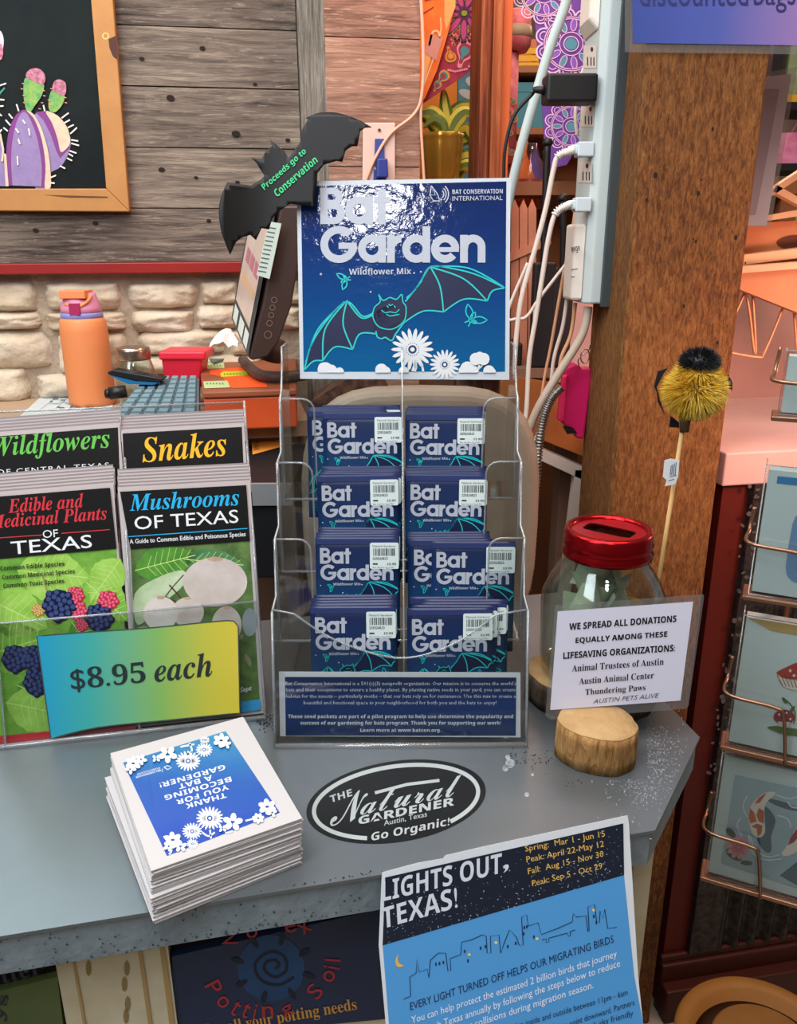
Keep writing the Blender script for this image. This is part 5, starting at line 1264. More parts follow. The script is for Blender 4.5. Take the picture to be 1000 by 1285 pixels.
# red tub
yr = 1.62; P = lambda x, y, Y=yr: onY(x, y, Y)
t = thing('red_tub', 'small bright red plastic tub with a lid before the stone wall', 'tub', (P(228, 476).x, yr + .03, DT))
def frus(b, x0, x1, X0, X1, yb, yt, Y0, dep, ins):
    A = [P(x0, yb, Y0), P(x1, yb, Y0)]; B = [P(X0, yt, Y0), P(X1, yt, Y0)]
    vs = [A[0] + V((0, ins, 0)), A[1] + V((0, ins, 0)), A[1] + V((0, dep - ins, 0)), A[0] + V((0, dep - ins, 0)), B[0], B[1], B[1] + V((0, dep, 0)), B[0] + V((0, dep, 0))]
    b.add(vs, [(3, 2, 1, 0), (4, 5, 6, 7), (0, 1, 5, 4), (1, 2, 6, 5), (2, 3, 7, 6), (3, 0, 4, 7)], False)
b = MB(mat('#d0243a', .4)); zb_ = 489; frus(b, 206, 249, 202, 253, zb_, 449, yr, .07, .006); b.build('body', t, bevel=.004)
b = MB(mat('#d82c40', .35)); frus(b, 199, 257, 198, 258, 452, 441, yr - .004, .085, .0); b.build('lid', t, bevel=.004)

# keyboard seen from its end, sloping
KY = mat('#5d727a', .5); KYK = mat('#6f8790', .45)
k0, k1, k2, k3 = onY(134, 530, 1.40), onY(250, 530, 1.40), onY(250, 474, 1.58), onY(180, 475, 1.58)
t = thing('keyboard', 'grey-blue computer keyboard lying end-on on the desk', 'keyboard', (k0 + k1) / 2)
nK = (k1 - k0).cross(k2 - k1).normalized()
if nK.z < 0: nK = -nK
b = MB(KY); b.prism([k0, k1, k2, k3], -nK * .018); kc_ = b.build('case', t, bevel=.003)
kl = lambda u, v: (k0 * (1 - u) + k1 * u) * (1 - v) + (k3 * (1 - u) + k2 * u) * v
kk = None
for i in range(6):
    for j in range(9):
        u0_, u1_ = .06 + i * .155, .06 + i * .155 + .13; v0_, v1_ = .03 + j * .107, .03 + j * .107 + .088
        q4 = [kl(u0_, v0_), kl(u1_, v0_), kl(u1_, v1_), kl(u0_, v1_)]; c4 = sum(q4, V((0, 0, 0))) / 4
        b = MB(KYK); vs = q4 + [c4 + (p - c4) * .78 + nK * .008 for p in q4]
        b.add(vs, [(4, 5, 6, 7), (0, 1, 5, 4), (1, 2, 6, 5), (2, 3, 7, 6), (3, 0, 4, 7)], False); b.build('key', kc_)
# stapler-like handset
b = MB(mat('#17191c', .4)); Yh = 1.52
b.prism([onY(x, y, Yh) for x, y in ((134, 467), (142, 464), (205, 475), (200, 480), (170, 478), (136, 470))], (0, .03, 0)); t = thing('stapler', 'blue and black stapler lying across the back of the keyboard', 'stapler', onY(170, 482, Yh)); b.build('top_arm', t, bevel=.002)
b = MB(mat('#1c6a9c', .4)); b.prism([onY(x, y, Yh + .002) for x, y in ((136, 470), (170, 478), (200, 480), (192, 483), (160, 482))], (0, .026, 0)); b.build('lower_arm', t)
b = MB(mat('#1a1a1b', .4)); c1 = onY(137, 494, 1.50); b.tube([c1, c1 + V((.03, .01, .003))], .012, 12); b.tube([c1 - V((.006, 0, 0)), c1 + V((0.003, 0, 0))], .009, 12); tag(b.build('black_canister', loc=c1 - V((0, 0, .012))), 'small black cylinder between the orange bottle and the keyboard', 'canister')

# brown cash box with stickers
BZ = onY(255, 492, 1.40).z
q0, q1 = onY(254, 492, 1.40), onY(372, 487, 1.43); q2, q3 = onz(372, 447, BZ), onz(250, 452, BZ)
for p in (q1, q2, q3): p.z = BZ
t = thing('cash_box', 'brown and red-orange box with coloured stickers left of the packet stand', 'box', (q0 + q1 + q2 + q3) / 4 - V((0, 0, BZ - DT)))
b = MB(mat('#8a4a30', .45, noise=(8, '#9c5a3c'))); b.prism([q0, q1, q2, q3], (0, 0, -.012)); clid = b.build('lid', t, bevel=.003)
b = MB(mat('#d9582a', .4, noise=(4, '#c04a22'))); ins = lambda p, s=.004: p + ((q0 + q1 + q2 + q3) / 4 - p).normalized() * s
b.prism([V((p.x, p.y, BZ - .013)) for p in map(ins, (q0, q1, q2, q3))], (0, 0, -(BZ - .013 - DT) + .001)); b.build('body', t, bevel=.003)
fz = Plane((0, 0, BZ), (1, 0, 0), (0, 1, 0)).crop(60, 340, .3, .0004, 3e-4)
for nm, col_, pts in (('orange_sticker', '#e8551c', [(675, 412), (835, 402), (830, 418), (900, 450), (920, 486), (770, 490), (730, 445), (680, 432)]), ('green_sticker', '#b6c48a', [(640, 385), (735, 382), (740, 407), (645, 410)]), ('green_sticker', '#b6c48a', [(650, 462), (750, 458), (763, 487), (655, 491)]), ('yellow_sticker', '#c8d42a', [(722, 428), (735, 420), (830, 418), (836, 436), (725, 443)])):
    b = MB(mat(col_, .6)); b.poly(fz, pts, 1 if 'orange' in nm else 2); b.use(mat('#3a3428', .7))
    x0_ = min(p[0] for p in pts); y0_ = min(p[1] for p in pts)
    if 'orange' not in nm:
        for i in range(6): b.line(fz, [(x0_ + 14 + i * 13, y0_ + 10), (x0_ + 20 + i * 13, y0_ + 16)], 3, 3)
    b.build(nm, clid)

# cash drawer under the box with its orange label
t = thing('cash_till', 'black cash till with an orange label under the brown box', 'till', (-.2, 1.40, .98))
b = MB(mat('#17181a', .45)); b.box(-.36, -.17, 1.225, 1.49, .98, 1.145); b.build('case', t, bevel=.004)
b = MB(mat('#a9aeb0', .35, .6)); b.box(-.36, -.17, 1.217, 1.2245, 1.11, 1.146); b.build('front_strip', t)
b = MB(mat('#e8943a', .5)); fz2 = Plane((0, 0, 1.146), (1, 0, 0), (0, 1, 0)).crop(220, 400, .2334, .0004, 3e-4); b.poly(fz2, [(410, 640), (565, 592), (560, 690), (415, 730)], 1); b.use(mat('#6a3a18', .6))
for i in range(9): b.line(fz2, [(422, 650 + i * 7), (444 + (i % 3) * 4, 646 + i * 7)], 3, 2)
for i in range(4): b.line(fz2, [(510 + i * 8, 640), (516 + i * 8, 660)], 3, 2)
b.build('orange_label', t)

# touch screen
Ym = 1.38; side = [(352, 258), (378, 258), (377, 320), (366, 385), (350, 430), (336, 448), (317, 453), (312, 450), (330, 380)]
N_ = [onY(x, y, Ym) for x, y in side]; far = onY(295, 400, 1.56) - onY(316, 449, Ym)
t = thing('touch_screen', 'dark brown tilted touch-screen monitor behind the paper bat', 'monitor', onY(330, 452, Ym))
b = MB(mat('#3a2822', .4)); b.prism(N_, far); b.build('housing', t, bevel=.004)
a_, d_ = onY(349, 262, Ym), onY(313, 448, Ym)
b = MB(mat('#26343a', .35)); nn_ = far.cross(a_ - d_).normalized(); nn_ = nn_ if nn_.dot(EYE - a_) > 0 else -nn_
b.add([a_ + nn_ * .003, d_ + nn_ * .003, d_ + far + nn_ * .003, a_ + far + nn_ * .003], [(0, 1, 2, 3)]); bz_ = b.build('bezel', t)
sc = lambda u, v: a_ * (1 - u) * (1 - v) + d_ * (1 - u) * v + (a_ + far) * u * (1 - v) + (d_ + far) * u * v + nn_ * .0036
b = MB(mat('#b8a294', .2, emit=.12, noise=(14, '#c9b3a6')))
b.add([sc(.14, .06), sc(.14, .84), sc(.94, .84), sc(.94, .06)], [(0, 1, 2, 3)])
b.use(mat('#b06a78', .2, emit=.1)); 
for i in range(3): b.add([sc(.2 + i * .22, .42) + nn_ * .0004, sc(.2 + i * .22, .52) + nn_ * .0004, sc(.38 + i * .22, .52) + nn_ * .0004, sc(.38 + i * .22, .42) + nn_ * .0004], [(0, 1, 2, 3)])
b.use(mat('#c8a882', .2, emit=.1)); b.add([sc(.2, .6) + nn_ * .0004, sc(.2, .66) + nn_ * .0004, sc(.86, .66) + nn_ * .0004, sc(.86, .6) + nn_ * .0004], [(0, 1, 2, 3)])
b.build('screen', t)
b = MB(mat('#ccd0c8', .6)); 
for v_ in ((.87, .98),): 
    for u_ in ((.1, .3), (.36, .6), (.7, .92)): b.add([sc(u_[0], v_[0]), sc(u_[0], v_[1]), sc(u_[1], v_[1]), sc(u_[1], v_[0])], [(0, 1, 2, 3)])
b.build('bezel_stickers', bz_)
MS = Plane((0, Ym, 0), (1, 0, 0), (0, 0, 1)); fm = MS.crop(270, 130, .2724, .0005, 3e-4)
b = MB(mat('#6e5a50', .3))
for x, y, r in [(272, 905, 13), (264, 940, 12), (258, 975, 12), (250, 1012, 13), (243, 1065, 17)]: b.line(fm, [(x + r * math.cos(i * .5236), y + r * math.sin(i * .5236)) for i in range(12)], 4, 2, True)
b.build('side_buttons', t)
b = MB(mat('#b9c6bc', .6)); fs2 = Plane((0, Ym - .02, 0), (1, 0, 0), (0, 0, 1)).crop(270, 130, .2724, 0, 3e-4)
b.prism([fs2(x, y) for x, y in ((248, 543), (305, 552), (250, 808), (190, 790))], (0, .0006, 0)); b.use(mat('#55605a', .7))
for i in range(11): b.line(fs2, [(244 - i * 4.6, 570 + i * 20), (280 - i * 4.6, 576 + i * 20)], 5, 2)
b.build('instruction_slip', t, label='pale paper slip with dark printed lines')
b = MB(mat('#4a3a36', .5)); b.tube(smooth([tuple(onz(x, y, BZ + .012)) for x, y in ((305, 452), (325, 470), (360, 473), (395, 468))], 6), .011, 10)
b.tube([onY(338, 452, Ym + .06), onY(345, 425, Ym + .06)], .02, 12); b.build('stand', t)

# tissue beside the screen
random.seed(6); b = MB(mat('#ddd6d0', .8)); c = onY(284, 432, 1.58)
vs = []; 
for i in range(7):
    for j in range(7):
        x, y = (i - 3) * .009, (j - 3) * .009; r_ = math.hypot(x, y); vs.append(c + V((x, y, .035 - r_ * 1.1 + random.uniform(-.008, .008))))
b.add(vs, [(i * 7 + j, i * 7 + j + 1, i * 7 + j + 8, i * 7 + j + 7) for i in range(6) for j in range(6)], False)
tag(b.build('tissue', loc=c), 'crumpled white tissue beside the touch screen', 'tissue')
b = MB(mat('#5f6f6e', .5)); b.prism([onz(x, y, BZ + .001) for x, y in ((262, 452), (300, 443), (303, 446), (268, 458))], (0, 0, .006)); tag(b.build('dark_folder', loc=onz(280, 452, BZ)), 'thin dark folder edge lying on the brown box', 'folder')

# things seen through the packet stand: padded chair back, cardboard box
t = thing('padded_chair', 'tan padded chair back seen through the clear packet stand', 'chair', (-.02, 1.32, -.12))
b = MB(mat('#8f8272', .6, noise=(6, '#776b5c'), bump=.1)); 
vs = [(.19 * math.copysign(abs(math.cos(a)) ** .55, math.cos(a)), .22 * math.copysign(abs(math.sin(a)) ** .6, math.sin(a))) for a in [i * .1745 for i in range(36)]]
b.prism([V((.035 + x, 1.20, 1.08 + z)) for x, z in vs], (0, .05, 0)); b.build('backrest', t, bevel=.018, bseg=4)
b = MB(mat('#3a3430', .5, .5)); b.tube([(.035, 1.262, .95), (.035, 1.32, .5), (.035, 1.3, .42)], .018, 10); b.build('back_post', t)
b = MB(mat('#8d8068', .6)); b.lathe((.035, 1.14, .36), [(.2, 0), (.23, .03), (.22, .07), (.15, .085)], 32); b.build('seat', t)
b = MB(mat('#3a3430', .5, .5)); b.tube([(.035, 1.14, .36), (.035, 1.14, -.02)], .025, 12)
for i in range(5): a = i * 1.2566; b.tube([(.035, 1.14, .0), (.035 + .24 * math.cos(a), 1.14 + .24 * math.sin(a), -.095)], .016, 8)
b.build('swivel_base', t)
b = MB(mat('#5a3a2a', .5, noise=(60, '#2a1a14', .1))); b.obox(onY(445, 500, 1.40), (.05, 0, .03), (0, .05, 0), (-.02, 0, .035)); tag(b.build('striped_case', loc=onY(445, 520, 1.4)), 'dark striped case seen just below the blue poster', 'case')
# two-way radios on the side desk
t = thing('side_desk', 'white-framed side desk with a brown board behind the stand', 'desk', (.3, 2.0, -.12))
zt2 = onY(690, 462, 1.80).z
b = MB(mat('#c9bcae', .5)); Y2 = 1.78
b.prism([onY(x, y, Y2) for x, y in ((628, 548), (640, 545), (735, 588), (735, 604), (640, 560), (628, 566))], (0, .03, 0))
b.prism([onY(x, y, Y2) for x, y in ((722, 590), (740, 590), (712, 770), (700, 770))], (0, .03, 0)); b.build('white_frame', t)
b = MB(mat('#a8612f', .5, noise=(9, '#8a4c22'))); b.prism([onY(x, y, Y2 - .003) for x, y in ((628, 470), (700, 482), (738, 500), (738, 575), (700, 560), (628, 530))], (0, .03, 0)); b.build('front_board', t)
b = MB(mat('#7a5a48', .6)); b.box(.14, .44, Y2 + .01, 1.985, zt2 - .02, zt2); b.box(.40, .44, 1.9, 1.98, -.12, zt2 - .02); b.box(.14, .18, 1.9, 1.98, -.12, zt2 - .02); b.build('desk_top', t)
zr = zt2
for i, (x, yb, yt, ant, w) in enumerate([(678, 432, 330, [(682, 335), (684, 260), (785 - 98, 180)], 13), (702, 425, 336, [(706, 340), (707, 300), (706, 250)], 12)]):
    Yr = 1.82; p = onY(x, yb, Yr); p.z = zr + .001
    t = thing('two_way_radio', ['black two-way radio with the taller antenna behind the plug cords', 'black two-way radio with the shorter antenna nearer the power strip'][i], 'radio', p, 'two-way radios')
    H_ = onY(x, yt, Yr).z - zr; k = w * .0018
    b = MB(mat('#17171a', .5)); b.obox((p.x, Yr, zr + H_ / 2 + .001), (k, 0, 0), (0, .018, 0), (0, 0, H_ / 2)); b.build('body', t, bevel=.004)
    b = MB(mat('#121214', .5)); ap = [tuple(onY(a, c, Yr)) for a, c in ant]; b.tube(smooth(ap, 5), .0075, 8); b.lathe(ap[-1], [(.009, -.004), (.012, 0), (.009, .008), (.003, .011)], 12); b.build('antenna', t)
    if i == 0:
        fr_ = Plane((0, Yr - .0185, 0), (1, 0, 0), (0, 0, 1)).crop(640, 350, .36, 0, 4e-4); b = MB(mat('#c8c6c0', .5)); b.poly(fr_, [(82, 84), (98, 82), (92, 170), (78, 170)], 1); b.use(mat('#222', .5) if False else mat('#222222', .5)); b.text(fr_, 'SAMPLEX', (93, 166), (97, 90), 1, 2, .02, hv=(-9, -1)); b.build('name_label', t)
b = MB(mat('#1b1a1c', .5)); b.box(onY(640, 440, 1.8).x, onY(676, 440, 1.8).x - .03, 1.84, 1.95, zr, zr + .05); tag(b.build('radio_charger', loc=(onY(655, 440, 1.8).x, 1.88, zr), bevel=.004), 'low black charging base behind the packet stand corner', 'charger')

# ================================================================== shop beyond the opening
f1 = Plane((0, 2.05, 0), (1, 0, 0), (0, 0, 1)).crop(500, 0, .22, 0, 8e-4)
ORG = mat('#ef6a24', .7, noise=(20, '#f2a04a', .2)); MAG = mat('#b8404c', .7, noise=(40, '#8f2f5c', .2)); 
def cloth(b, f, pts, m, l=0, amp=.012):
    b.use(m); v = [f(x, y, l) + V((0, amp * math.sin(x * .06), 0)) for x, y in pts]; b.prism(v, (0, .004, 0))
b = MB(); cloth(b, f1, [(115, -200), (335, -200), (322, 40), (285, 180), (220, 400), (150, 560), (118, 590)], ORG, 0, 0)
b.use(mat('#f4c878', .7)); b.poly(f1, [(262, -100), (325, -100), (325, 40), (272, 170), (262, 120)], 2); b.poly(f1, [(140, 300), (165, 290), (185, 330), (160, 420), (145, 500)], 2)
b.use(mat('#d8a49a', .6)); b.poly(f1, [(185, 195), (255, 215), (215, 345), (145, 300)], 3)
b.use(mat('#f0dcb0', .6)); b.line(f1, smooth([(175, 260), (195, 185), (225, 180), (235, 215)], 5), 12, 3); b.line(f1, smooth([(240, 100), (240, 190), (200, 330), (150, 470), (130, 540)], 5), 7, 2.5)
b.use(mat('#b8301c', .7)); b.line(f1, [(150, 0), (230, -20)], 12, 2); b.line(f1, [(200, 40), (120, 90)], 6, 2)
tag(b.build('orange_cloth', loc=f1(200, 560)), 'glowing orange patterned cloth hanging beside the pillar', 'cloth')
f1b = Plane((0, 2.08, 0), (1, 0, 0), (0, 0, 1)).crop(500, 0, .22, 0, 8e-4)
b = MB(); cloth(b, f1b, [(310, -200), (500, -200), (500, 372), (460, 372), (330, 460), (140, 590), (150, 520), (285, 180), (345, 80)], MAG, 0, 0)
cG, cM, cT, cYl, cP = mat('#8fa63a', .6), mat('#c04a8a', .6), mat('#4a9a9c', .6), mat('#d9a838', .6), mat('#e8a0a8', .6)
for i in range(9):
    a = i * .698 + .2; c = (375, 75); 
    for m_, s in ((cG, 1), (mat('#5b2a5a', .6), .82), (cM, .62)):
        b.use(m_); b.disc(f1b, (c[0] + 95 * math.cos(a) * .95, c[1] + 95 * math.sin(a)), 92 * s, 2 + (1 - s) * 3, 14, 26 * s, a)
b.use(cG); b.disc(f1b, (375, 75), 18, 4, 10)
random.seed(8)
for i in range(150): b.use(random.choice([mat('#2a1a24', .6), cYl, cP])); b.disc(f1b, (random.uniform(300, 480), random.gauss(215, 22)), random.uniform(3, 6), 2, 6)
def paisley(f, c, s, ang, cols, l):
    base = [(0, 0), (30, -38), (75, -40), (95, 0), (80, 40), (35, 45), (0, 30), (-30, 38), (-38, 20), (-15, 8)]
    for k_, (m_, z) in enumerate(zip(cols, (1, .74, .48))):
        b.use(m_); P = [((p[0] - 35) * z + 35, p[1] * z) for p in base]; P = smooth(P, 3, True)
        b.poly(f, [(c[0] + s * (p[0] * math.cos(ang) - p[1] * math.sin(ang)), c[1] + s * (p[0] * math.sin(ang) + p[1] * math.cos(ang))) for p in P], l + k_ * .6)
paisley(f1b, (345, 330), 1.2, -.9, (cP, MAG, cT), 2); paisley(f1b, (300, 290), .7, 1.6, (cYl, mat('#c05a3a', .6), cYl), 3)
paisley(f1b, (230, 450), .7, -.6, (cYl, cT, MAG), 2); paisley(f1b, (205, 500), .5, -.8, (cYl, cT, MAG), 2.4); paisley(f1b, (470, 300), .6, 1.2, (cYl, MAG, cT), 2)
for i in range(14): b.use(cP); b.disc(f1b, (285 + i * 13, 408 - abs(i - 3) * 3 - (i > 8) * (i - 8) * 12), 7, 3, 7)
tag(b.build('paisley_cloth', loc=f1b(400, 380)), 'magenta paisley cloth with a green-edged flower left of the upright', 'cloth')
# painted board behind the plant
f3 = Plane((0, 2.60, 0), (1, 0, 0), (0, 0, 1)).crop(500, 0, .22, 0, 8e-4)
b = MB(mat('#2f5f7a', .6, noise=(5, '#5fa3b5', .15))); b.prism([f3(x, y) for x, y in ((340, 300), (520, 300), (520, 1045), (340, 1045))], (0, .02, 0)); b.use(mat('#b8c4c4', .6)); 
for c, rx, ry in (((430, 470), 50, 30), ((400, 540), 60, 25), ((460, 530), 30, 40), ((420, 640), 50, 35)): b.disc(f3, c, rx, 1, 12, ry, .4)
tag(b.build('sea_painting', loc=f3(420, 720)), 'blue and white painted board behind the potted plant', 'painting')
b = MB(mat('#d9862a', .6)); b.prism([f3(x, y, -10) for x, y in ((100, 420), (335, 440), (335, 1040), (100, 1040))], (0, .02, 0)); tag(b.build('orange_board', loc=f3(220, 800)), 'plain orange board behind the potted plant', 'board')
# potted plant
YP_ = 2.12; fp = Plane((0, YP_, 0), (1, 0, 0), (0, 0, 1)).crop(500, 0, .22, 0, 5e-4)
t = thing('potted_plant', 'striped green and yellow plant in a fluted gold vase', 'plant', fp(240, 1020))
kk_ = .22 * YP_ / 1000 * 1.0
b = MB(mat('#c8aa48', .25, .7)); c = fp(245, 1020); zc = lambda y: fp(245, y).z
b.lathe((c.x, c.y, 0), [(78 * kk_, zc(1060)), (88 * kk_, zc(1000)), (100 * kk_, zc(900)), (108 * kk_, zc(820)), (104 * kk_, zc(790)), (112 * kk_, zc(765))], 48, wob=lambda q, z: 1 + .05 * math.cos(7 * q)); b.build('vase', t)
LG, LY = mat('#57742a', .45, noise=(30, '#6c8836')), mat('#d6da4c', .45, noise=(20, '#c8c848'))
def blade(pts, w, m1, m2, Yo=0):
    sp_ = smooth([tuple(fp(x, y) + V((0, Yo, 0))) for x, y in pts], 7); n = len(sp_)
    b = MB(m1); L_, R_ = [], []
    for i, p in enumerate(sp_):
        d = (sp_[min(i + 1, n - 1)] - sp_[max(i - 1, 0)]).normalized(); s_ = d.cross(V((0, 1, 0))).normalized(); ww = w * kk_ * math.sin(math.pi * min(.97, .12 + .88 * i / (n - 1))) ** .7
        L_.append((p - s_ * ww, p - s_ * ww * .45 + V((0, -.004, 0)), p + s_ * ww * .45 + V((0, -.004, 0)), p + s_ * ww))
    for a_i, (cols) in enumerate((m2, m1, m2)):
        b.use(cols); b.add([q for r_ in L_ for q in (r_[a_i], r_[a_i + 1])], [(2 * i, 2 * i + 1, 2 * i + 3, 2 * i + 2) for i in range(n - 1)], True)
        b.add([q + V((0, .0012, 0)) for r_ in L_ for q in (r_[a_i], r_[a_i + 1])], [(2 * i + 2, 2 * i + 3, 2 * i + 1, 2 * i) for i in range(n - 1)], True)
    b.build('leaf', t)
blade([(275, 790), (280, 700), (265, 600), (255, 495)], 34, LY, LG); blade([(265, 790), (230, 700), (180, 650), (110, 660)], 40, LG, LY, -.02); blade([(280, 790), (320, 700), (370, 650), (425, 650)], 36, LG, LY, -.02)
blade([(290, 780), (300, 660), (370, 590), (480, 600)], 30, LY, LG, .03); blade([(240, 780), (190, 690), (150, 640), (130, 600)], 30, LY, LG, .03); blade([(300, 800), (380, 720), (420, 760), (460, 860)], 34, LY, LG, .04); blade([(330, 820), (400, 780), (470, 780), (500, 800)], 28, LY, LG, .05)
blade([(340, 900), (400, 870), (460, 900), (490, 980)], 34, LY, LG, .05); blade([(340, 950), (400, 930), (450, 960), (470, 1010)], 30, LG, LY, .04); blade([(260, 790), (250, 720), (200, 690), (140, 740)], 26, LG, LG, -.03); blade([(360, 1000), (400, 900), (440, 860), (490, 850)], 30, LG, LY, .07)
# ledge the plant stands on
b = MB(mat('#8a5a38', .6)); b.box(.02, .95, 1.99, 2.75, zc(1060) - .03, zc(1060) - .0005); b.box(.05, .09, 2.0, 2.3, -.12, zc(1060) - .03); b.box(.9, .94, 2.0, 2.3, -.12, zc(1060) - .03)
tag(b.build('display_ledge', loc=(.3, 2.15, zc(1060))), 'brown wooden display ledge carrying the potted plant', 'ledge')
# coral patterned pendant cloth, purple mandala cloth
f4 = Plane((0, 2.02, 0), (1, 0, 0), (0, 0, 1)).crop(500, 0, .22, 0, 8e-4)
CORAL = mat('#d9858a', .7, noise=(45, '#bf5a62', .15)); b = MB()
t = thing('coral_lantern', 'coral patterned round lantern cloth right of the red-brown upright', 'lantern', f4(690, 920))
cx0 = f4(705, 0).x; kf = .22 * 2.02 / 1000; zf = lambda y: f4(700, y).z
b = MB(CORAL); b.lathe((cx0, 2.10, 0), [(60 * kf, zf(250)), (78 * kf, zf(215)), (82 * kf, zf(150)), (76 * kf, zf(90)), (72 * kf, zf(20)), (50 * kf, zf(0))], 40); b.build('drum', t)
b = MB(mat('#9a8a72', .6)); b.lathe((cx0, 2.10, 0), [(78 * kf, zf(190)), (84 * kf, zf(150)), (79 * kf, zf(100))], 40); b.build('band', t)
b = MB(CORAL); b.lathe((f4(668, 0).x, 2.10, 0), [(52 * kf, zf(910)), (54 * kf, zf(600)), (50 * kf, zf(260))], 40)
fl_ = Plane((0, 2.10 - 56 * kf, 0), (1, 0, 0), (0, 0, 1)).crop(500, 0, .22, 0, 8e-4)
for x, y in ((630, 740), (655, 660), (625, 620), (640, 850), (650, 560)): paisley(fl_, (x, y), .4, 1.2, (cYl, mat('#a0484c', .6), cT), 0)
b.build('column', t)
f5 = Plane((0, 1.92, 0), (1, 0, 0), (0, 0, 1)).crop(500, 0, .22, 0, 8e-4)
PURC = mat('#5a3488', .7, noise=(12, '#6a459c', .25)); PL = mat('#d8b4d4', .7); PT = mat('#4a8a9c', .7)
b = MB(); cloth(b, f5, [(770, -200), (1100, -200), (1100, 700), (960, 940), (870, 960), (830, 800), (810, 420), (780, 150)], PURC, 0, 0)
def mandala(c, R_):
    def circ(r, q0=0, q1=6.2832, n=40): return [(c[0] + r * math.cos(q0 + (q1 - q0) * i / n), c[1] + r * math.sin(q0 + (q1 - q0) * i / n)) for i in range(n + 1)]
    n_ = 11
    for i in range(n_):                      # scalloped rim, long petals, inner loops
        a = 6.2832 * i / n_; p = (c[0] + R_ * .92 * math.cos(a), c[1] + R_ * .92 * math.sin(a)); rs = R_ * .25
        b.use(PL); b.line(f5, [(p[0] + rs * math.cos(a + q_), p[1] + rs * math.sin(a + q_)) for q_ in [-1.7 + k_ * .34 for k_ in range(11)]], R_ * .05, 2)
        b.line(f5, [(p[0] + rs * .55 * math.cos(a + q_), p[1] + rs * .55 * math.sin(a + q_)) for q_ in [-1.7 + k_ * .34 for k_ in range(11)]], R_ * .03, 2)
        a2 = a + .28; p2 = (c[0] + R_ * .62 * math.cos(a2), c[1] + R_ * .62 * math.sin(a2))
        b.use(PT if i % 2 else mat('#7d56b4', .7)); b.disc(f5, p2, R_ * .19, 1.5, 14, R_ * .085, a2)
        b.use(PL); b.line(f5, [(p2[0] + R_ * .2 * math.cos(q_) * math.cos(a2) - R_ * .1 * math.sin(q_) * math.sin(a2), p2[1] + R_ * .2 * math.cos(q_) * math.sin(a2) + R_ * .1 * math.sin(q_) * math.cos(a2)) for q_ in [k_ * .45 for k_ in range(14)]], R_ * .025, 2.3, True)
    b.use(PL)
    for r in (.88, .82, .38): b.line(f5, circ(R_ * r), R_ * .028, 2.6, True)
    b.use(PT); b.disc(f5, c, R_ * .2, 1.5, 16); b.use(PL); b.line(f5, circ(R_ * .24), R_ * .03, 2.8, True)
mandala((985, 250), 175); mandala((985, 720), 130); mandala((830, -40), 150)
tag(b.build('mandala_cloth', loc=f5(900, 960)), 'purple mandala cloth hanging behind the power strip', 'cloth')
# vase, bottle, picket slats on the ledge
t = thing('orange_vase', 'orange cone vase right of the red-brown upright', 'vase', onY(655, 240, 2.2))
b = MB(mat('#e8783a', .5)); b.lathe((onY(652, 240, 2.14).x, 2.14, 0), [(.055, onY(652, 262, 2.14).z), (.04, onY(652, 230, 2.14).z), (.012, onY(652, 190, 2.14).z), (.016, onY(652, 178, 2.14).z)], 28); b.build('body', t)
b = MB(GLASS); c = onY(665, 240, 2.06); zq = lambda y: onY(665, y, 2.06).z; b.lathe((c.x, 2.06, 0), [(.028, zq(245)), (.032, zq(225)), (.030, zq(205)), (.012, zq(194)), (.012, zq(180))], 28); b.use(mat('#8a2a3a', .4)); b.lathe((c.x, 2.06, 0), [(.026, zq(244)), (.028, zq(225)), (.001, zq(224))], 20); tag(b.build('glass_bottle', loc=c), 'clear glass bottle with dark red contents near the mandala cloth', 'bottle')
PKC = mat('#d08a6a', .7, noise=(8, '#b87050'))
t = thing('picket_fence', 'small pinkish wooden picket fence behind the right edge of the poster', 'fence', onY(657, 440, 1.96))
for i, x in enumerate((646, 657, 668)):
    b = MB(PKC); b.prism([onY(x + dx, y, 1.96) for dx, y in ((-5, 480), (4, 480), (5, 262), (0, 250), (-5, 262))], (0, .01, 0)); b.build('picket', t)
b = MB(PKC); b.prism([onY(x, y, 1.955) for x, y in ((636, 318), (690, 298), (692, 306), (636, 330))], (0, .004, 0)); b.build('rail', t)

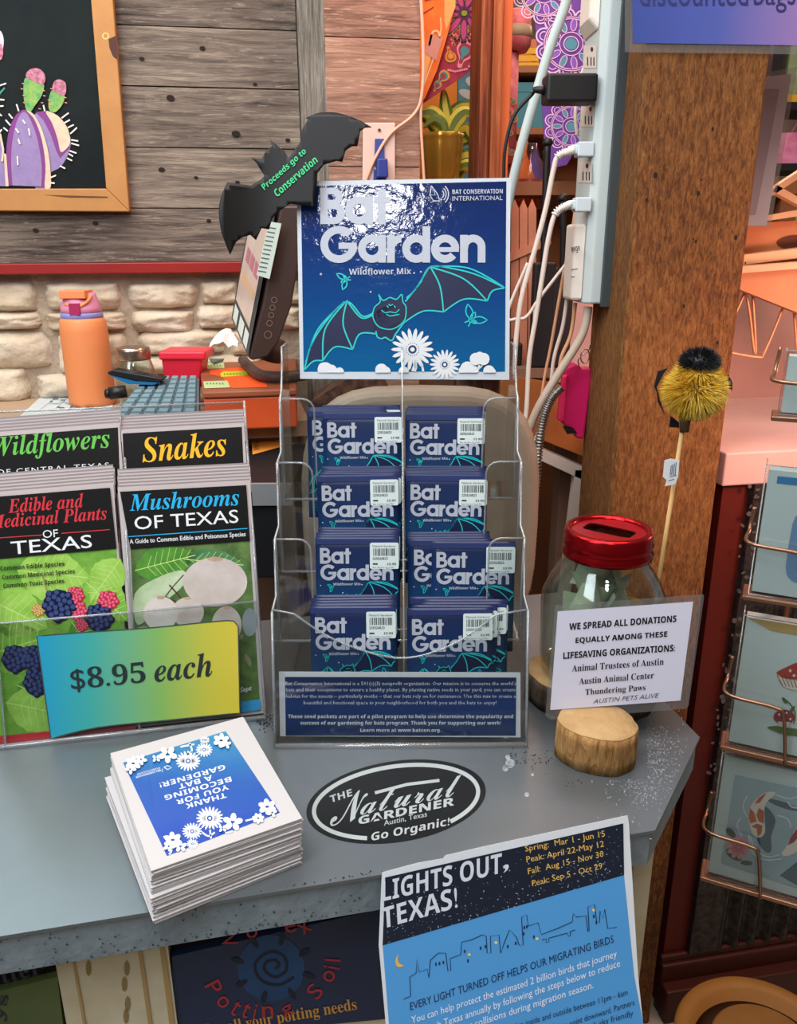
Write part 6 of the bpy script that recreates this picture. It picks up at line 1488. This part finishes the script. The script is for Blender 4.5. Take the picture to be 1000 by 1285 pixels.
# goods on a far shelf seen between the lantern and the purple cloth
t = thing('shop_shelf', 'far wooden shop shelf seen between lantern and purple cloth', 'shelf', onY(700, 240, 2.95))
def zy(y, Y=2.95): return onY(690, y, Y).z
b = MB(mat('#a8724c', .6))
for y in (82, 160, 235): b.box(.30, .95, 2.95, 3.25, zy(y) - .02, zy(y))
b.box(.30, .32, 2.96, 3.24, -.12, zy(20)); b.box(.93, .95, 2.96, 3.24, -.12, zy(20)); b.box(.3, .95, 3.25, 3.27, -.12, zy(20)); b.build('frame', t)
for nm, lab, cat, x, yb, yt, w, col_ in [('yellow_crate', 'yellow slatted crate on the top of the far shop shelf', 'crate', 668, 82, 56, 34, '#e0b83a'), ('teal_box', 'teal box on the middle of the far shop shelf', 'box', 668, 160, 100, 40, '#4f97a8'), ('purple_bag', 'purple cone-shaped bag on the lower far shop shelf', 'bag', 672, 235, 172, 26, '#7a5ab0'), ('white_box', 'small white box on the lower far shop shelf', 'box', 655, 235, 205, 18, '#d8d4cc'), ('green_tin', 'pale green tin on the lower far shop shelf', 'tin', 690, 235, 185, 14, '#a8b890')]:
    A = onY(x, yb, 3.0); z0_ = zy(yb) + .001; h = zy(yt) - zy(yb); hw = w * .0016; b = MB(mat(col_, .6, noise=(14, '#ffffff', .6) if False else None))
    if 'bag' in nm: b.lathe((A.x, 3.05, z0_), [(hw, 0), (hw * .95, h * .2), (hw * .25, h * .9), (hw * .35, h)], 20)
    elif 'tin' in nm: b.lathe((A.x, 3.05, z0_), [(hw, 0), (hw, h * .9), (hw * 1.06, h * .9), (hw * 1.06, h)], 20)
    elif 'crate' in nm:
        b.box(A.x - hw, A.x + hw, 3.0, 3.01, z0_, z0_ + h * .28); b.box(A.x - hw, A.x + hw, 3.0, 3.01, z0_ + h * .36, z0_ + h * .64); b.box(A.x - hw, A.x + hw, 3.0, 3.01, z0_ + h * .72, z0_ + h)
        for xx in (A.x - hw, A.x, A.x + hw - .012): b.box(xx, xx + .012, 3.0099, 3.12, z0_, z0_ + h)
    else: b.box(A.x - hw, A.x + hw, 3.0, 3.12, z0_, z0_ + h * .8); b.box(A.x - hw * 1.03, A.x + hw * 1.03, 2.997, 3.123, z0_ + h * .8, z0_ + h)
    tag(b.build(nm, loc=(A.x, 3.05, z0_)), lab, cat)
# ================================================================== red cabinet right of the post
cA_ = onz(905, 567, 1.16); RC = vplane((cA_.x, cA_.y, 0), 10); rb_ = V((-RC.e.y, RC.e.x, 0))
REDC = mat('#5c1a10', .5, noise=(3, '#4e150d')); PINKW = mat('#cfaaa2', .6, noise=(4, '#c09c94'))
cuL = .012
t = thing('red_cabinet', 'red painted cabinet with a pale top behind the card rack', 'cabinet', RC.uv(.3, -.12))
b = MB(REDC); b.slab(RC, cuL, 1.4, -.12, 1.10, -.5, 0); b.build('body', t)
zk = RC.inv(RC.px(905, 600))[1]
b = MB(PINKW); b.slab(RC, cuL - .01, 1.42, 1.10, 1.16, -.5, .012); b.build('top', t, bevel=.003)
b = MB(mat('#42190f', .5)); b.slab(RC, cuL - .01, 1.4, -.12, .012, 0, .02); b.slab(RC, cuL - .01, 1.4, -.12, -.03, .02, .05); b.slab(RC, cuL - .01, 1.4, .012, .03, 0, .012); b.build('plinth', t, bevel=.004)
b = MB(PINKW); b.slab(RC, -.1, 1.42, 1.16, 1.55, -.5, -.47); b.build('back_board', t)
# corrugated panel
uM0 = RC.inv(RC.px(941, 605))[0]; vM1 = RC.inv(RC.px(941, 605))[1]
METB = mat('#302d2c', .38, .7, noise=(60, '#504b48', .12))
b = MB(METB, True); N = 320; vs = []; 
for v in (.032, vM1):
    for i in range(N + 1):
        u = uM0 + .06 + (1.35 - uM0) * i / N; w = .010 + .009 * math.sin(i * 1.0 / N * (1.35 - uM0) / .040 * 6.283); vs += [RC.uv(u, v, w)]
b.add(vs, [(i, i + 1, N + 2 + i, N + 1 + i) for i in range(N)], True)
b.add([p - RC.n * .001 for p in vs], [(N + 1 + i, N + 2 + i, i + 1, i) for i in range(N)], True)
b.build('corrugated_panel', t, label='dark corrugated metal panel')
b = MB(METB); b.slab(RC, uM0, uM0 + .065, .03, vM1, 0, .016); b.use(mat('#6a6260', .5, .5)); random.seed(5)
fq = RC.crop(0, 0, 1, .0165, 2e-4)
for i in range(70):
    y = random.uniform(610, 1000); x = 516 + (941 + random.uniform(-2, 22) - 516) * (3670 - y) / 3065; b.disc(fq, (x, y), random.uniform(1, 4), 1, 6, random.uniform(1, 4), random.uniform(0, 3))
b.build('edge_strip', t, label='dark speckled metal edge strip')

# wire-legged stand, orange wooden carrier and hairpin legs on the cabinet top
ORW = mat('#c98558', .5, noise=(7, '#b87448', .25)); ORL = mat('#deb088', .5)
g = lambda x, y, Y=1.55: onY(x, y, Y)
t = thing('wooden_carrier', 'orange wooden carrier with a slotted handle on wire legs', 'carrier', g(960, 450, 1.6))
b = MB(ORW); b.prism([g(x, y) for x, y in ((880, 283), (1100, 272), (1100, 330), (885, 340))], (0, .02, 0)); b.build('back_panel', t)
b = MB(mat('#5a2a18', .6)); b.prism([g(x, y, 1.549) for x, y in smooth([(975, 306), (985, 297), (1010, 295), (1060, 298), (1060, 308), (1000, 314)], 4, True)], (0, -.002, 0)); b.build('handle_slot', t)
b = MB(ORL); b.prism([g(x, y, 1.50) for x, y in ((885, 326), (1100, 300), (1100, 312), (885, 338))], (0, .05, 0)); b.prism([g(x, y, 1.46) for x, y in ((885, 338), (1100, 322), (1100, 330), (885, 346))], (0, .04, 0)); b.build('rim', t)
b = MB(ORW); b.prism([g(x, y, 1.47) for x, y in ((885, 346), (1100, 330), (1100, 440), (1000, 392))], (0, .03, 0)); b.build('front_panel', t)
b = MB(ORL); 
for q in ([(900, 282), (1010, 210), (1010, 219), (910, 284)], [(975, 232), (1010, 252), (1010, 262), (970, 240)], [(905, 282), (1010, 262), (1010, 270), (905, 286)]): b.prism([g(x, y, 1.53) for x, y in q], (0, .02, 0))
b.build('slats', t)
WIRE = mat('#d8a27a', .4, .4); b = MB(WIRE)
for P in ([(917, 365), (913, 366), (935, 366), (946, 440), (948, 432), (944, 366)], [(988, 372), (960, 440), (950, 448), (905, 440)], [(995, 374), (1000, 440)], [(935, 366), (920, 400), (900, 438)]): b.tube(smooth([tuple(g(x, y, 1.52)) for x, y in P], 5), .0028, 8)
b.use(mat('#3a2a24', .5)); b.ball(g(943, 364, 1.51), .008, seg=10, rings=6); b.ball(g(988, 373, 1.51), .008, seg=10, rings=6)
b.build('wire_legs', t)
# framed sleeve on the right face of the post
t = thing('hanging_sleeve', 'clear sleeve with a white sheet hanging right of the timber post', 'sleeve', g(955, 285, 1.48))
b = MB(LAM); b.prism([g(x, y, 1.475) for x, y in ((940, 95), (1000, 84), (985, 180), (967, 285), (930, 284))], (0, .002, 0)); b.build('clear_sleeve', t)
b = MB(mat('#c8bcd0', .5)); b.prism([g(x, y, 1.48) for x, y in ((945, 98), (993, 93), (962, 283), (935, 283))], (0, .002, 0)); b.use(mat('#a08aa0', .5)); b.prism([g(x, y, 1.479) for x, y in ((945, 112), (978, 112), (962, 200), (948, 270), (938, 270))], (0, .0005, 0)); b.build('white_sheet', t)
# dark shelf with goods at far right
t = thing('black_shelf', 'black display shelf in the far background right of the post', 'shelf', onY(1000, 330, 2.6))
b = MB(mat('#1d1a1c', .6)); 
for y in (128, 205, 288): A = onY(975, y, 2.6); b.box(A.x, A.x + .8, 2.6, 2.8, A.z - .02, A.z)
A = onY(975, 60, 2.6); b.box(A.x, A.x + .03, 2.62, 2.8, onY(975, 500, 2.6).z, A.z + .3); b.box(A.x + .77, A.x + .8, 2.62, 2.8, onY(975, 500, 2.6).z, A.z + .3); b.build('shelf_frame', t)
for nm, lab, cat, x, y0, y1, w, col_, c2 in [('pink_gift_bag', 'pink patterned gift bag on the black shelf right of the post', 'bag', 992, 205, 165, .07, '#c86a9a', '#e8a0c0'), ('green_bottle', 'green bottle standing on the lowest black shelf', 'bottle', 985, 288, 232, .03, '#8aa04a', '#a8b868'), ('yellow_tray', 'yellow tray on the upper black shelf by the post', 'tray', 990, 128, 118, .08, '#d8a83a', '#b8862a'), ('pale_green_box', 'pale green box behind the hanging sleeve', 'box', 985, 128, 30, .05, '#8fa07a', '#6f8060')]:
    A = onY(x, y0, 2.7); h = onY(x, y1, 2.7).z - A.z; zb2 = onY(975, {205: 205, 288: 288, 128: 128}[y0], 2.6).z + .001
    b = MB(mat(col_, .5, noise=(16, c2, .15)))
    if 'bottle' in nm: b.lathe((A.x + .02, 2.7, zb2), [(w * .9, 0), (w, .01), (w, h * .55), (w * .35, h * .75), (w * .35, h)], 24)
    elif 'tray' in nm: b.obox((A.x, 2.68, zb2 + .004), (w, 0, 0), (0, .06, 0), (0, 0, .004)); b.obox((A.x, 2.622, zb2 + h / 2), (w, 0, 0), (0, .003, 0), (0, 0, h / 2)); b.obox((A.x, 2.738, zb2 + h / 2), (w, 0, 0), (0, .003, 0), (0, 0, h / 2))
    elif 'bag' in nm: b.prism([V((A.x - w, 2.64, zb2)), V((A.x + w, 2.64, zb2)), V((A.x + w * .9, 2.66, zb2 + h)), V((A.x - w * .9, 2.66, zb2 + h))], (0, .06, 0)); b.tube([(A.x - .02, 2.68, zb2 + h), (A.x, 2.68, zb2 + h + .04), (A.x + .02, 2.68, zb2 + h)], .003, 6)
    else: b.prism([V((A.x - w * .6, 2.64, zb2)), V((A.x + w, 2.64, zb2)), V((A.x + w, 2.64, zb2 + h)), V((A.x - w * .6, 2.64, zb2 + h))], (0, .08, 0)); b.prism([V((A.x - w * .62, 2.638, zb2 + h * .85)), V((A.x + w * 1.02, 2.638, zb2 + h * .85)), V((A.x + w * 1.02, 2.638, zb2 + h)), V((A.x - w * .62, 2.638, zb2 + h))], (0, .084, 0))
    tag(b.build(nm, loc=(A.x, 2.68, zb2)), lab, cat)

# ------------------------------------------------------------------ greeting-card rack
KP = onY(905, 932, .86)
K = vplane((KP.x, KP.y, KP.z), -25)
t = thing('card_rack', 'copper wire card rack with hanging trays at the right edge', 'rack', K.uv(.1, -.9, -.05))
COP = mat('#96705a', .32, .8)
b = MB(COP)
for u in (.05, .13): b.tube([K.uv(u, -.19, -.012), K.uv(u, .62, -.012)], .003, 10)
b.tube([K.uv(.34, -.94, -.06), K.uv(.34, .66, -.06)], .012, 12)
for v in (-.15, .02, .3, .6): b.tube([K.uv(.05, v, -.012), K.uv(.13, v, -.012), K.uv(.34, v, -.06)], .003, 8)
b.lathe(K.uv(.34, 0, -.06).xy.to_3d() + V((0, 0, -.119)), [(.09, 0), (.09, .012), (.02, .02), (.013, .05)], 36)
b.build('frame', t)
CARDS = []
BW = mat('#b89a5c', .5); WHITEC = mat('#c3d2ce', .5)
def wire_tray(pts, ybase, xl):
    b = MB(COP); b.tube([K.px(x, y, o) for x, y, o in pts], .0028, 8); b.build('wire_tray', t)
def cardbox(name, lab, tl, bl, br_dir, art, wob=(0.0, .04), vr=None, col_=WHITEC):
    """a clear box of cards standing on its tray; width .127"""
    ktl, kbl = K.inv(K.px(*tl, .03)), K.inv(K.px(*bl, .03)); Hc = ktl[1] - kbl[1]; u0 = (ktl[0] + kbl[0]) / 2; v0 = kbl[1]; Wd = .15
    tt = thing(name, lab, 'greeting cards', K.uv(u0 + Wd / 2, v0, 0), 'boxed greeting cards in the rack')
    b = MB(ACR); b.slab(K, u0, u0 + Wd, v0, v0 + Hc, .030, .031); b.use(EDGE); b.tube([K.uv(u0, v0, .0305), K.uv(u0, v0 + Hc, .0305), K.uv(u0 + Wd, v0 + Hc, .0305), K.uv(u0 + Wd, v0, .0305)], .0012, 6, closed=True); b.tube([K.uv(u0, v0 + Hc, .0305), K.uv(u0, v0 + Hc, .002)], .001, 6); b.build('clear_lid', tt)
    b = MB(col_); b.slab(K, u0 + .003, u0 + Wd - .003, v0 + .002, v0 + Hc - .006, .004, .026)
    fk = lambda x, y, l=0: K.uv(u0 + x, v0 + y, .0263 + l * 2.5e-4); fk.n = K.n
    art(b, fk, Wd, Hc); b.build('card_stack', tt)
    return u0, v0, Hc, Wd
kf_ = K.crop(850, 560, .3112, .0265, 2.5e-4)
def art_blue(b, f, W_, H_):
    b.use(mat('#3a7fb0', .5)); b.poly(f, [(.012, H_ - .012), (W_ - .004, H_ - .012), (W_ - .004, H_ - .02), (.012, H_ - .02)], 1)
    b.use(mat('#7d9dbd', .5, noise=(40, '#6a8ab0'))); cx, cy = .075, .062; b.poly(f, [(cx + .042 * math.copysign(abs(math.cos(a)) ** .4, math.cos(a)), cy + .044 * math.copysign(abs(math.sin(a)) ** .4, math.sin(a))) for a in [i * .2618 for i in range(24)]], 1)
    b.use(mat('#3f6f94', .5)); b.disc(f, (.062, .07), .012, 2, 12); b.disc(f, (.09, .055), .009, 2, 12)
def art_mushroom(b, f, W_, H_):
    k = kf_; R1 = mat('#a8322a', .5); CR = mat('#d8cfc0', .5); G1 = mat('#4a6a2a', .5)
    b.use(R1); b.poly(k, smooth([(398, 915), (440, 890), (500, 868), (560, 880), (590, 925), (560, 950), (480, 940), (430, 935)], 5, True), 1)
    b.use(CR); b.poly(k, smooth([(398, 918), (430, 936), (500, 945), (580, 940), (560, 980), (490, 985), (430, 970)], 5, True), 1.5); b.use(mat('#6a2a24', .5))
    for i in range(10): b.line(k, [(402 + i * 16, 922 + i * 2), (424 + i * 14, 966 + i * 2)], 3, 2)
    b.use(CR); b.poly(k, [(480, 980), (540, 980), (548, 1120), (476, 1120)], 1)
    for x, y in ((455, 905), (500, 890), (535, 905), (470, 925)): b.disc(k, (x, y), 6, 2.5, 8)
    b.use(mat('#8f1f3c', .5)); b.disc(k, (430, 1092), 43, 2, 18, 30); b.use(CR); b.poly(k, [(405, 1110), (455, 1112), (448, 1135), (410, 1130)], 3)
    for x, y in ((410, 1082), (440, 1075), (455, 1100), (428, 1100)): b.disc(k, (x, y), 5, 3, 8)
    b.use(G1); b.poly(k, smooth([(362, 1135), (410, 1128), (470, 1138), (560, 1150), (560, 1172), (440, 1165)], 4, True), 1.2); b.line(k, smooth([(468, 1120), (475, 1080), (455, 1040), (425, 1015)], 4), 5, 2); b.disc(k, (432, 1025), 16, 2, 10, 7, .9); b.disc(k, (462, 1062), 18, 2, 10, 7, 2.2)
    b.use(BW); b.poly(f, [(.002, H_ - .004), (W_ - .004, H_ - .004), (W_ - .004, H_ - .016), (.03, H_ - .016)], 1)
def art_koi(b, f, W_, H_):
    k = K.crop(780, 950, .2607, .0265, 2.5e-4)
    b.use(mat('#8aa6ac', .5, noise=(14, '#a3b8bc', .25))); b.poly(k, [(545, 85), (1000, 180), (930, 660), (480, 510)], 1)
    DK = mat('#4a626c', .5); b.use(DK); b.poly(k, smooth([(690, 240), (740, 300), (720, 380), (720, 450), (690, 455), (650, 390), (690, 360)], 5, True), 1.5); b.poly(k, smooth([(690, 200), (760, 210), (840, 240), (840, 260), (760, 240)], 5, True), 1.5); b.poly(k, [(760, 570), (850, 500), (900, 520), (880, 640)], 1.5)
    b.use(mat('#dcd5c4', .5)); b.poly(k, smooth([(705, 168), (740, 175), (690, 230), (685, 310), (690, 360), (665, 388), (630, 370), (612, 300), (620, 240), (660, 190)], 5, True), 2); b.poly(k, smooth([(850, 330), (900, 350), (860, 440), (800, 475), (770, 465), (800, 420)], 5, True), 2)
    b.use(mat('#b8582a', .5)); b.poly(k, [(700, 170), (660, 195), (640, 225), (665, 220)], 2.5); b.poly(k, [(618, 245), (640, 270), (650, 310), (620, 320), (611, 290)], 2.5); b.poly(k, [(660, 245), (685, 260), (684, 320), (660, 310), (648, 280)], 2.5); b.poly(k, [(625, 335), (650, 320), (678, 330), (672, 370), (655, 382), (650, 345)], 2.5)
    b.use(mat('#8f2a34', .5)); b.poly(k, [(850, 335), (870, 360), (830, 410), (800, 425), (815, 385)], 2.5)
    b.use(mat('#c8d4d6', .5))
    for P in ([(605, 185), (585, 230), (595, 270), (610, 290)], [(575, 290), (555, 330), (580, 380)], [(740, 180), (800, 200), (850, 190)], [(620, 380), (640, 440), (700, 480), (760, 470)], [(610, 370), (630, 460), (690, 495), (770, 490)], [(750, 280), (800, 300), (815, 340)], [(800, 215), (820, 240), (880, 250)]): b.line(k, smooth(P, 5), 7, 3)
    b.use(mat('#3a4a34', .5)); b.disc(k, (540, 470), 45, 2, 14, 22, .6); b.disc(k, (525, 365), 30, 2, 12, 16, .8); b.disc(k, (600, 510), 30, 2, 12, 12, .1)
    for n_, r_, m_ in ((10, 58, mat('#d08a94', .5)), (9, 40, mat('#c86a78', .5)), (6, 22, mat('#b84a58', .5))):
        b.use(m_)
        for i in range(n_): a = 6.283 * i / n_ + r_; b.disc(k, (562 + r_ * .62 * math.cos(a), 435 + r_ * .58 * math.sin(a)), r_ * .42, 3 + (58 - r_) * .02, 10, r_ * .22, a)
def art_top(b, f, W_, H_):
    b.use(mat('#8fa86a', .5)); b.poly(f, [(.02, .01), (W_ - .01, .01), (W_ - .01, H_ - .02), (.02, H_ - .02)], 1); b.use(mat('#c8d8c0', .5)); b.poly(f, [(.028, .02), (.05, .02), (.05, H_ - .03), (.028, H_ - .03)], 2)
bx = []
bx.append(cardbox('greeting_card_box', 'clear box of pale blue cards in the rack above the mushrooms', (958, 583), (943, 745), 0, art_blue))
bx.append(cardbox('greeting_card_box', 'clear box of cards painted with red mushrooms in the rack', (938, 772), (907, 932), 0, art_mushroom))
bx.append(cardbox('greeting_card_box', 'clear box of cards painted with orange koi fish in the rack', (910, 945), (882, 1096), 0, art_koi))
bx.append(cardbox('greeting_card_box', 'clear box of green cards at the top of the rack', (988, 440), (975, 520), 0, art_top))
for (u0, v0, Hc, Wd), hook in zip(bx, (.42, .42, .40, .55)):
    b = MB(COP); zf_ = .034
    b.slab(K, u0 - .006, u0 + Wd + .006, v0 - .006, v0 - .0005, 0, zf_ + .004)
    b.build('tray_floor', t, bevel=.0015)
    b = MB(COP); vv = v0 + Hc * hook
    b.tube(smooth([tuple(K.uv(u0 - .006, vv + .03, 0)), tuple(K.uv(u0 - .008, vv + .004, .004)), tuple(K.uv(u0 - .006, vv, zf_ + .006)), tuple(K.uv(u0 + .045, vv - .004, zf_ + .008)), tuple(K.uv(u0 + .056, vv - .014, zf_ + .008)), tuple(K.uv(u0 + .066, v0 - .004, zf_ + .006))], 6), .0022, 8); b.build('wire_guard', t)

# round wooden stool at the lower right corner
c = onz(962, 1318, .20)
t = thing('round_stool', 'round tan wooden stool top at the lower right corner', 'stool', (c.x, c.y, -.12))
TAN = mat('#a8783a', .6, noise=(6, '#8f6028', .3)); TAN2 = mat('#a0763e', .6, noise=(8, '#8a6030', .3))
r0 = .150
b = MB(TAN); b.lathe(c, [(r0 * .93, -.03), (r0, -.022), (r0, -.006), (r0 * .97, 0), (r0 * .80, -.001), (r0 * .78, -.028), (r0 * .3, -.029)], 64, cap=False); b.build('rim', t)
b = MB(mat('#5a4430', .7)); b.lathe(c, [(r0 * .78, -.027), (r0 * .3, -.0265)], 48); b.build('shaded_groove', t)  # dark ring: the shadow inside the rim put into its colour
b = MB(TAN2); b.lathe(c, [(r0 * .60, -.026), (r0 * .60, -.002), (r0 * .57, .002), (.0003, .003)], 56); b.build('seat', t)
for i in range(3):
    a = i * 2.094 + .5; b = MB(TAN); b.tube([c + V((r0 * .6 * math.cos(a), r0 * .6 * math.sin(a), -.03)), c + V((r0 * .85 * math.cos(a), r0 * .85 * math.sin(a), -.32))], [.016, .012], 12); b.build('leg', t)
